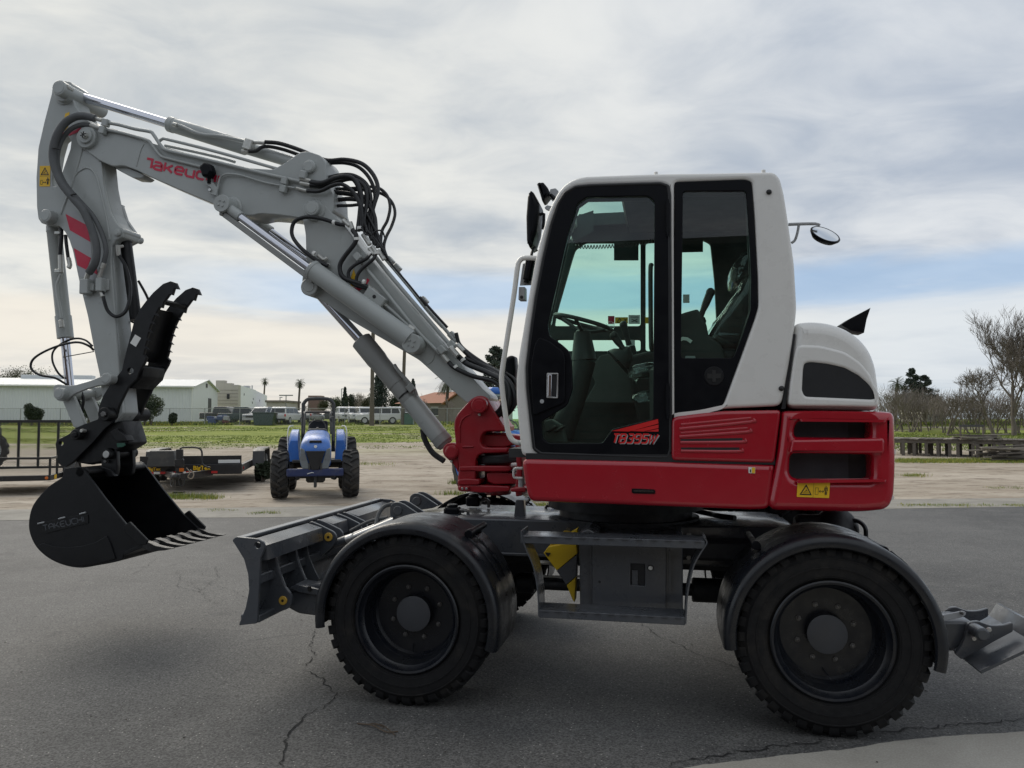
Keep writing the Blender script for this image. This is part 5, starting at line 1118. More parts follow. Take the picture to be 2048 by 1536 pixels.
# --- coupler and thumb (black)
QN = 1.06
cpl = z0([(470, 800), (485, 765), (540, 742), (590, 715), (640, 665), (700, 640), (835, 590), (845, 520), (890, 490), (940, 500), (975, 560), (955, 625), (900, 665), (800, 780), (720, 860), (620, 960), (560, 1000), (520, 990), (492, 960), (484, 890)])
for Y in (QN, 1.36): ob('coupler_plate', g_ext(rnd(pl(cpl, QN), .012), Y, Y + .035, holes=[pl(circ(*z0([(521, 797)])[0], 4.3, 14), QN)], bev=.005), BLACK, EX)
ob('coupler_body', [g_ext(rnd(pl(z0([(640, 800), (900, 640), (1040, 600), (1085, 740), (1100, 800), (1000, 860), (860, 960), (760, 980), (640, 960)]), 1.10), .02), 1.10, 1.34, bev=.015)], BLKST, EX)
ob('green_tag', g_ext(pl(z0([(998, 795), (1062, 792), (1070, 812), (1050, 828), (1004, 830)]), 1.085), 1.08, 1.09, bev=.002), mat('green_plastic', (.02, .09, .06), .5), EX)
ob('coupler_lug', g_ext(rnd(pl(z0([(940, 700), (1000, 670), (1075, 735), (1095, 775), (1000, 780)]), 1.08), .01), 1.07, 1.16, bev=.005), BLKST, EX)
for q, r in (((637, 722), 9.5), ((885, 548), 12.5)):
    p = ob('coupler_pin', pin(*z0([q])[0], QN - .06, r, .5, .006), BLKST, EX); c = U(*z0([q])[0], QN - .066)
    ob('pin_bolt', g_rev(c, (0, 1, 0), [(-.012, .018), (-.008, .024), (.0, .026)], 6), WORN if q[0] > 700 else BLKST, p, 20)
ob('pin_grease', pin(*z0([(690, 690)])[0], QN - .05, 3.0, .05, .002, 8), ZINC, EX)
tips = zm(40, 400, 4.6545, [(1475, 830), (1415, 885), (1320, 1005), (1278, 1080), (1245, 1155), (1222, 1235), (1205, 1315), (1190, 1390), (1175, 1465)])
th = zm(40, 400, 4.6545, [(965, 1500), (1000, 1360), (1030, 1250), (1060, 1130), (1120, 1010), (1180, 930), (1240, 860), (1330, 780), (1400, 755), (1450, 772)])
body = list(th)
for i, t in enumerate(tips):
    body.append(t)
    if i == 0: body.append((t[0] - 9, t[1] - 1)); continue
    if i < len(tips) - 1:
        n_ = tips[i + 1]; body.append((t[0] - 5.5, t[1] - 1.5)); body.append(((t[0] + n_[0]) / 2 - 7.5, (t[1] + n_[1]) / 2 + 2))
thumb = body + z0([(1230, 110), (1190, 180), (1170, 240), (1090, 320), (1050, 400), (1010, 480), (985, 570), (960, 600), (900, 610), (860, 600), (835, 560), (845, 480), (880, 390), (930, 310), (1000, 225), (1040, 170)])
for Y in (1.07, 1.37):
    t_ = ob('thumb_plate', g_ext(pl(thumb, 1.07), Y, Y + .03, holes=[pl(circ(*z0([(1112, 178)])[0], 6.2, 16), 1.07)], bev=.003), BLACK, EX, 30)
    if Y < 1.2: ob('thumb_label', g_ext(pl(zm(40, 400, 4.6545, [(1072, 1252), (1126, 1285), (1078, 1367), (1025, 1332)]), 1.067), 1.0665, 1.069, bev=0), WINK, t_)
each('thumb_brace', [g_ext(pl(zm(40, 400, 4.6545, [(1325, 940), (1350, 925), (1365, 945), (1340, 975)]), 1.10), 1.10, 1.37, bev=.008), g_ext(rnd(pl(zm(40, 400, 4.6545, [(1140, 1100), (1190, 1010), (1230, 1000), (1190, 1120), (1150, 1250), (1110, 1400), (1060, 1500), (1050, 1450)]), 1.10), .01), 1.10, 1.37, bev=.006), g_ext(rnd(pl(z0([(1190, 120), (1230, 140), (1215, 230), (1120, 330), (1080, 320)]), 1.10), .01), 1.10, 1.37, bev=.006)], BLKST, EX)
# thumb cylinder in front of the arm
tc_ = ob('thumb_cylinder', [g_rev(U(250, 470, YC), U(272, 640, YC) - U(250, 470, YC), [(0, .04), (.02, .05), (.07, .05), (.075, .046), ((U(272, 640, YC) - U(250, 470, YC)).length, .046)], 20)], BLACK, EX)
each('thumb_hose', [hose([(205, 584, 1.06), (208, 600, 1.05), (216, 622, 1.06), (232, 633, 1.07), (250, 624, 1.10), (259, 600, 1.12), (260, 570, 1.14), (252, 535, 1.14), (238, 510, 1.13)], .014), hose([(277, 562, 1.34), (290, 585, 1.34), (297, 600, 1.36)], .011), hose([(255, 636, 1.3), (262, 642, 1.3), (268, 645, 1.3)], .010)], HOSE, EX)
each('thumb_fitting', [g_cyl(U(202, 583, 1.06), U(206, 594, 1.05), .017, 8, .003), g_cyl(U(236, 490, 1.12), U(237, 512, 1.13), .019, 8, .003), g_cyl(U(236, 494, 1.12), U(246, 492, 1.16), .013, 8)], ZINC, EX)
# --- bucket
def z4(pts): return zm(40, 700, 3.339, pts)
KN, KW = .88, .74
KF = KN + KW
bs = z4([(300, 790), (400, 778), (425, 800), (480, 872), (560, 982), (640, 1082), (710, 1168), (850, 1300), (842, 1312), (690, 1368), (668, 1407), (510, 1440), (400, 1455), (290, 1436), (190, 1390), (112, 1320), (70, 1240), (58, 1160), (76, 1060), (122, 985), (200, 905), (280, 850), (287, 815)])
bs = bs[:9] + [tuple(p) for p in spl2(bs[9:], 4)]
bs2 = pl(bs, KN)
bk = bpy.data.objects.new('bucket', None); link(bk, EX)
for Y in (KN, KF - .022):
    o = ob('side_plate', g_ext(rnd(bs2, .01), Y, Y + .022, bev=.004), BLACK, bk)
    sc = pl(z4([(705, 1172), (740, 1146), (860, 1268), (852, 1296), (800, 1300), (700, 1200)]), KN)
    ob('side_cutter', g_ext(rnd(sc, .005), Y - .018 if Y == KN else Y + .022, Y + .004 if Y == KN else Y + .044, bev=.003), BLKST, bk)
ob('wear_plate', g_ext(rnd(pl(z4([(120, 1305), (160, 1288), (230, 1310), (320, 1318), (420, 1308), (510, 1282), (580, 1240), (610, 1300), (640, 1395), (500, 1430), (400, 1440), (290, 1422), (190, 1375)]), KN - .004), .01), KN - .010, KN + .004, bev=.003), BLACK, bk)
plate = ob('name_plate', g_ext(rnd(pl(z4([(150, 1150), (440, 1092), (455, 1100), (458, 1155), (175, 1225), (150, 1215)]), KN - .003), .004), KN - .006, KN + .002, bev=.002), BLKST, bk)
letters('TAKEUCHI', (z4([(160, 1206)])[0], z4([(430, 1146)])[0], z4([(152, 1172)])[0]), KN - .0065, .008, 0, CHAS, plate, 'letter', gap=.12)
for a, b in (((118, 1160), (162, 1150)), ((258, 1127), (300, 1117)), ((398, 1095), (438, 1085))): ob('edge_tab', g_tube([U(*z4([a])[0], KN - .006), U(*z4([b])[0], KN - .006)], .006, 6), REFLG, bk)
shell = bs2[13:] + []
sh = [bs2[i] for i in range(9, len(bs2))] + [bs2[0]]
cenx = sum(p[0] for p in sh) / len(sh); cenz = sum(p[1] for p in sh) / len(sh)
inn = [(x + (cenx - x) * .06, z + (cenz - z) * .06) for x, z in sh]
V = []; F = []; m = len(sh)
for y in (KN + .02, KF - .02):
    V += [(x, y, z) for x, z in sh]; V += [(x, y, z) for x, z in inn]
for i in range(m - 1):
    o = 2 * m; F += [(i, i + 1, i + 1 + o, i + o), (i + m, i + m + o, i + m + 1 + o, i + m + 1)]
fixn(ob('shell', (V, F), BLKST, bk))
ob('top_tube', g_cyl(U(*z4([(400, 815)])[0], KN), U(*z4([(400, 815)])[0], KN) + Vector((0, KW, 0)), .036, 18), BLKST, bk)
ob('top_wrap', g_ext(rnd(pl(z4([(290, 800), (400, 780), (440, 800), (440, 830), (390, 850), (300, 850)]), KN), .02), KN + .03, KF - .03, bev=.01), BLKST, bk)
for Y in (1.10, 1.29):
    ob('hanger_ear', g_ext(rnd(pl(z4([(560, 850), (540, 760), (545, 690), (575, 655), (620, 648), (645, 670), (650, 780), (640, 850)]), 1.10), .03), Y, Y + .04, bev=.006), BLACK, bk)
pz = z4([(572, 697)])[0]; ob('hanger_pin', pin(*pz, 1.05, 9, .34, .005), BLKST, bk); ob('pin_face', pin(*pz, 1.045, 6.4, .01, .002), STEEL, bk)
ob('pin_bolt', pin(*z4([(565, 745)])[0], 1.06, 3, .03, .002, 8), WORN, bk)
ob('hook_plate', g_ext(rnd(pl(z4([(440, 790), (520, 770), (600, 800), (625, 845), (590, 850), (560, 810), (480, 800)]), 1.06), .01), 1.07, 1.12, bev=.004), BLACK, bk)
lA = U(*z4([(700, 1372)])[0], KN); lB = U(*z4([(850, 1308)])[0], KN)
V = []
ob('cutting_edge', g_ext([(lA.x, lA.z), (lB.x, lB.z), (lB.x + .03, lB.z + .005), (lB.x - .01, lB.z + .028), (lA.x, lA.z + .03)], KN - .01, KF + .01, bev=.003), BLKST, bk)
dirn = Vector((lB.x - lA.x, 0, lB.z - lA.z)).normalized(); TOOTH = mat('dark_tooth_steel', (.022, .022, .023), .42, metal=.3, var=.3, dirt=(.09, .085, .08), damt=.5, dscale=20)
dirn = Vector((1, 0, -.10)).normalized()
for k in range(6):
    y = KN + .02 + (KW - .04) * k / 5; base = Vector((lB.x - .03, y, lB.z + .010)); n_ = Vector((-dirn.z, 0, dirn.x))
    tip = base + dirn * .24
    rings = []
    for t, w, h in ((0, .030, .05), (.25, .032, .060), (.45, .029, .040), (.8, .026, .018), (1.0, .020, .005)):
        c_ = base.lerp(tip, t) - n_ * (.016 * math.sin(t * 3.1)); rings.append([c_ + Vector((0, sy * w, 0)) + n_ * (sz * h * .5) for sy, sz in ((-1, -1), (1, -1), (1, 1), (-1, 1))])
    fixn(ob('tooth', g_loft(rings), TOOTH, bk, 30))
# --- pipes along the boom
def pipe(pts, Y, r, sm=3): return g_tube([U(x, y, Y) for x, y in pts], r, 8, sm)
PN = 1.055
pipes = [pipe([(213, 245), (240, 250), (270, 258), (299, 263), (306, 268), (316, 283), (324, 294), (335, 301), (400, 316), (470, 333), (540, 350), (600, 363)], PN, .0145),
         pipe([(205, 258), (240, 265), (270, 273), (296, 281), (304, 290), (318, 308), (325, 314), (340, 318), (400, 333), (420, 338)], PN + .01, .0125),
         pipe([(318, 283), (325, 278), (335, 279), (400, 295), (460, 311), (520, 328), (580, 345), (607, 352)], PN + .05, .0125),
         pipe([(330, 291), (400, 306), (450, 318), (470, 324)], PN + .16, .012), pipe([(434, 384), (437, 366), (442, 353), (456, 348), (480, 350), (500, 356), (530, 365), (560, 371), (590, 376)], PN, .0085)]
each('boom_pipe', pipes, GREY, EX, 60)
each('pipe_clamp', [g_obox(U(x, y, PN - .005), .05, .05, .06, (1, 0, -.25), bev=.005) for x, y in ((212, 246), (206, 261), (570, 362), (567, 378), (607, 350))], GREY, EX)
each('hose_fitting', [g_cyl(U(*a, PN), U(*b, PN), r, 8, .003) for a, b, r in (((190, 237), (204, 241), .017), ((180, 250), (200, 256), .013), ((600, 357), (622, 362), .016), ((592, 376), (614, 382), .013), ((600, 366), (620, 370), .016))], ZINC, EX)
low = [([(712, 512), (760, 570), (800, 620), (840, 668), (880, 708)], BN - .03, .0135), ([(748, 510), (790, 562), (840, 620), (890, 678), (905, 695)], BN + .03, .0165), ([(766, 512), (800, 552), (850, 612), (900, 670), (912, 684)], BN + .12, .014), ([(790, 535), (830, 590), (860, 628), (885, 655)], BN + .20, .011)]
each('boom_pipe', [pipe(*a[:2], a[2]) for a in low], GREY, EX, 60)
each('pipe_clamp', [g_obox(U(x, y, Y), .06, .06, .05, (1, 0, -1.1), bev=.005) for x, y, Y in ((716, 514, BN - .03), (884, 700, BN - .03), (904, 690, BN + .02), (780, 522, BN + .1), (905, 672, BN + .14), (794, 536, BN + .18), (848, 602, BN + .2))], GREY, EX)
ob('valve_block', [g_obox(U(752, 596, BN - .04), .17, .08, .085, (1, 0, -.75), bev=.006)], GREY, EX)
ob('block_port', pin(748, 593, BN - .085, 3.6, .02, .002, 12), INK, EX)
ob('block_pipe', [pipe([(766, 606), (778, 616), (800, 636), (820, 654)], BN - .03, .0125)], GREY, EX, 60)
each('hose_fitting', [g_cyl(U(*a, BN - .03), U(*b, BN - .03), r, 8, .003) for a, b, r in (((736, 572), (746, 584), .018), ((744, 578), (758, 590), .018), ((764, 604), (774, 613), .016), ((818, 652), (830, 660), .022), ((635, 510), (648, 520), .014), ((648, 520), (655, 516), .016), ((658, 528), (650, 536), .018), ((686, 440), (700, 452), .018), ((700, 444), (708, 466), .018), ((726, 468), (740, 490), .020), ((738, 496), (748, 510), .017), ((744, 492), (754, 508), .017), ((756, 500), (768, 520), .016), ((884, 708), (897, 724), .019), ((900, 694), (916, 712), .022), ((914, 688), (928, 702), .016))], ZINC, EX)
hoses = [
    # loop round the elbow of the boom
    ([(656, 532, 1.03), (632, 520, 1.03), (604, 498, 1.02), (586, 475, 1.02), (584, 456, 1.02), (592, 441, 1.02), (615, 434, 1.02), (645, 438, 1.02), (676, 448, 1.03), (690, 450, 1.05)], .0155),
    ([(705, 460, 1.04), (712, 470, 1.02), (710, 486, 1.02), (690, 512, 1.02), (680, 530, 1.02), (682, 548, 1.02), (692, 558, 1.02), (715, 566, 1.02), (735, 574, 1.03)], .018),
    ([(741, 508, 1.04), (732, 518, 1.02), (710, 530, 1.02), (698, 542, 1.02), (698, 556, 1.02), (710, 570, 1.02), (740, 578, 1.03)], .013), ([(752, 508, 1.04), (745, 520, 1.02), (722, 540, 1.02), (713, 556, 1.02), (715, 570, 1.02), (735, 578, 1.03)], .013),
    # bundle over the joint
    ([(620, 364, 1.06), (645, 366, 1.05), (670, 356, 1.06), (695, 353, 1.08), (712, 364, 1.1), (722, 392, 1.1), (720, 430, 1.08), (716, 462, 1.06)], .020), ([(620, 370, 1.06), (650, 372, 1.08), (680, 362, 1.12), (705, 358, 1.15), (728, 372, 1.15), (734, 400, 1.14), (728, 440, 1.12), (733, 466, 1.1)], .018),
    ([(614, 382, 1.04), (640, 382, 1.03), (665, 371, 1.03), (685, 369, 1.04), (706, 384, 1.05), (720, 410, 1.05), (724, 440, 1.05), (722, 462, 1.05)], .0155), ([(640, 360, 1.12), (680, 350, 1.16), (710, 352, 1.18), (735, 372, 1.18), (742, 410, 1.17), (734, 445, 1.15), (742, 476, 1.13)], .016),
    ([(530, 284, 1.12), (560, 287, 1.14), (600, 300, 1.16), (650, 320, 1.18), (690, 319, 1.2), (725, 328, 1.2), (748, 352, 1.2), (756, 380, 1.18), (748, 410, 1.16), (738, 450, 1.14), (744, 480, 1.12)], .017), ([(497, 303, 1.10), (512, 302, 1.12), (530, 293, 1.14), (570, 300, 1.18), (640, 324, 1.22), (690, 326, 1.24), (720, 336, 1.24), (742, 362, 1.24), (750, 395, 1.22), (742, 430, 1.2), (736, 470, 1.15)], .015),
    ([(664, 384, 1.2), (700, 388, 1.2), (730, 396, 1.18), (745, 420, 1.16), (744, 460, 1.14), (750, 490, 1.12)], .020), ([(664, 401, 1.18), (700, 398, 1.18), (730, 404, 1.16), (748, 430, 1.15), (752, 465, 1.14), (756, 495, 1.12)], .018), ([(664, 412, 1.15), (700, 411, 1.15), (722, 412, 1.14), (740, 440, 1.13), (760, 480, 1.12), (764, 500, 1.12)], .013),
    ([(668, 378, 1.26), (710, 376, 1.26), (750, 374, 1.26), (772, 388, 1.24), (780, 412, 1.22), (775, 440, 1.2), (764, 462, 1.18), (762, 490, 1.16), (768, 510, 1.14)], .0125), ([(668, 384, 1.28), (720, 380, 1.28), (760, 386, 1.28), (782, 402, 1.26), (790, 425, 1.24), (784, 450, 1.22), (772, 475, 1.18), (768, 496, 1.16), (776, 520, 1.14)], .0125),
    ([(723, 454, 1.02), (730, 468, 1.0), (742, 470, 1.0), (752, 462, 1.0), (764, 462, 1.02), (770, 476, 1.05)], .006), ([(732, 450, 1.04), (736, 462, 1.0), (754, 482, 1.0), (766, 500, 1.0), (776, 518, 1.05)], .006), ([(755, 475, 1.04), (768, 500, 1.05), (780, 524, 1.08), (820, 572, 1.1), (852, 612, 1.12)], .0075),
    # cable down to the foot
    ([(840, 594, 1.10), (870, 628, 1.10), (895, 655, 1.12)], .010),
    ([(912, 666, 1.15), (920, 690, 1.15), (945, 712, 1.14), (985, 738, 1.1), (1010, 752, 1.05), (1024, 785, 1.0), (1022, 810, 1.0), (1002, 830, 1.05)], .015), ([(928, 702, 1.14), (950, 722, 1.12), (990, 742, 1.08), (1016, 760, 1.02), (1030, 790, .98), (1026, 815, 1.0), (1008, 835, 1.05)], .017),
    ([(916, 712, 1.1), (935, 728, 1.08), (975, 745, 1.05), (1005, 762, 1.0), (1014, 790, .98), (1012, 815, 1.0), (995, 832, 1.08)], .021), ([(897, 724, 1.06), (910, 736, 1.05), (945, 752, 1.04), (990, 764, 1.02), (1006, 785, 1.0), (1004, 812, 1.02), (990, 830, 1.08)], .017), ([(930, 716, 1.12), (970, 735, 1.1), (1012, 765, 1.0), (1020, 800, .97), (1010, 828, 1.0)], .016), ([(1012, 745, 1.1), (1030, 760, 1.05), (1036, 790, 1.0), (1030, 812, 1.0), (1015, 825, 1.05)], .010)]
each('hydraulic_hose', [hose(p, r) for p, r in hoses], HOSE, EX, 60)
# white print bands on the hoses
for q, ax in (((668, 445, 1.02), (1, 0, -.25)), ((713, 478, 1.015), (.1, 0, -1)), ((628, 507, 1.02), (1, 0, -.6)), ((739, 508, 1.03), (.5, 0, -.4)), ((753, 506, 1.03), (.2, 0, -1)), ((719, 456, 1.04), (.1, 0, -1)), ((911, 734, 1.05), (.6, 0, -.8)), ((926, 720, 1.07), (.6, 0, -.8)), ((728, 564, 1.02), (1, 0, -.3))):
    c = U(*q); a = Vector(ax).normalized(); ob('hose_band', g_cyl(c - a * .010, c + a * .010, .0195, 10), WINK, EX)
# sleeved arm hoses
each('sleeved_hose', [hose([(190, 237, 1.05), (170, 232, 1.03), (150, 234, 1.02), (130, 246, 1.01), (114, 270, 1.0), (106, 300, 1.0), (108, 330, 1.0), (122, 365, 1.0), (146, 396, 1.0), (166, 420, 1.01), (184, 460, 1.02), (193, 495, 1.02), (190, 525, 1.02), (178, 545, 1.04)], .031, 12), hose([(180, 250, 1.06), (160, 250, 1.05), (140, 260, 1.05), (124, 280, 1.05), (115, 310, 1.04), (118, 340, 1.04), (132, 370, 1.03), (158, 400, 1.04), (186, 432, 1.05), (205, 470, 1.05), (212, 500, 1.05), (208, 524, 1.05), (202, 540, 1.06)], .019, 10)], HOSEG, EX, 60)
each('cable_tie', [g_tube([U(*p) for p in ((102, 294, .985), (108, 296, .965), (120, 299, .985))], .006, 6), g_tube([U(*p) for p in ((138, 392, .985), (145, 389, .965), (153, 388, .985))], .006, 6)], INK, EX)
each('arm_valve', [g_obox(U(173, 574, 1.06), .075, .08, .12, bev=.006), g_obox(U(202, 570, 1.06), .055, .07, .11, bev=.006), g_obox(U(187, 575, 1.08), .04, .05, .06, bev=.005), g_obox(U(214, 570, 1.09), .04, .02, .09, bev=.004)], GREY, EX)
each('hose_fitting', [g_cyl(U(178, 543, 1.04), U(172, 560, 1.05), .019, 8, .003), g_cyl(U(204, 536, 1.05), U(198, 556, 1.05), .017, 8, .003), g_cyl(U(208, 526, 1.05), U(204, 537, 1.05), .021, 10, .002)], ZINC, EX)
each('link_hose', [hose([(187, 700, 1.15), (178, 692, 1.1), (160, 685, 1.08), (140, 686, 1.08), (110, 694, 1.06), (80, 708, 1.05), (64, 722, 1.05), (63, 738, 1.05), (80, 750, 1.06), (110, 756, 1.1), (135, 770, 1.15)], .0095), hose([(185, 692, 1.2), (170, 680, 1.2), (150, 677, 1.2), (125, 686, 1.18), (107, 702, 1.15), (105, 722, 1.15), (115, 744, 1.15), (128, 757, 1.18)], .0085), hose([(126, 714, 1.12), (150, 710, 1.1), (188, 703, 1.1)], .004), hose([(150, 790, 1.2), (158, 805, 1.2), (156, 822, 1.2), (150, 830, 1.2)], .012), hose([(163, 785, 1.2), (167, 800, 1.2), (163, 822, 1.2)], .012)], HOSE, EX, 60)
# camera lamp on the boom
lm = ob('boom_lamp', [g_ext(rnd(pl([(404, 336), (414, 327), (426, 331), (431, 345), (424, 357), (410, 356)], 1.03), .012), .98, 1.06, bev=.02, res=3), g_tube([U(418, 352, 1.03), U(418, 367, 1.04)], .015, 8)], PLAS, EX, 55)
ob('lamp_bracket', [g_ext(pl([(408, 360), (428, 366), (436, 378), (434, 392), (420, 388), (424, 376), (408, 366)], 1.05), 1.04, 1.06, bev=.003)], GREY, lm)
ob('bracket_bolt', bolt(U(420.5, 380, 1.035), .014), STEEL, lm)
# ---------------------------------------------------------------- the shop whose wall faces the machine (seen only in the glass)
SHOPW = mat('brown_siding', (.090, .062, .048), .75, var=.15, vscale=2)
sh_ = thing('shop_building', 'brown sided shop behind the photographer, mirrored in the cab glass', 'building', (1.0, -20, 0))
ob('wall', [g_box(-16, 18, -28.0, -19.0, 0, 6.8)] + [g_box(-16, 18, -19.0, -18.97, .12 + .24 * k, .33 + .24 * k, .01) for k in range(27)], SHOPW, sh_, 0)
ob('roof', g_ext([(-17, 6.8), (19, 6.8), (19, 7.0), (-17, 7.0)], -29, -18.4, bev=.02), mat('dark_roof', (.05, .045, .04), .8), sh_)

# ---------------------------------------------------------------- tractors
BLUE = mat('tractor_blue', (.040, .155, .50), .38, var=.1, dirt=(.16, .16, .15), damt=.45, dscale=3, coat=.2)
NAVY = mat('bumper_navy', (.018, .03, .10), .5, var=.2, dirt=(.12, .11, .10), damt=.5)
TRUB = mat('tractor_rubber', (.028, .027, .026), .85, var=.25, dirt=(.10, .088, .07), damt=.55, dscale=3)
GUN = mat('gunmetal', (.045, .046, .046), .55, var=.15, dirt=(.14, .13, .11), damt=.4)
LENS = mat('lamp_lens', (.17, .19, .20), .12, var=.08)
SILV = mat('silver_rim', (.42, .43, .43), .45, metal=.2, var=.12)
def g_lugtyre(r, w, n, y0):
    """bar-lug tyre about the x axis, near face at x = y0"""
    pr = [(0.0, r * .60), (-.01, r * .75), (.0, r * .85), (w * .12, r * .90), (w * .5, r * .915), (w * .88, r * .90), (w, r * .85), (w + .01, r * .75), (w, r * .60)]
    gs = [g_rev((y0, 0, 0), (1, 0, 0), pr, 48, cap=False)]
    for side in (0, 1):
        for k in range(n):
            a = 2 * math.pi * (k + .5 * side) / n; rows = []
            for t, rr, da, hw in ((-.01, .86, 0, .07), (.08, .985, .02, .07), (.32, 1.0, .12, .06), (.58, 1.0, .25, .05)):
                x = t * w if side == 0 else w - t * w
                rows.append([(y0 + x, (rr * r + d) * math.cos(a + da + h), (rr * r + d) * math.sin(a + da + h)) for h, d in ((-hw, 0), (hw, 0), (hw * 1.2, -.10 * r), (-hw * 1.2, -.10 * r))])
            gs.append(g_loft(rows))
    return gs
def make_tractor(name, label, cabin=False, rimm=None, body=BLUE):
    t = thing(name, label, 'tractor')
    rimm = rimm or BLUE
    for nm, yc, r, w, xo, n in (('front_wheel', -.95, .52, .34, .91, 15), ('rear_wheel', 1.05, .64, .40, .90, 17)):
        for s in (-1, 1):
            wh = bpy.data.objects.new(nm, None); link(wh, t); wh.location = (0, yc, r)
            gs = g_lugtyre(r, w, n, xo - w if s > 0 else -xo)
            fixn(ob('tyre', gs, TRUB, wh, 40)); xr = xo - .07 if s > 0 else -xo + .07
            ob('rim', g_rev((xr, 0, 0), (-s, 0, 0), [(0, .05), (.0, .10), (.05, .12), (.06, r * .5), (-.02, r * .58), (-.05, r * .61), (.12, r * .6)], 28), rimm, wh)
    # hood with a sloping nose, wider at the lamps
    rings = []
    for y, hw, zt, zb in ((-1.50, .27, 1.06, .78), (-1.46, .31, 1.20, .64), (-1.30, .325, 1.30, .60), (-.9, .31, 1.37, .62), (-.2, .30, 1.44, .70), (.05, .30, 1.45, .75)):
        rings.append([(hw * math.copysign(min(1, abs(c)) ** .55, c), y, zb + (zt - zb) * (.5 + .5 * math.copysign(abs(s_) ** .55, s_))) for c, s_ in ((math.cos(a), math.sin(a)) for a in [2 * math.pi * i / 24 for i in range(24)])])
    hd_ = fixn(ob('hood', g_loft(rings), body, t, 50))
    ob('grille', g_ext([(-.20, 1.03), (.20, 1.03), (.075, .64), (-.075, .64)], -1.585, -1.44, bev=.012), INK, t)
    ob('hood_vent', g_ext(rnd([(-.13, 1.20), (.13, 1.20), (.12, 1.25), (-.12, 1.25)], .01), -1.475, -1.40, bev=.004), INK, t)
    ob('emblem', g_rev((0, -1.50, 1.12), (0, 1, 0), [(0, .028), (.004, .032), (.03, .032)], 16), WINK, t)
    for s in (-1, 1):
        hl = ob('headlight', g_ext(rnd([(s * .225, 1.06), (s * .305, 1.10), (s * .315, .82), (s * .26, .66), (s * .12, .66), (s * .135, .74)], .02), -1.555, -1.40, bev=.012), LENS, t)
        ob('lamp_cell', g_ext(rnd([(s * .215, .98), (s * .29, .98), (s * .295, .84), (s * .19, .84)], .02), -1.562, -1.53, bev=.004), mat_ref('lamp_cell'), hl)
        rings = [[(s * (.50 + dx), y, z) for dx, z in ((-.10, zb), (.13, zb), (.15, zm_), (.10, zt), (-.06, zt))] for y, zt, zm_, zb in ((.30, 1.20, 1.0, .72), (.55, 1.40, 1.25, .74), (1.0, 1.45, 1.35, .8), (1.5, 1.34, 1.2, .9))]
        fixn(ob('fender', g_loft(rings), body, t, 50))
        ob('hand_rail', g_tube([(s * .66, .38, .95), (s * .67, .36, 1.35), (s * .64, .40, 1.52), (s * .56, .6, 1.54)], .014, 6, 3), WINK, t)
        ob('lower_link', g_tube([(s * .36, -1.30, .46), (s * .4, -.9, .42), (s * .42, -.3, .45)], .05, 8), GUN, t)
    ob('bumper', g_box(-.58, .58, -1.56, -1.42, .50, .66, .02), NAVY, t); ob('bumper_mark', g_tube([(-.16, -1.565, .555), (-.10, -1.565, .575), (-.06, -1.565, .585), (-.03, -1.565, .575)], .008, 5), WINK, t)
    each('tow_tine', [g_box(x - .02, x + .02, -1.57, -1.48, .64, .78, .006) for x in (-.12, -.06, 0, .06, .12)], GUN, t)
    ob('front_axle', [g_cyl((-.72, -.95, .50), (.72, -.95, .50), .085, 12), g_box(-.2, .2, -1.2, -.6, .34, .64, .04)], GUN, t)
    ob('drawbar', g_box(-.03, .03, -1.45, -1.2, .26, .52, .01), GUN, t)
    ob('gearbox', [g_box(-.26, .26, -.9, 1.4, .42, .98, .05), g_cyl((-.72, 1.05, .64), (.72, 1.05, .64), .12, 12)], GUN, t)
    ob('platform', g_box(-.55, .55, .1, .9, .70, .76, .01), GUN, t)
    ob('seat', [g_box(-.24, .24, .75, 1.15, 1.15, 1.28, .05, 2), g_box(-.23, .23, 1.12, 1.24, 1.24, 1.66, .05, 2)], SEATM, t)
    ob('steering_wheel', [g_tube([(.19 * math.cos(a), .18 + .10 * math.sin(a), 1.50 + .17 * math.sin(a)) for a in [2 * math.pi * i / 24 for i in range(24)]], .016, 6, closed=True), g_tube([(0, .3, 1.2), (0, .18, 1.5)], .03, 8)], INK, t)
    ob('dash', g_box(-.22, .22, .02, .30, 1.2, 1.48, .05, 2), GUN, t)
    if cabin:
        ob('cab_frame', [g_tube([(s * x0, y0, 1.4), (s * x1, y1, 2.3)], .045, 6) for s in (-1, 1) for x0, y0, x1, y1 in ((.52, .05, .48, .2), (.62, .8, .55, .8), (.60, 1.5, .5, 1.35))], GUN, t)
        ob('cab_roof', g_box(-.60, .60, .02, 1.55, 2.28, 2.44, .06, 3), body, t)
        each('cab_pane', [([(-.5, .1, 1.42), (.5, .1, 1.42), (.5, .15, 2.28), (-.5, .15, 2.28)], [(0, 1, 2, 3)])] + [([(x, .2, 1.3), (x, 1.4, 1.3), (x, 1.4, 2.28), (x, .2, 2.28)], [(0, 1, 2, 3)]) for x in (-.56, .56)], PANE, t)
    else:
        ob('roll_bar', g_tube([(-.36, 1.30, .9), (-.36, 1.30, 1.95), (-.35, 1.30, 2.08), (-.26, 1.30, 2.18), (-.1, 1.30, 2.2), (.1, 1.30, 2.2), (.26, 1.30, 2.18), (.35, 1.30, 2.08), (.36, 1.30, 1.95), (.36, 1.30, .9)], .045, 10, 3), GUN, t, 60)
        ob('canopy_post', [g_tube([(-.31, .42, 1.35), (-.29, .55, 1.8), (-.27, .8, 1.86), (.27, .8, 1.86), (.29, .55, 1.8), (.31, .42, 1.35)], .026, 8, 3)], GUN, t, 60)
        ob('seat_canvas', [g_box(-.28, .28, .80, 1.25, 1.84, 1.90, .02)], mat_ref('canvas'), t)
        ob('work_lamp', g_sphere((.33, .5, 1.70), .07, .05, .07, 10, 8), GUN, t)
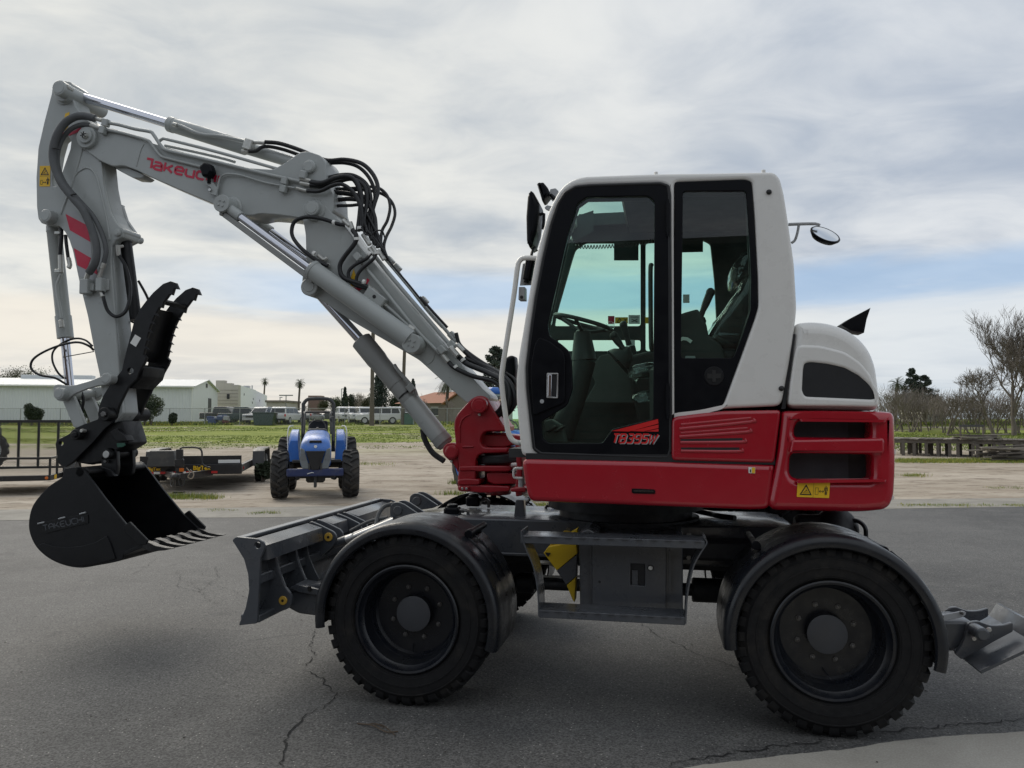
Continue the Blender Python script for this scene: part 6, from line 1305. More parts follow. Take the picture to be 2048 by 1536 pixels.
        ob('exhaust_pipe', g_tube([(.36, -.1, 1.2), (.36, .0, 1.6), (.36, .0, 1.75)], .03, 8), GUN, t)
    return t
_mr = {}
def mat_ref(n):
    if n not in _mr: _mr[n] = {'lamp_cell': lambda: mat('lamp_cell', (.16, .17, .18), .15), 'canvas': lambda: mat('faded_canvas', (.16, .14, .12), .9, var=.2)}[n]()
    return _mr[n]
def face_cam(p, turn=0):
    v = Vector((CAM.x, CAM.y, 0)) - Vector((p.x, p.y, 0)); return math.atan2(v.x, -v.y) + turn
tr1 = make_tractor('tractor', 'small blue tractor with a black roll bar facing the camera on the dirt')
p = GD(635, 17.9); place(tr1, p, face_cam(p) - .02)
tr2 = make_tractor('tractor', 'blue tractor with a glazed cab, glimpsed between the swing post and the excavator cab', True)
p = GD(1030, 18.3); place(tr2, p, face_cam(p) + .5)
tr3 = make_tractor('tractor', 'tractor with a pale grey rim, cut off at the left edge behind the mesh ramp', False, SILV, GUN)
p = GD(-118, 24.5); place(tr3, p, face_cam(p) - 1.35)

# ---------------------------------------------------------------- trailers
TRB = mat('trailer_black', (.014, .014, .015), .45, var=.2, dirt=(.07, .065, .055), damt=.4)
DECK = mat('deck_board', (.30, .25, .19), .85, var=.25, vscale=3, dirt=(.14, .12, .10), damt=.5)
AMB = mat('amber_reflector', (.55, .13, .015), .3); REDR = mat('red_reflector', (.5, .02, .02), .35)
def g_bar(a, b, w, h=None, up=(0, 0, 1)):
    a, b = Vector(a), Vector(b); return g_obox((a + b) / 2, (b - a).length, w, h or w, b - a, up if abs((b - a).normalized().z) < .9 else (0, 1, 0), bev=.004)
def mesh_trailer():
    """open utility trailer, long axis along +y, near end at y = 0, expanded-metal ramp upright at the far end"""
    t = thing('utility_trailer', 'black utility trailer with a tall mesh ramp at the left edge', 'trailer')
    w, l, zb = 1.86, 2.6, .36
    ob('bed_frame', [g_box(-w / 2, w / 2, -.03, .05, zb - .06, zb + .06, .006), g_box(-w / 2, w / 2, l - .05, l + .03, zb - .06, zb + .06, .006), g_box(-w / 2, -w / 2 + .07, .05, l, zb - .06, zb + .06), g_box(w / 2 - .07, w / 2, .05, l, zb - .06, zb + .06)], TRB, t)
    for k in range(10): x0 = -w / 2 + .075 + k * (w - .15) / 10; ob('deck_plank', g_box(x0 + .004, x0 + (w - .15) / 10 - .004, .055, l - .055, zb + .03, zb + .065, .003), DECK, t)
    for s in (-1, 1):
        ob('side_rail', g_bar((s * (w / 2 - .03), 0, zb + .45), (s * (w / 2 - .03), l, zb + .45), .05), TRB, t)
        for y in (.03, .65, 1.3, 1.95, l): ob('stake', g_bar((s * (w / 2 - .03), y, zb + .05), (s * (w / 2 - .03), y, zb + .43), .045), TRB, t)
        wh = bpy.data.objects.new('wheel', None); link(wh, t); wh.location = (s * (w / 2 + .13), l * .55, .33)
        ob('tyre', g_rev((-.1, 0, 0), (1, 0, 0), [(0, .2), (0, .30), (.02, .33), (.18, .33), (.2, .30), (.2, .2)], 28), TRUB, wh); ob('rim', g_rev((-.11, 0, 0), (1, 0, 0), [(0, .05), (.0, .16), (.03, .19), (.22, .19), (.22, .05)], 20), SILV, wh)
        ob('mudguard', g_ext(circ(l * .55, .33, .42, 14, 0, 180) + circ(l * .55, .33, .39, 14, 0, 180)[::-1], s * (w / 2 + .02), s * (w / 2 + .25), bev=.004, plane='YZ'), TRB, t)
    ob('end_rail', g_bar((-w / 2, 0, zb + .45), (w / 2 - .03, 0, zb + .45), .05), TRB, t)
    ob('marker_lamp', g_rev((w / 2 - .08, -.035, zb), (0, 1, 0), [(0, .03), (.004, .036), (.02, .036)], 14), AMB, t)
    ob('maker_badge', g_tube([(-.1 + .09 * math.cos(a), -.034, zb + .04 * math.sin(a)) for a in [2 * math.pi * i / 18 for i in range(18)]], .007, 5, closed=True), GUN, t)
    ob('warning_tag', g_box(w / 2 + .001, w / 2 + .004, .3, .5, zb - .05, zb + .05), YEL, t)
    g_ = bpy.data.objects.new('mesh_ramp', None); link(g_, t)
    h = 1.28
    ob('ramp_rail', g_bar((-w / 2, l + .06, zb + h), (w / 2, l + .06, zb + h), .07), TRB, g_); ob('ramp_rail', g_bar((-w / 2, l + .06, zb + .1), (w / 2, l + .06, zb + .1), .06), TRB, g_)
    for k in range(5): x = -w / 2 + .035 + k * (w - .07) / 4; ob('ramp_post', g_bar((x, l + .06, zb + .12), (x, l + .06, zb + h - .03), .055), TRB, g_)
    V = []; F = []; nx, nz, q = 46, 40, .004                 # expanded metal: diamond strands
    dx, dz = (w - .08) / nx, (h - .14) / nz
    for i in range(nx):
        for j in range(nz):
            x0, z0_ = -w / 2 + .04 + i * dx, zb + .12 + j * dz
            a, b = ((x0, z0_), (x0 + dx, z0_ + dz)) if (i + j) % 2 == 0 else ((x0, z0_ + dz), (x0 + dx, z0_))
            k = len(V); V += [(a[0], l + .05, a[1] - q), (b[0], l + .05, b[1] - q), (b[0], l + .05, b[1] + q), (a[0], l + .05, a[1] + q), (a[0], l + .056, a[1]), (b[0], l + .056, b[1])]
            F += [(k, k + 1, k + 2, k + 3), (k + 1, k, k + 4, k + 5), (k + 3, k + 2, k + 5, k + 4)]
    o = ob('expanded_mesh', (V, F), TRB, g_, 0); o['kind'] = 'stuff'
    return t
mt = mesh_trailer(); a = GD(95, 17.6); 
ax_ = -RT; cen = a - RT * .93; place(mt, Vector((cen.x, cen.y, 0)), PSI + .30)
def flat_trailer():
    """flat car hauler, tongue towards the camera (-y), deck front edge at y = 0"""
    t = thing('car_trailer', 'black flatbed car trailer with red and white reflector tape, behind the bucket', 'trailer')
    w, l = 2.3, 5.4
    ob('deck_frame', [g_box(-w / 2, w / 2, 0, .08, .38, .62, .006), g_box(-w / 2, -w / 2 + .08, .08, l, .42, .60), g_box(w / 2 - .08, w / 2, .08, l, .42, .60), g_box(-w / 2 + .08, w / 2 - .08, .08, l, .50, .56)], TRB, t)
    ob('front_board', g_box(-w / 2, w / 2 - .02, .10, .14, .60, .82, .004), TRB, t)
    for k in range(12): x0 = -w / 2 + .08 + k * (w - .16) / 12; ob('deck_plank', g_box(x0 + .004, x0 + (w - .16) / 12 - .004, .15, l, .561, .60, .003), DECK, t)
    n = 12
    for k in range(n): x0 = -w / 2 + .05 + k * .142; ob('reflector_tape', g_box(x0, x0 + .138, -.004, -.001, .405, .46), REDR if k % 2 else WINK, t)
    tx_ = g_text('BigTex', .14, .002, bold=.004); ob('lettering', mv(tx_, .05, -.003, .49), YEL, t, 0); tx_ = g_text('BigTex', .10, .002, bold=.003); ob('lettering', mv(tx_, -.95, -.003, .49), YEL, t, 0)
    ob('weight_label', g_box(w / 2 - .55, w / 2 - .05, .096, .0995, .64, .72), WINK, t)
    each('tongue_beam', [g_bar((-.55, .1, .42), (-.12, -1.25, .42), .09, .14), g_bar((.45, .1, .42), (-.02, -1.25, .42), .09, .14)], TRB, t)
    ob('coupler', [g_box(-.16, .02, -1.55, -1.15, .38, .50, .02), g_sphere((-.07, -1.52, .44), .08, .08, .07, 12, 8)], TRB, t)
    ob('tongue_jack', [g_box(-.14, -.0, -1.05, -.93, .20, 1.02, .012), g_box(-.16, .02, -1.07, -.91, .62, .80, .01), g_box(-.18, .04, -1.1, -.9, .04, .07)], TRB, t)
    ob('jack_label', g_box(-.12, -.02, -1.053, -1.051, .66, .76), WINK, t)
    ob('jack_crank', g_tube([(-.07, -1.0, 1.03), (.02, -1.0, 1.06), (.30, -1.0, 1.05), (.40, -1.0, .96), (.41, -1.0, .70), (.50, -1.0, .62), (.58, -1.0, .60)], .02, 8, 3), TRB, t)
    ob('tool_box', [g_ext([(-.9, .60), (-.28, .60), (-.32, .96), (-.84, .96)], -.35, .02, bev=.01)], GUN, t)
    each('safety_chain', [g_tube([(s * .12 - .07, -1.1, .42), (s * .14 - .07, -1.2, .26), (s * .08 - .07, -1.3, .22), (s * .03 - .07, -1.3, .38)], .009, 5, 4) for s in (-1, 1)], GUN, t)
    ob('tie_rope', [g_tube([(.08, -1.0, .60), (.16, -1.04, .50), (.12, -1.05, .40), (.20, -1.04, .36), (.24, -1.02, .46), (.16, -1.0, .56)], .014, 6, 4)], DECK, t)
    ob('orange_tag', g_box(-.06, .04, -1.075, -1.072, .52, .60), AMB, t)
    for s in (-1, 1):
        for y in (2.6, 3.5):
            wh = bpy.data.objects.new('wheel', None); link(wh, t); wh.location = (s * (w / 2 + .18), y, .36)
            ob('tyre', g_rev((-.11, 0, 0), (1, 0, 0), [(0, .2), (0, .32), (.025, .36), (.195, .36), (.22, .32), (.22, .2)], 28), TRUB, wh); ob('rim', g_rev((-.12, 0, 0), (1, 0, 0), [(0, .05), (0, .17), (.03, .20), (.24, .20), (.24, .05)], 20), SILV, wh)
        ob('mudguard', [g_ext([(2.05, .45), (2.2, .84), (2.35, .90), (3.75, .90), (3.9, .84), (4.05, .45), (4.0, .45), (3.86, .80), (3.74, .86), (2.36, .86), (2.24, .80), (2.1, .45)], s * (w / 2 + .03), s * (w / 2 + .33), bev=.004, plane='YZ')], TRB, t)
    ob('side_marker', g_box(w / 2 + .001, w / 2 + .02, .3, .36, .48, .54), REDR, t)
    return t
ft = flat_trailer(); p = GD(384, 18.6); place(ft, Vector((p.x, p.y, 0)), PSI + .22)

# ---------------------------------------------------------------- parked vehicles beyond the field
CARG = glass('car_glass', (.10, .12, .12))
CGL = mat('car_window', (.018, .022, .025), .12, rvar=.03)
CRUB = mat('car_tyre', (.018, .018, .018), .85)
def car_paint(n, c, r=.28): return mat('car_' + n, c, r, var=.04, coat=.5, dirt=tuple(x * .7 for x in c), damt=.2)
PW, PB, PG, PS, PD = car_paint('white', (.62, .63, .63)), car_paint('black', (.014, .015, .016)), car_paint('grey', (.16, .165, .17)), car_paint('silver', (.36, .37, .38)), car_paint('green', (.020, .040, .034))
TYPES = {   # length, width, side outline of the lower body, glasshouse outline (x, z), window splits
    'pickup': (5.7, 1.98, [(-2.85, .45), (-2.85, .95), (-2.78, 1.08), (-1.35, 1.15), (-1.2, 1.17), (2.8, 1.17), (2.85, 1.1), (2.85, .5), (2.2, .42), (-2.3, .4)], [(-1.3, 1.15), (-.55, 1.82), (-.4, 1.88), (.95, 1.88), (1.1, 1.84), (1.25, 1.15)], (.35,)),
    'suv': (5.0, 1.98, [(-2.5, .45), (-2.5, .95), (-2.4, 1.06), (-1.2, 1.14), (2.45, 1.16), (2.5, 1.0), (2.5, .5), (2.0, .42), (-2.0, .4)], [(-1.2, 1.12), (-.5, 1.78), (-.3, 1.86), (2.0, 1.86), (2.2, 1.80), (2.44, 1.14)], (.3, 1.35)),
    'sedan': (4.7, 1.82, [(-2.35, .40), (-2.35, .78), (-2.2, .88), (-1.0, .95), (1.6, .98), (2.3, .95), (2.35, .8), (2.35, .42), (1.9, .34), (-1.9, .34)], [(-1.05, .93), (-.2, 1.38), (.1, 1.44), (.9, 1.43), (1.2, 1.38), (1.85, .96)], (.35,)),
    'van': (5.9, 2.0, [(-2.95, .45), (-2.95, .95), (-2.8, 1.1), (-2.2, 1.2), (2.9, 1.2), (2.95, 1.1), (2.95, .5), (2.3, .4), (-2.3, .4)], [(-2.2, 1.18), (-1.5, 1.95), (-1.3, 2.05), (2.7, 2.08), (2.85, 2.0), (2.92, 1.18)], (-.4, .9))}
def make_car(kind, paint, name, label, group='vehicles parked beyond the field'):
    """nose towards -x"""
    ln, w, body, gh, splits = TYPES[kind]; t = thing(name, label, {'pickup': 'pickup truck', 'suv': 'car', 'sedan': 'car', 'van': 'van'}[kind], group=group)
    wx = ln * .30; r = .40 if kind != 'sedan' else .33
    arch = []
    ob('body', g_ext(rnd(body, .10, 3), -w / 2, w / 2, bev=.09, res=3), paint, t, 50)
    # glasshouse tapers inwards
    def taper(g): return [(v[0], v[1] * (1 - .16 * max(0, (v[2] - 1.0)) / .9), v[2]) for v in g[0]], g[1]
    ob('cabin', taper(g_ext(rnd(gh, .08, 3), -w / 2 + .04, w / 2 - .04, bev=.05, res=2)), paint, t, 50)
    zb = min(p[1] for p in gh) + .07; zt = max(p[1] for p in gh) - .12
    def xat(z, s):
        e = (gh[0], gh[1]) if s == 0 else (gh[-1], gh[-2]); k = (z - e[0][1]) / (e[1][1] - e[0][1]); return e[0][0] + (e[1][0] - e[0][0]) * k
    cuts = [None, *splits, None]
    for s in (-1, 1):
        for i in range(len(cuts) - 1):
            l0 = (xat(zb, 0) + .14, xat(zt, 0) + .12) if cuts[i] is None else (cuts[i] + .05,) * 2
            l1 = (xat(zb, 1) - .14, xat(zt, 1) - .12) if cuts[i + 1] is None else (cuts[i + 1] - .05,) * 2
            if kind == 'van' and i: continue
            g = g_ext(rnd([(l0[0], zb), (l1[0], zb), (l1[1], zt), (l0[1], zt)], .05), s * (w / 2 - .045), s * (w / 2 - .02), bev=.004); ob('side_window', taper(g), CGL, t)
        for x in (-wx, wx):
            wh = bpy.data.objects.new('wheel', None); link(wh, t); wh.location = (x, s * (w / 2 - .10), r)
            ob('tyre', g_rev((0, -.12, 0), (0, 1, 0), [(0, r * .6), (0, r * .9), (.03, r), (.21, r), (.24, r * .9), (.24, r * .6)], 24), CRUB, wh); ob('rim', g_rev((0, -.125, 0), (0, 1, 0), [(0, .05), (.0, r * .5), (-.004, r * .62), (.254, r * .62), (.25, r * .5), (.25, .05)], 18), SILV, wh)
        x0, x1 = body[0][0], body[5][0]
        ob('headlight', g_box(x0 - .012, x0 + .12, s * (w / 2 - .32) - .15, s * (w / 2 - .32) + .15, .76, .92, .02), LENS, t); ob('tail_light', g_box(x1 - .08, x1 + .06, s * (w / 2 - .12) - .08, s * (w / 2 - .12) + .08, .82, 1.08, .02), REDR, t)
        ob('wing_mirror', g_box(xat(zb, 0) + .10, xat(zb, 0) + .20, s * (w / 2 + .02) - .09, s * (w / 2 + .02) + .09, zb - .03, zb + .12, .03), paint if kind != 'van' else CRUB, t)
    def glassq(e0, e1, off):
        k0, k1 = .14, .86; a = Vector((e0[0], 0, e0[1])); b = Vector((e1[0], 0, e1[1])); d = (b - a).normalized(); n_ = Vector((-d.z, 0, d.x)) * off
        p0, p1 = a.lerp(b, k0) + n_, a.lerp(b, k1) + n_; y0, y1 = w * .41, w * .36
        V = [(p0.x, -y0, p0.z), (p0.x, y0, p0.z), (p1.x, y1, p1.z), (p1.x, -y1, p1.z)]; V += [(v[0] - n_.x * 1.5, v[1], v[2] - n_.z * 1.5) for v in V]
        return V, [(0, 1, 2, 3), (7, 6, 5, 4), (0, 4, 5, 1), (1, 5, 6, 2), (2, 6, 7, 3), (3, 7, 4, 0)]
    fixn(ob('windscreen', glassq(gh[0], gh[1], .012), CGL, t)); fixn(ob('rear_window', glassq(gh[-1], gh[-2], -.012), CGL, t))
    ob('grille', g_box(body[0][0] - .01, body[0][0] + .1, -w * .28, w * .28, .70, .92, .02), INK, t)
    for e in (0, 5): x = body[e][0] + (-.06 if e == 0 else .02); ob('bumper', g_box(x, x + .12, -w / 2 + .06, w / 2 - .06, .42, .60, .03), SILV if kind == 'pickup' else CRUB, t)
    if kind == 'pickup': ob('truck_bed', g_box(1.30, 2.75, -w / 2 + .1, w / 2 - .1, 1.12, 1.19), INK, t)
    return t
CARS = [('pickup', PD, 'pickup_truck', 'dark green pickup truck parked side on before the white block building', 492, 88, 180), ('pickup', PB, 'pickup_truck', 'black pickup truck half hidden beside the warehouse gable', 452, 93, 170),
        ('pickup', PS, 'pickup_truck', 'silver pickup truck nose on beside the dark green pickup', 527, 86, 80), ('suv', PW, 'sport_utility', 'white sport utility seen from behind, left of the blue tractor', 575, 86, 262), ('sedan', PB, 'sedan', 'black sedan between the silver pickup and the white sport utility', 549, 95, 100),
        ('sedan', PG, 'sedan', 'grey sedan seen through the roll bar of the blue tractor', 622, 90, 265), ('sedan', PS, 'sedan', 'silver sedan just left of the roll bar, behind the white sport utility', 604, 99, 250), ('sedan', PS, 'sedan', 'silver sedan behind the row of white pickups', 704, 101, 140),
        ('pickup', PW, 'pickup_truck', 'leftmost white pickup truck right of the blue tractor', 690, 92, 112), ('pickup', PW, 'pickup_truck', 'second white pickup truck in the slanted row', 709, 90, 114), ('pickup', PW, 'pickup_truck', 'white pickup truck behind the near palm trunk', 729, 88, 118),
        ('suv', PW, 'sport_utility', 'white sport utility side on between the two palm trunks', 757, 86, 12), ('pickup', PW, 'pickup_truck', 'white pickup truck right of the second palm trunk, under the lift cylinder', 795, 92, 150), ('sedan', PB, 'sedan', 'black sedan low behind the white block building wall', 655, 101, 40)]
protos = {}
for kind, paint, nm, lab, px_, dep, ang in CARS:
    key = (kind, paint.name)
    if key not in protos: protos[key] = make_car(kind, paint, nm, lab); o = protos[key]
    else: o = copy_tree(protos[key]); o['label'] = lab
    place(o, GD(px_, dep), R(ang) + PSI)
# ---------------------------------------------------------------- buildings
def mat_ribbed(name, c, period=.3):
    m = bpy.data.materials.new(name); m.use_nodes = True; t = m.node_tree; p = t.nodes['Principled BSDF']; tc = N(t, 'ShaderNodeTexCoord').outputs['Object']
    wv = N(t, 'ShaderNodeTexWave', wave_type='BANDS', bands_direction='X'); wv.inputs['Scale'].default_value = .314 / period; L(t, tc, wv.inputs['Vector'])
    L(t, mixc(t, tnoise(t, tc, .5, 5, .6), tuple(x * .88 for x in c), c), p.inputs['Base Color']); p.inputs['Roughness'].default_value = .5
    b = N(t, 'ShaderNodeBump'); b.inputs['Strength'].default_value = .9; b.inputs['Distance'].default_value = .06; L(t, wv.outputs['Fac'], b.inputs['Height']); L(t, b.outputs[0], p.inputs['Normal']); return m
RIBW = mat_ribbed('white_ribbed_steel', (.68, .70, .71), .35); ROOFW = mat('pale_roof', (.56, .58, .58), .5, var=.05)
BLOCK = mat('beige_block', (.46, .43, .38), .9, var=.08, vscale=1.5); STUC = mat('white_stucco', (.80, .81, .82), .85, var=.04); TERRA = mat('terracotta_roof', (.34, .155, .095), .85, var=.18, bump=.5, bscale=4); TAUPE = mat('taupe_wall', (.20, .175, .15), .85, var=.1)
DARKO = mat('dark_opening', (.02, .022, .025), .5)
def building(name, label, a, b, depth, h, parts):
    """a, b: ground points of the front's ends; local x runs along the front, y back"""
    t = thing(name, label, 'building'); d = Vector((b.x - a.x, b.y - a.y, 0)); l = d.length; ang = math.atan2(d.y, d.x)
    parts(t, l); t.location = (a.x, a.y, min(a.z, b.z) - .15); t.rotation_euler = (0, 0, ang); return t
A_, B_, = GD(-260, 95.3), GD(386, 103)
def wh_parts(t, l):
    h, w, rise = 4.9, 20, 1.2
    ob('wall', [g_ext([(0, 0), (w, 0), (w, h), (w / 2, h + rise), (0, h)], 0, l, bev=0, plane='YZ')], RIBW, t, 0)
    for s in (0, 1):
        a0, a1 = (-.5, h - .12), (w / 2, h + rise + .02)
        q = [a0, a1, (a1[0], a1[1] + .12), (a0[0], a0[1] + .12)]
        if s: q = [(w - x, z) for x, z in q]
        ob('roof', g_ext(q, -.2, l + .35, bev=0, plane='YZ'), ROOFW, t, 0)
    for x in (l - 24, l - 42, l - 60): ob('ridge_vent', g_box(x, x + 9, w / 2 - .8, w / 2 + .8, h + rise - .1, h + rise + .55, .05), ROOFW, t)
    ob('gutter', g_box(-.2, l + .2, -.62, -.5, h - .2, h - .02), WINK, t); ob('downspout', g_cyl((l - .1, -.12, 0), (l - .1, -.12, h - .1), .07, 8), WINK, t)
    ob('gable_door', g_box(l + .001, l + .06, 11.5, 14.0, .6, 3.6), DARKO, t); ob('gable_vent', g_box(l + .001, l + .08, 9.4, 10.6, h + .2, h + .75), DARKO, t)
building('warehouse', 'long white ribbed steel warehouse with a low gable roof at left', A_, B_, 16, 5, wh_parts)
a_, b_ = GD(431, 126), GD(476, 126)
def blk_parts(t, l):
    h = 6.6
    ob('wall', [g_box(0, l * .38, 0, 1.2, 0, h), g_box(l * .38, l * .7, .02, 1.2, 0, h - .45), g_box(l * .70, l, .04, 1.2, 0, h - .75)], BLOCK, t, 0); ob('vent', g_box(l * .5, l * .62, -.05, .02, 3.6, 4.4), DARKO, t)
    for k in range(9): ob('block_course', g_box(-.01, l + .01, -.03, .0, .6 + k * .55, .64 + k * .55), TAUPE, t)
building('block_building', 'beige concrete block building with a stepped parapet', a_, b_, 14, 6, blk_parts)
a_, b_ = GD(476, 127.5), GD(534, 166)
def st_parts(t, l):
    ob('wall', g_ext([(0, 0), (l, 0), (l, 5.3), (l * .55, 5.75), (l * .55, 5.85), (0, 5.95)], 0, 3.2, bev=0), STUC, t, 0)
    for x, z in ((.16, 4.4), (.45, 3.9), (.68, 3.8), (.42, 3.2)): ob('vent', g_box(l * x, l * x + .4, -.06, .02, z, z + .35), DARKO, t)
    ob('lean_to', g_ext([(l * .5, 0), (l, 0), (l, 1.2), (l * .6, 2.2)], -1.5, -.02, bev=0), STUC, t); ob('roof_unit', [g_box(l * .5, l * .55, 1, 2, 5.7, 6.6), g_cyl((l * .7, 1.5, 5.5), (l * .7, 1.5, 7.0), .12, 8)], REFLG, t)
building('stucco_building', 'white stucco building right of the block building', a_, b_, 12, 6, st_parts)
a_, b_ = GD(533, 150), GD(572, 150)
building('low_store', 'low pale store with a dark cornice behind the parked cars', a_, b_, 10, 4, lambda t, l: (ob('wall', g_box(0, l, 0, 10, 0, 3.4), BLOCK, t), ob('cornice', g_box(-.2, l + .2, -.3, 10, 3.4, 3.8), TAUPE, t), [ob('window', g_box(l * k, l * k + .9, -.04, .02, 1.0, 2.4), DARKO, t) for k in (.2, .45, .7)]))
a_, b_ = GD(616, 160), GD(642, 160)
building('distant_box_truck', 'reddish brown box trailer far behind the roll bar', a_, b_, 8, 4, lambda t, l: (ob('box', g_box(0, l, 0, 3, 1.2, 5.0, .05), mat('brown_box', (.20, .13, .11), .7, var=.1), t), [ob('wheel', g_cyl((l * k, -.05, .5), (l * k, .3, .5), .5, 14), CRUB, t) for k in (.15, .3, .85)]))
def house_parts(t, l):
    h = 2.7
    ob('wall', g_box(0, l, 0, 9, 0, h), TAUPE, t); V = [(-.6, -.6, h), (l + .6, -.6, h), (l + .6, 9.6, h), (-.6, 9.6, h), (2.5, 4.5, h + 1.7), (l - 2.5, 4.5, h + 1.7)]
    fixn(ob('roof', (V, [(0, 1, 5, 4), (1, 2, 5), (2, 3, 4, 5), (3, 0, 4), (3, 2, 1, 0)]), TERRA, t, 0))
    for k in (.2, .5, .8): o = ob('window', g_box(l * k - .6, l * k + .6, -.05, .02, 1.0, 2.1), DARKO, t); ob('frame', [g_box(l * k - .66, l * k + .66, -.07, -.02, 2.1, 2.18), g_box(l * k - .66, l * k + .66, -.07, -.02, .92, 1.0)], WINK, o)
a_, b_ = GD(800, 112), GD(945, 104); building('tile_roof_house', 'low house with a terracotta tile roof behind the lift cylinder', a_, b_, 9, 4, house_parts)
def shed_parts(t, l):
    ob('wall', g_ext([(0, 0), (l, 0), (l, 2.6), (l / 2, 4.0), (0, 2.6)], 0, 10, bev=0), TAUPE, t, 0); ob('roof', g_ext([(-.5, 2.4), (l / 2, 4.05), (l + .5, 2.4), (l + .5, 2.55), (l / 2, 4.22), (-.5, 2.55)], -.4, 10.4, bev=0), TERRA, t, 0)
a_, b_ = GD(893, 100), GD(955, 98); building('gabled_house', 'brown gabled house beside the red swing post', a_, b_, 10, 4, shed_parts)
a_, b_ = GD(1846, 100), GD(1890, 100); building('far_cottage', 'small pale cottage hidden in the bare thicket at right', a_, b_, 8, 4, lambda t, l: (ob('wall', g_box(0, l, 0, 6, 0, 2.4), BLOCK, t), ob('roof', g_ext([(-.3, 2.35), (l / 2, 3.5), (l + .3, 2.35)], -.3, 6.3, bev=0), TAUPE, t, 0)))
# ---------------------------------------------------------------- fences, lamps
GALV = mat('galvanised', (.30, .31, .31), .5, metal=.4, var=.1)
MESHM = bpy.data.materials.new('chain_link'); MESHM.use_nodes = True
def _cl():
    t = MESHM.node_tree; t.nodes.clear(); o = N(t, 'ShaderNodeOutputMaterial'); tr = N(t, 'ShaderNodeBsdfTransparent'); d = N(t, 'ShaderNodeBsdfDiffuse'); d.inputs[0].default_value = (.25, .26, .26, 1)
    mx = N(t, 'ShaderNodeMixShader'); mx.inputs[0].default_value = .16; L(t, tr.outputs[0], mx.inputs[1]); L(t, d.outputs[0], mx.inputs[2]); L(t, mx.outputs[0], o.inputs[0])
_cl()
def fence(name, label, pts, h, step, m, meshm):
    t = thing(name, label, 'fence')
    for i in range(len(pts) - 1):
        a, b = pts[i], pts[i + 1]; n = max(1, int((b - a).length / step))
        for k in range(n + (i == len(pts) - 2)): p = a.lerp(b, k / n); ob('post', g_cyl(p, p + Vector((0, 0, h)), .04, 6), m, t)
        ob('rail', g_cyl(a + Vector((0, 0, h)), b + Vector((0, 0, h)), .028, 6), m, t)
        d = Vector((-(b - a).y, (b - a).x, 0)).normalized() * .01
        ob('netting', ([tuple(a + d), tuple(b + d), tuple(b + d + Vector((0, 0, h - .05))), tuple(a + d + Vector((0, 0, h - .05)))], [(0, 1, 2, 3)]), meshm, t)
fence('chain_link_fence', 'galvanised chain link fence along the far side of the field', [GD(-120, 80), GD(200, 82), GD(480, 82), GD(760, 82), GD(960, 84)], 1.75, 3.4, GALV, MESHM)
DGR = MESHM.copy(); DGR.node_tree.nodes['Diffuse BSDF'].inputs[0].default_value = (.02, .026, .024, 1); DGR.node_tree.nodes['Mix Shader'].inputs[0].default_value = .5
fence('dark_fence', 'dark screened fence behind the timber platform at right', [GD(1780, 66), GD(1940, 66), GD(2130, 66)], 1.3, 2.8, GUN, DGR)
for px_, dep, h, lab in ((572, 150, 4.6, 'double headed parking lot lamp between the two far palms'), (560, 165, 4.6, 'thin lamp pole over the low store'), (683, 170, 6.6, 'thin pale pole left of the slim cypress')):
    t = thing('street_lamp', lab, 'street lamp', group='parking lot lamps'); p = GD(px_, dep)
    ob('pole', g_cyl((0, 0, 0), (0, 0, h), .09, 8), GALV, t); ob('lamp_head', [g_box(-1.3, 1.3, -.2, .2, h - .1, h + .12, .04)] if px_ == 572 else [g_box(-.1, .5, -.12, .12, h - .08, h + .08, .03)], GALV, t); place(t, p, PSI)
gb = thing('green_bin', 'dark green waste bin before the silver pickup', 'bin'); ob('body', g_ext([(-.95, 0), (.95, 0), (1.1, 1.25), (-1.1, 1.25)], -.7, .7, bev=.03), PD, gb); ob('lid', g_box(-1.15, 1.15, -.75, .75, 1.25, 1.36, .03), PD, gb); place(gb, GD(531, 81), PSI)
gb = thing('green_cabinet', 'small green utility cabinet by the far palm trunk', 'cabinet'); ob('body', g_box(-.45, .45, -.4, .4, 0, 1.2, .03), mat('cab_green', (.05, .12, .09), .5), gb); ob('cap', g_box(-.5, .5, -.45, .45, 1.2, 1.28, .02), GUN, gb); place(gb, GD(818, 84), PSI)
WFM = mat('weathered_pallet', (.22, .20, .175), .9, var=.3)
for i, (px_, lab, m, s_) in enumerate(((428, 'blue tarp covered pile beside the warehouse gable', mat('tarp_blue', (.04, .07, .17), .6, var=.2), 1.0), (462, 'rust red pile of crates beside the black pickup', mat('rust_red', (.16, .05, .045), .7, var=.2), .8), (440, 'grey scrap heap before the warehouse gable', REFLG, .9))):
    rng = random.Random(i); t = thing('yard_pile', lab, 'pile', group='clutter by the warehouse'); 
    for k in range(5): x, z = rng.uniform(-1, 1), rng.uniform(0, .5); ob('bundle', g_obox((x, rng.uniform(-.4, .4), z + .3), rng.uniform(.5, 1), rng.uniform(.4, .8), rng.uniform(.3, .6), (1, rng.uniform(-.4, .4), rng.uniform(-.2, .2)), bev=.05), m, t)
    place(t, GD(px_, 84), PSI, s_)
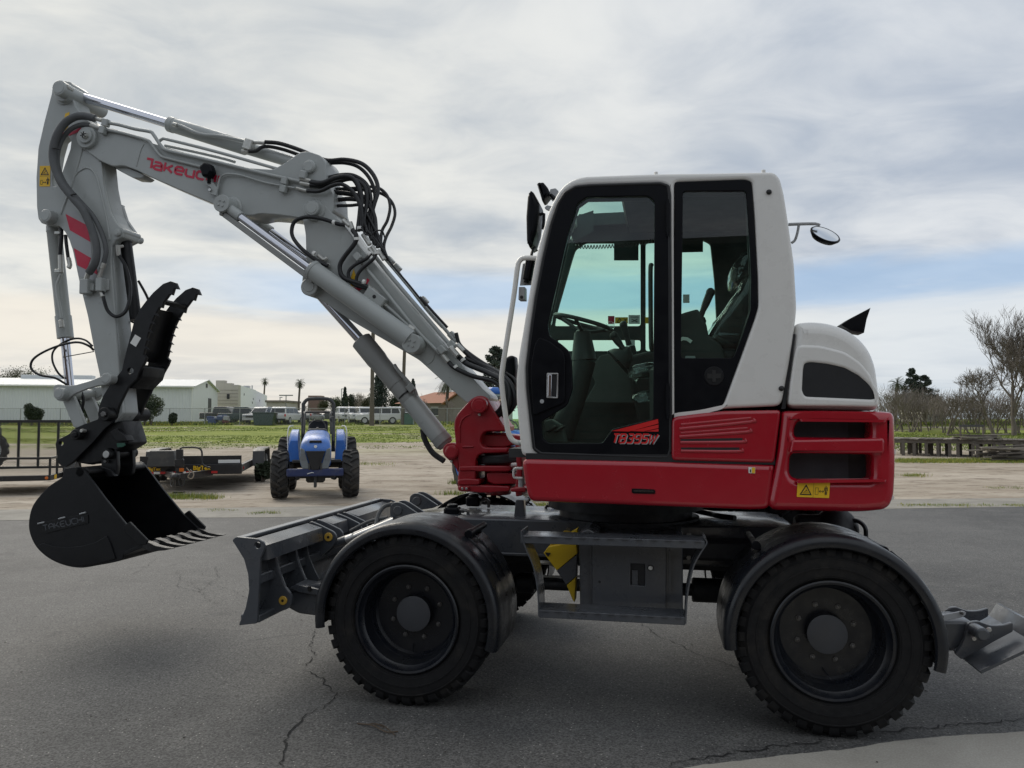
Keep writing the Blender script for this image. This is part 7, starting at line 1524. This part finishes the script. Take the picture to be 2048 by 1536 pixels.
# ---------------------------------------------------------------- trees
BARK = mat('bark', (.13, .110, .092), .9, var=.25, vscale=6); BARKG = mat('grey_twigs', (.20, .172, .152), .9, var=.25); PALMB = mat('palm_bark', (.115, .098, .08), .95, var=.3, vscale=3, bump=1.0, bscale=5)
def leafm(n, c): return mat(n, c, .7, var=.35, vscale=1.2, rvar=0, spec=.2)
LDK, LMID, LOLV, LPALM, LCYP, LCON = leafm('leaf_dark', (.045, .060, .038)), leafm('leaf_mid', (.070, .090, .045)), leafm('leaf_olive', (.10, .10, .06)), leafm('leaf_palm', (.060, .075, .040)), leafm('leaf_cypress', (.055, .072, .060)), leafm('leaf_conifer', (.060, .075, .062))
def leaf_cloud(pts, n, sz, rng, sag=0.0):
    """n small leaf faces spread round each centre (centre, radius)"""
    V = []; F = []
    for c, r in pts:
        for i in range(n):
            d = Vector((rng.gauss(0, 1), rng.gauss(0, 1), rng.gauss(0, 1))).normalized() * r * rng.random() ** .45
            p = Vector(c) + d; a = Vector((rng.uniform(-1, 1), rng.uniform(-1, 1), rng.uniform(-.6, .6) - sag)).normalized(); b = a.orthogonal().normalized(); q = Matrix.Rotation(rng.uniform(0, 6.28), 3, a) @ b
            s = sz * rng.uniform(.6, 1.4); k = len(V); V += [tuple(p - a * s), tuple(p + q * s * .5), tuple(p + a * s), tuple(p - q * s * .5)]; F.append((k, k + 1, k + 2, k + 3))
    return V, F
def branches(rng, h, levels, r0, spread=.6, up=.35, kids=(3, 5), shrink=.66, trunk=.3, n0=7, lean=(0, 0), tip=None):
    geos = []; tips = []
    def grow(p, d, l, r, lv):
        k = 4 if lv < levels else 3; pts = [p]; q = p; dd = d
        for i in range(k):
            dd = (dd + Vector((rng.gauss(0, .16), rng.gauss(0, .16), rng.gauss(0, .10) + up * .12))).normalized(); q = q + dd * l / k; pts.append(q)
        rs = [r * (1 - .55 * i / k) for i in range(k + 1)]
        geos.append(g_tube(pts, rs, n0 if lv == 0 else (5 if lv < 2 else 3), cap=False))
        if lv >= levels: tips.append(q); return
        for c in range(rng.randint(*kids)):
            t = rng.uniform(.45, 1.0); j = min(k, max(1, int(round(t * k)))); base = pts[j]
            side = Vector((rng.gauss(0, 1), rng.gauss(0, 1), rng.gauss(.1, .5))); nd = (dd + side.normalized() * spread * rng.uniform(.7, 1.4) + Vector((0, 0, up))).normalized()
            grow(base, nd, l * shrink * rng.uniform(.75, 1.15), max(r * .52, .012), lv + 1)
        if lv < levels: grow(q, (dd + Vector((rng.gauss(0, .2), rng.gauss(0, .2), .1))).normalized(), l * shrink, r * .5, lv + 1)
    grow(Vector((0, 0, -.2)), Vector((lean[0], lean[1], 1)).normalized(), h * trunk, r0, 0)
    return geos, tips
def bare_tree(name, label, seed, h, levels, r0, group=None, m=None, **kw):
    rng = random.Random(seed); t = thing(name, label, 'tree', group=group); g, tips = branches(rng, h, levels, r0, **kw)
    ob('trunk', g[:1], m or BARK, t, 60); ob('branches', g[1:], m or BARK, t, 60)['kind'] = 'stuff'; return t
def leafy_tree(name, label, seed, h, m, rad=1.3, n=90, sz=.22, levels=2, group=None, **kw):
    rng = random.Random(seed); t = thing(name, label, 'tree', group=group); g, tips = branches(rng, h, levels, h * .03, **kw)
    ob('trunk', g, BARK, t, 60); ob('crown', leaf_cloud([(p, rad * rng.uniform(.6, 1.2)) for p in tips], n, sz, rng), m, t, 0)['kind'] = 'stuff'; return t
def palm(name, label, h, r, cr, seed, n=46, bend=.3, skirt=False):
    rng = random.Random(seed); t = thing(name, label, 'palm tree')
    P = [Vector((bend * (i / 10) ** 2, 0, h * i / 10 - .2 * (i == 0))) for i in range(11)]
    ob('trunk', g_tube(P, [r * (1.25 - .35 * min(1, i / 3)) * (1 + .05 * rng.uniform(-1, 1)) for i in range(11)], 10, 2), PALMB, t, 60)
    top = P[-1]; V = []; F = []
    for k in range(n):
        az = rng.uniform(0, 6.28); el = rng.uniform(-.9, 1.3); L_ = cr * rng.uniform(.8, 1.1); d = Vector((math.cos(az) * math.cos(el), math.sin(az) * math.cos(el), math.sin(el)))
        prev = top; side = Vector((-math.sin(az), math.cos(az), 0))
        for s in range(1, 6):
            d = (d + Vector((0, 0, -.22))).normalized(); q = prev + d * L_ / 5; w = L_ * .20 * (s / 5) ** .6
            for e in range(3):
                for sg in (-1, 1):
                    b = prev.lerp(q, (e + .5) / 3); tip = b + (d * .55 + side * sg + Vector((0, 0, -.35))).normalized() * w * rng.uniform(.8, 1.2); u = d * L_ * .022
                    i0 = len(V); V += [tuple(b - u), tuple(b + u), tuple(tip)]; F.append((i0, i0 + 1, i0 + 2))
            prev = q
    ob('crown', (V, F), LPALM, t, 0)['kind'] = 'stuff'; return t
def cypress(name, label, h, r, seed):
    rng = random.Random(seed); t = thing(name, label, 'cypress tree'); ob('trunk', g_tube([(0, 0, -.2), (0, 0, h * .9)], [.18, .04], 7), BARK, t)
    pts = []
    for i in range(60):
        z = h * (.05 + .95 * i / 60); rr = r * min(1, (1 - i / 60) * 2.2) ** .8 * (.75 + .25 * min(1, i / 8)); a = rng.uniform(0, 6.28); pts.append(((rr * .45 * math.cos(a), rr * .45 * math.sin(a), z), max(.12, rr * .75)))
    ob('crown', leaf_cloud(pts, 190, .13, rng), LCYP, t, 0)['kind'] = 'stuff'; return t
def conifer(name, label, h, r, seed, m=None, gaps=.3):
    rng = random.Random(seed); t = thing(name, label, 'conifer tree'); g = [g_tube([(0, 0, -.2), (.1, 0, h * .5), (0, 0, h)], [h * .022, h * .014, .02], 7)]; pts = []
    for i in range(26):
        z = h * (.22 + .76 * i / 26); ln = r * (1 - i / 27) ** .75 * rng.uniform(.65, 1.15)
        for k in range(rng.randint(3, 5)):
            a = rng.uniform(0, 6.28); e = Vector((math.cos(a) * ln, math.sin(a) * ln, z + ln * rng.uniform(-.05, .30))); g.append(g_tube([(0, 0, z), e], [.04, .012], 4))
            for s in (.4, .65, .85, 1.0): pts.append((Vector((0, 0, z)).lerp(e, s) + Vector((0, 0, .05)), .14 + ln * .10))
    ob('trunk', g[0], BARK, t); ob('limbs', g[1:], BARK, t)['kind'] = 'stuff'; ob('crown', leaf_cloud(pts, 24, .095, rng), m or LCON, t, 0)['kind'] = 'stuff'; return t
def shrub(name, label, h, seed, m, n=260, group=None, sz=.10):
    rng = random.Random(seed); t = thing(name, label, 'shrub', group=group); st = []; pts = []
    for k in range(9):
        a = rng.uniform(0, 6.28); e = Vector((math.cos(a) * h * .4 * rng.random(), math.sin(a) * h * .4 * rng.random(), h * rng.uniform(.5, .95))); st.append(g_tube([(0, 0, -.1), tuple(e * .5 + Vector((0, 0, .1))), tuple(e)], [.03, .02, .01], 4)); pts += [(e, h * .20), (e * .7, h * .22)]
    ob('stems', st, BARK, t); ob('foliage', leaf_cloud(pts, n // 6, sz, rng), m, t, 0)['kind'] = 'stuff'; return t
# palms
place(palm('palm_tree', 'tall palm trunk rising behind the lift cylinder, nearer of the two', 12.2, .22, 1.9, 1, bend=.1), GD(744, 80)); place(palm('palm_tree', 'tall palm trunk right of the lift cylinder barrel, its crown behind the boom', 11.6, .2, 1.8, 2, bend=.3), GD(806, 84))
place(palm('palm_tree', 'small distant palm above the white stucco building', 8.5, .2, 1.05, 3, 110), GD(527, 175)); place(palm('palm_tree', 'slim distant palm left of the blue tractor roll bar', 7.2, .22, 1.15, 4, 110), GD(597, 155))
place(palm('palm_tree', 'fan palm with a shaggy crown right of the engine hood', 4.7, .2, 1.1, 5, 90), GD(1790, 95)); place(palm('palm_tree', 'drooping feather palm beside the lower boom', 5.6, .22, 2.4, 6, 60), GD(893, 100))
place(cypress('cypress_tree', 'slim distant cypress right of the blue tractor roll bar', 5.5, .5, 1), GD(690, 130)); place(cypress('cypress_tree', 'broad dark cypress between the two palm trunks', 8.2, 1.5, 2), GD(759, 125)); place(cypress('cypress_tree', 'dark cypress tip showing beside the lift cylinder', 6.8, .8, 7), GD(826, 128))
place(conifer('conifer_tree', 'tall open conifer behind the cab hand rail', 6.9, 2.2, 1), GD(993, 62)); place(conifer('pine_tree', 'taller left pine right of the engine hood', 6.7, 2.1, 2), GD(1826, 95)); place(conifer('pine_tree', 'right hand pine joined to the taller pine', 5.9, 2.2, 3), GD(1850, 96))
for px_, dep, h, m, s, lab in ((703, 125, 4.2, LDK, 1, 'dark rounded tree left of the near palm trunk'), (668, 150, 4.6, LMID, 2, 'hazy green tree right of the roll bar'), (720, 140, 4.6, LOLV, 3, 'olive tree just behind the near palm trunk'), (785, 122, 4.0, LDK, 4, 'dark tree right of the broad cypress'), (875, 118, 4.0, LDK, 5, 'rounded dark tree above the tile roof'), (24, 140, 9.4, LOLV, 6, 'small tree top above the warehouse roof at the left edge'), (64, 140, 9.0, LMID, 7, 'small tree top above the warehouse roof, second from left'), (845, 120, 3.8, LMID, 8, 'green tree at the left end of the tile roof'), (645, 150, 3.6, LOLV, 9, 'low olive tree behind the roll bar')):
    place(leafy_tree('leafy_tree', lab, s, h * 1.5, m, h * .22, 130, .12, group='trees behind the parking lot'), GD(px_, dep))
TR = dict(spread=.55, up=.35, kids=(3, 4))
for px_, dep, h, s, lab in ((725, 118, 6.6, 11, 'bare grey tree behind the near palm trunk'), (620, 150, 5.0, 12, 'bare twiggy tree left of the roll bar'), (836, 112, 6.0, 13, 'bare tree at the corner of the tile roof'), (852, 106, 4.6, 14, 'small bare tree in front of the tile roof'), (905, 92, 4.6, 15, 'bare sapling beside the drooping palm'), (590, 160, 4.4, 16, 'pale bare shrubby tree under the slim distant palm')):
    place(bare_tree('bare_tree', lab, s, h, 4, h * .016, 'bare trees behind the parking lot', BARKG, **TR), GD(px_, dep))
place(bare_tree('bare_tree', 'tall bare tree with upright limbs at the right edge', 21, 15.5, 6, .19, None, BARK, spread=.50, up=.28, kids=(2, 4), trunk=.19, shrink=.74), GD(2026, 54))
place(bare_tree('bare_tree', 'leaning bare tree with a long crooked limb left of the tall one', 22, 8.6, 6, .14, None, BARK, spread=.60, up=.06, kids=(2, 3), trunk=.20, lean=(-.55, .1), shrink=.72), GD(1990, 50))
place(bare_tree('bare_tree', 'slender bare orchard tree before the dark fence', 23, 6.2, 5, .10, None, BARK, spread=.65, up=.22, kids=(2, 4), trunk=.26, lean=(-.1, 0), shrink=.70), GD(1892, 56))
place(bare_tree('bare_tree', 'dark bare tree filling the right edge of the frame', 24, 12.0, 6, .24, None, BARK, spread=.5, up=.25, kids=(2, 3), trunk=.2, shrink=.72), GD(2058, 51))
# bare thicket: three shrubs copied about
pro = []
for k in range(3):
    rng = random.Random(40 + k); t = thing('bare_shrub', 'tangled bare brown shrub in the thicket at right', 'shrub', group='bare thicket'); G_ = []
    for s in range(5):
        g, tp = branches(rng, 3.9, 3, .05, spread=.6, up=.3, kids=(3, 4), trunk=.34, n0=4, lean=(rng.uniform(-.5, .5), rng.uniform(-.5, .5))); G_ += [mv(q, rng.uniform(-.7, .7), rng.uniform(-.6, .6), 0) for q in g]
    ob('twigs', G_, BARKG, t, 60)['kind'] = 'stuff'; pro.append(t)
rng = random.Random(5); used = set()
names = ['first bare shrub right of the counterweight', 'second bare shrub right of the counterweight, below the fan palm', 'bare shrub below the taller pine', 'bare shrub below the right hand pine', 'bare shrub left of the slender orchard tree', 'bare shrub just right of the slender orchard tree', 'bare shrub midway between orchard tree and leaning tree', 'bare shrub left of the leaning bare tree', 'bare shrub at the foot of the leaning tree', 'bare shrub at the foot of the tall bare tree', 'bare shrub at the far right edge', 'tall bare shrub behind the counterweight corner', 'low bare shrub in front of the far cottage']
for i, (px_, dep) in enumerate(((1782, 64), (1806, 62), (1826, 66), (1850, 63), (1874, 60), (1912, 62), (1936, 60), (1956, 58), (1978, 58), (2008, 60), (2040, 58), (1768, 70), (1866, 72))):
    k = i % 3; o = pro[k] if k not in used else copy_tree(pro[k]); used.add(k); o['label'] = names[i]; place(o, GD(px_, dep), rng.uniform(0, 6.28), rng.uniform(1.0, 1.45))
for px_, dep, h, s, m, lab in ((64, 78, 2.2, 1, LDK, 'round dark shrub against the warehouse at left'), (178, 80, 3.3, 2, LDK, 'tall dark shrub seen through the bucket links'), (303, 82, 3.2, 3, LMID, 'green shrub beside the warehouse, right of the thumb'), (345, 80, 1.2, 4, LDK, 'low shrub by the warehouse downspout'), (290, 80, 2.4, 5, LDK, 'dark shrub half hidden behind the thumb')):
    place(shrub('shrub', lab, h, s, m, 2400, 'shrubs along the warehouse', .075), GD(px_, dep))
for px_, dep, s, lab in ((537, 23, 11, 'low leafy weed clump left of the tractor front wheel'), (528, 21, 12, 'small weed clump by the car trailer wheel')): place(shrub('weed_clump', lab, .5, s, LDK, 900, 'weed clumps', .06), GD(px_, dep))
# ---------------------------------------------------------------- timber platform at the right
WOOD = mat('weathered_timber', (.115, .100, .084), .9, var=.3, vscale=3, dirt=(.05, .045, .04), damt=.5); WOODL = mat('pale_timber', (.23, .205, .17), .9, var=.3, vscale=3)
dk = thing('timber_platform', 'low weathered timber platform on posts right of the counterweight', 'platform')
A = GD(1780, 33.0); B = GD(2110, 30.0); dv = (B - A); dv.z = 0; l = dv.length; ux = dv.normalized(); uy = Vector((-ux.y, ux.x, 0)); hz = .68
def LP(x, y, z): q = A + ux * x + uy * y; return Vector((q.x, q.y, terrain(A.x, A.y) + z))
rng = random.Random(8)
n = int(l / .17)
for k in range(n):
    x = l * (k + .5) / n; ob('deck_plank', g_obox(LP(x, 1.1 + rng.uniform(-.06, .06), hz + rng.uniform(-.008, .008)), l / n * .9, 2.3, .045, ux, bev=.004), WOODL if rng.random() < .3 else WOOD, dk)
for y in (.05, 1.1, 2.1): ob('beam', g_obox(LP(l / 2, y, hz - .10), l, .07, .14, ux, bev=.005), WOOD, dk)
for y in (.05, 1.1, 2.1):
    for k in range(15): ob('post', g_obox(LP(l * (k + .5) / 15 + rng.uniform(-.12, .12), y, hz * .5 - .10), .12, .12, hz - .14, ux, bev=.006), WOOD, dk)
for k in range(3): a = LP(l * (.5 + .15 * k), .0, hz - .1); b = LP(l * (.5 + .15 * k) + .9, .0, .1); ob('brace', g_bar(a, b, .05, .09), WOOD, dk)
# loose planks piled on and beside it
for s, (px_, dep, z0_, cnt, lab) in enumerate(((2010, 29.0, 0.0, 22, 'stack of grey planks leaning against the platform at the right edge'), (1955, 31.6, .70, 9, 'loose planks lying on top of the timber platform'))):
    t = thing('plank_pile', lab, 'plank pile'); p = GD(px_, dep)
    for k in range(cnt):
        a = rng.uniform(-.13, .13); ob('plank', g_obox((rng.uniform(-.35, .35), rng.uniform(-.35, .35), z0_ + .03 + (k // 3) * .075), rng.uniform(1.1, 2.0), .14, .05, (math.cos(a), math.sin(a), rng.uniform(-.05, .05)), bev=.004), WOODL if rng.random() < .5 else WOOD, t)
    place(t, p, PSI)
fr_ = thing('timber_gate', 'small dark timber rail frame standing behind the platform', 'rail'); p = GD(1942, 40)
ob('rail', g_obox((0, 0, 1.05), 1.25, .06, .12, bev=.004), GUN, fr_); each('post', [g_obox((s * .58, 0, .5), .07, .07, 1.0, bev=.004) for s in (-1, 1)], WOOD, fr_); place(fr_, p, PSI)
# ---------------------------------------------------------------- grass: blades grown over the field
GRS = [mat('grass_fresh', (.19, .24, .055), .8, var=.3, vscale=.6, rvar=0, spec=.2), mat('grass_dark', (.095, .125, .04), .8, var=.3, vscale=.6, rvar=0, spec=.2), mat('grass_yellow', (.36, .34, .07), .8, var=.25, vscale=.6, rvar=0, spec=.2)]
def tuft(V, F, p, h, n, rng, w=.02, spread=.12):
    for i in range(n):
        a = rng.uniform(0, 6.28); b = Vector((p[0] + rng.gauss(0, spread), p[1] + rng.gauss(0, spread), p[2] - .02)); hh = h * rng.uniform(.5, 1.2); d = Vector((math.cos(a), math.sin(a), 0)); s = Vector((-d.y, d.x, 0)) * w
        k = len(V); V += [tuple(b - s), tuple(b + s), tuple(b + d * hh * rng.uniform(.15, .6) + Vector((0, 0, hh)))]; F.append((k, k + 1, k + 2))
def grass_field():
    rng = random.Random(12); VF = [([], []) for _ in GRS]
    def streak(c, s): return noise.noise(Vector((c * .035, s * .16, 2.0))) + .5 * noise.noise(Vector((c * .12, s * .5, 7.0)))
    for i in range(26000):
        s = 38 + (92 - 38) * rng.random() ** .85; c = rng.uniform(-.78, .74) * s
        st = streak(c, s * .6); lim = (.25 if s < 44 else -.12) if s < 84 else -.6
        if st < lim: continue
        p = Vector((CAM.x, CAM.y, 0)) + FH * s + RT * c; p.z = terrain(p.x, p.y)
        y = noise.noise(Vector((c * .05, s * .3, 20)))
        m = 2 if (y > .25 and rng.random() < .4) or (s > 80 and rng.random() < .15) else (1 if rng.random() < (.05 if s < 81 else .5) else 0)
        tuft(*VF[m], p, (.03 + .04 * rng.random()) * (1 if s < 81 else 5.0), 5, rng, .02 + .0006 * s, .22)
    # ragged tufts along the lot's far edge and about the dirt
    for px0, px1, py, n, h, sp in ((505, 560, 1026, 26, .06, .05), (352, 440, 996, 60, .10, .10), (420, 470, 1020, 14, .05, .05), (330, 420, 993, 60, .12, .12), (1800, 2048, 1011, 90, .06, .06), (1808, 1850, 951, 30, .10, .12), (905, 925, 966, 26, .14, .08), (880, 930, 988, 20, .12, .10), (700, 780, 928, 40, .10, .3), (1980, 2048, 975, 20, .05, .1), (1500, 1700, 1008, 30, .06, .08), (600, 680, 898, 50, .12, .3), (100, 330, 1010, 40, .05, .1), (1050, 1110, 1012, 60, .10, .1)):
        for k in range(n):
            p = G(rng.uniform(px0, px1), py + rng.gauss(0, 1.2)); tuft(*VF[0 if rng.random() < .75 else 2], p, h, 9, rng, .007, sp)
    for k in range(900):                                          # weeds along the platform
        p = GD(rng.uniform(1790, 2048), 29.6 + rng.uniform(-1.2, .6)); tuft(*VF[0 if rng.random() < .7 else 2], p, .11, 8, rng, .010, .16)
    for k in range(900):
        p = GD(rng.uniform(1780, 2060), rng.uniform(36, 58)); tuft(*VF[0 if rng.random() < .6 else 1], p, .12, 7, rng, .025, .3)
    for (V, F), m, nm in zip(VF, GRS, ('fresh green grass over the far field', 'darker weeds among the field grass', 'yellow flowering weeds in the field')):
        tag(ob('field_grass', (V, F), m, None, 0), nm, 'grass', kind='stuff')
grass_field()
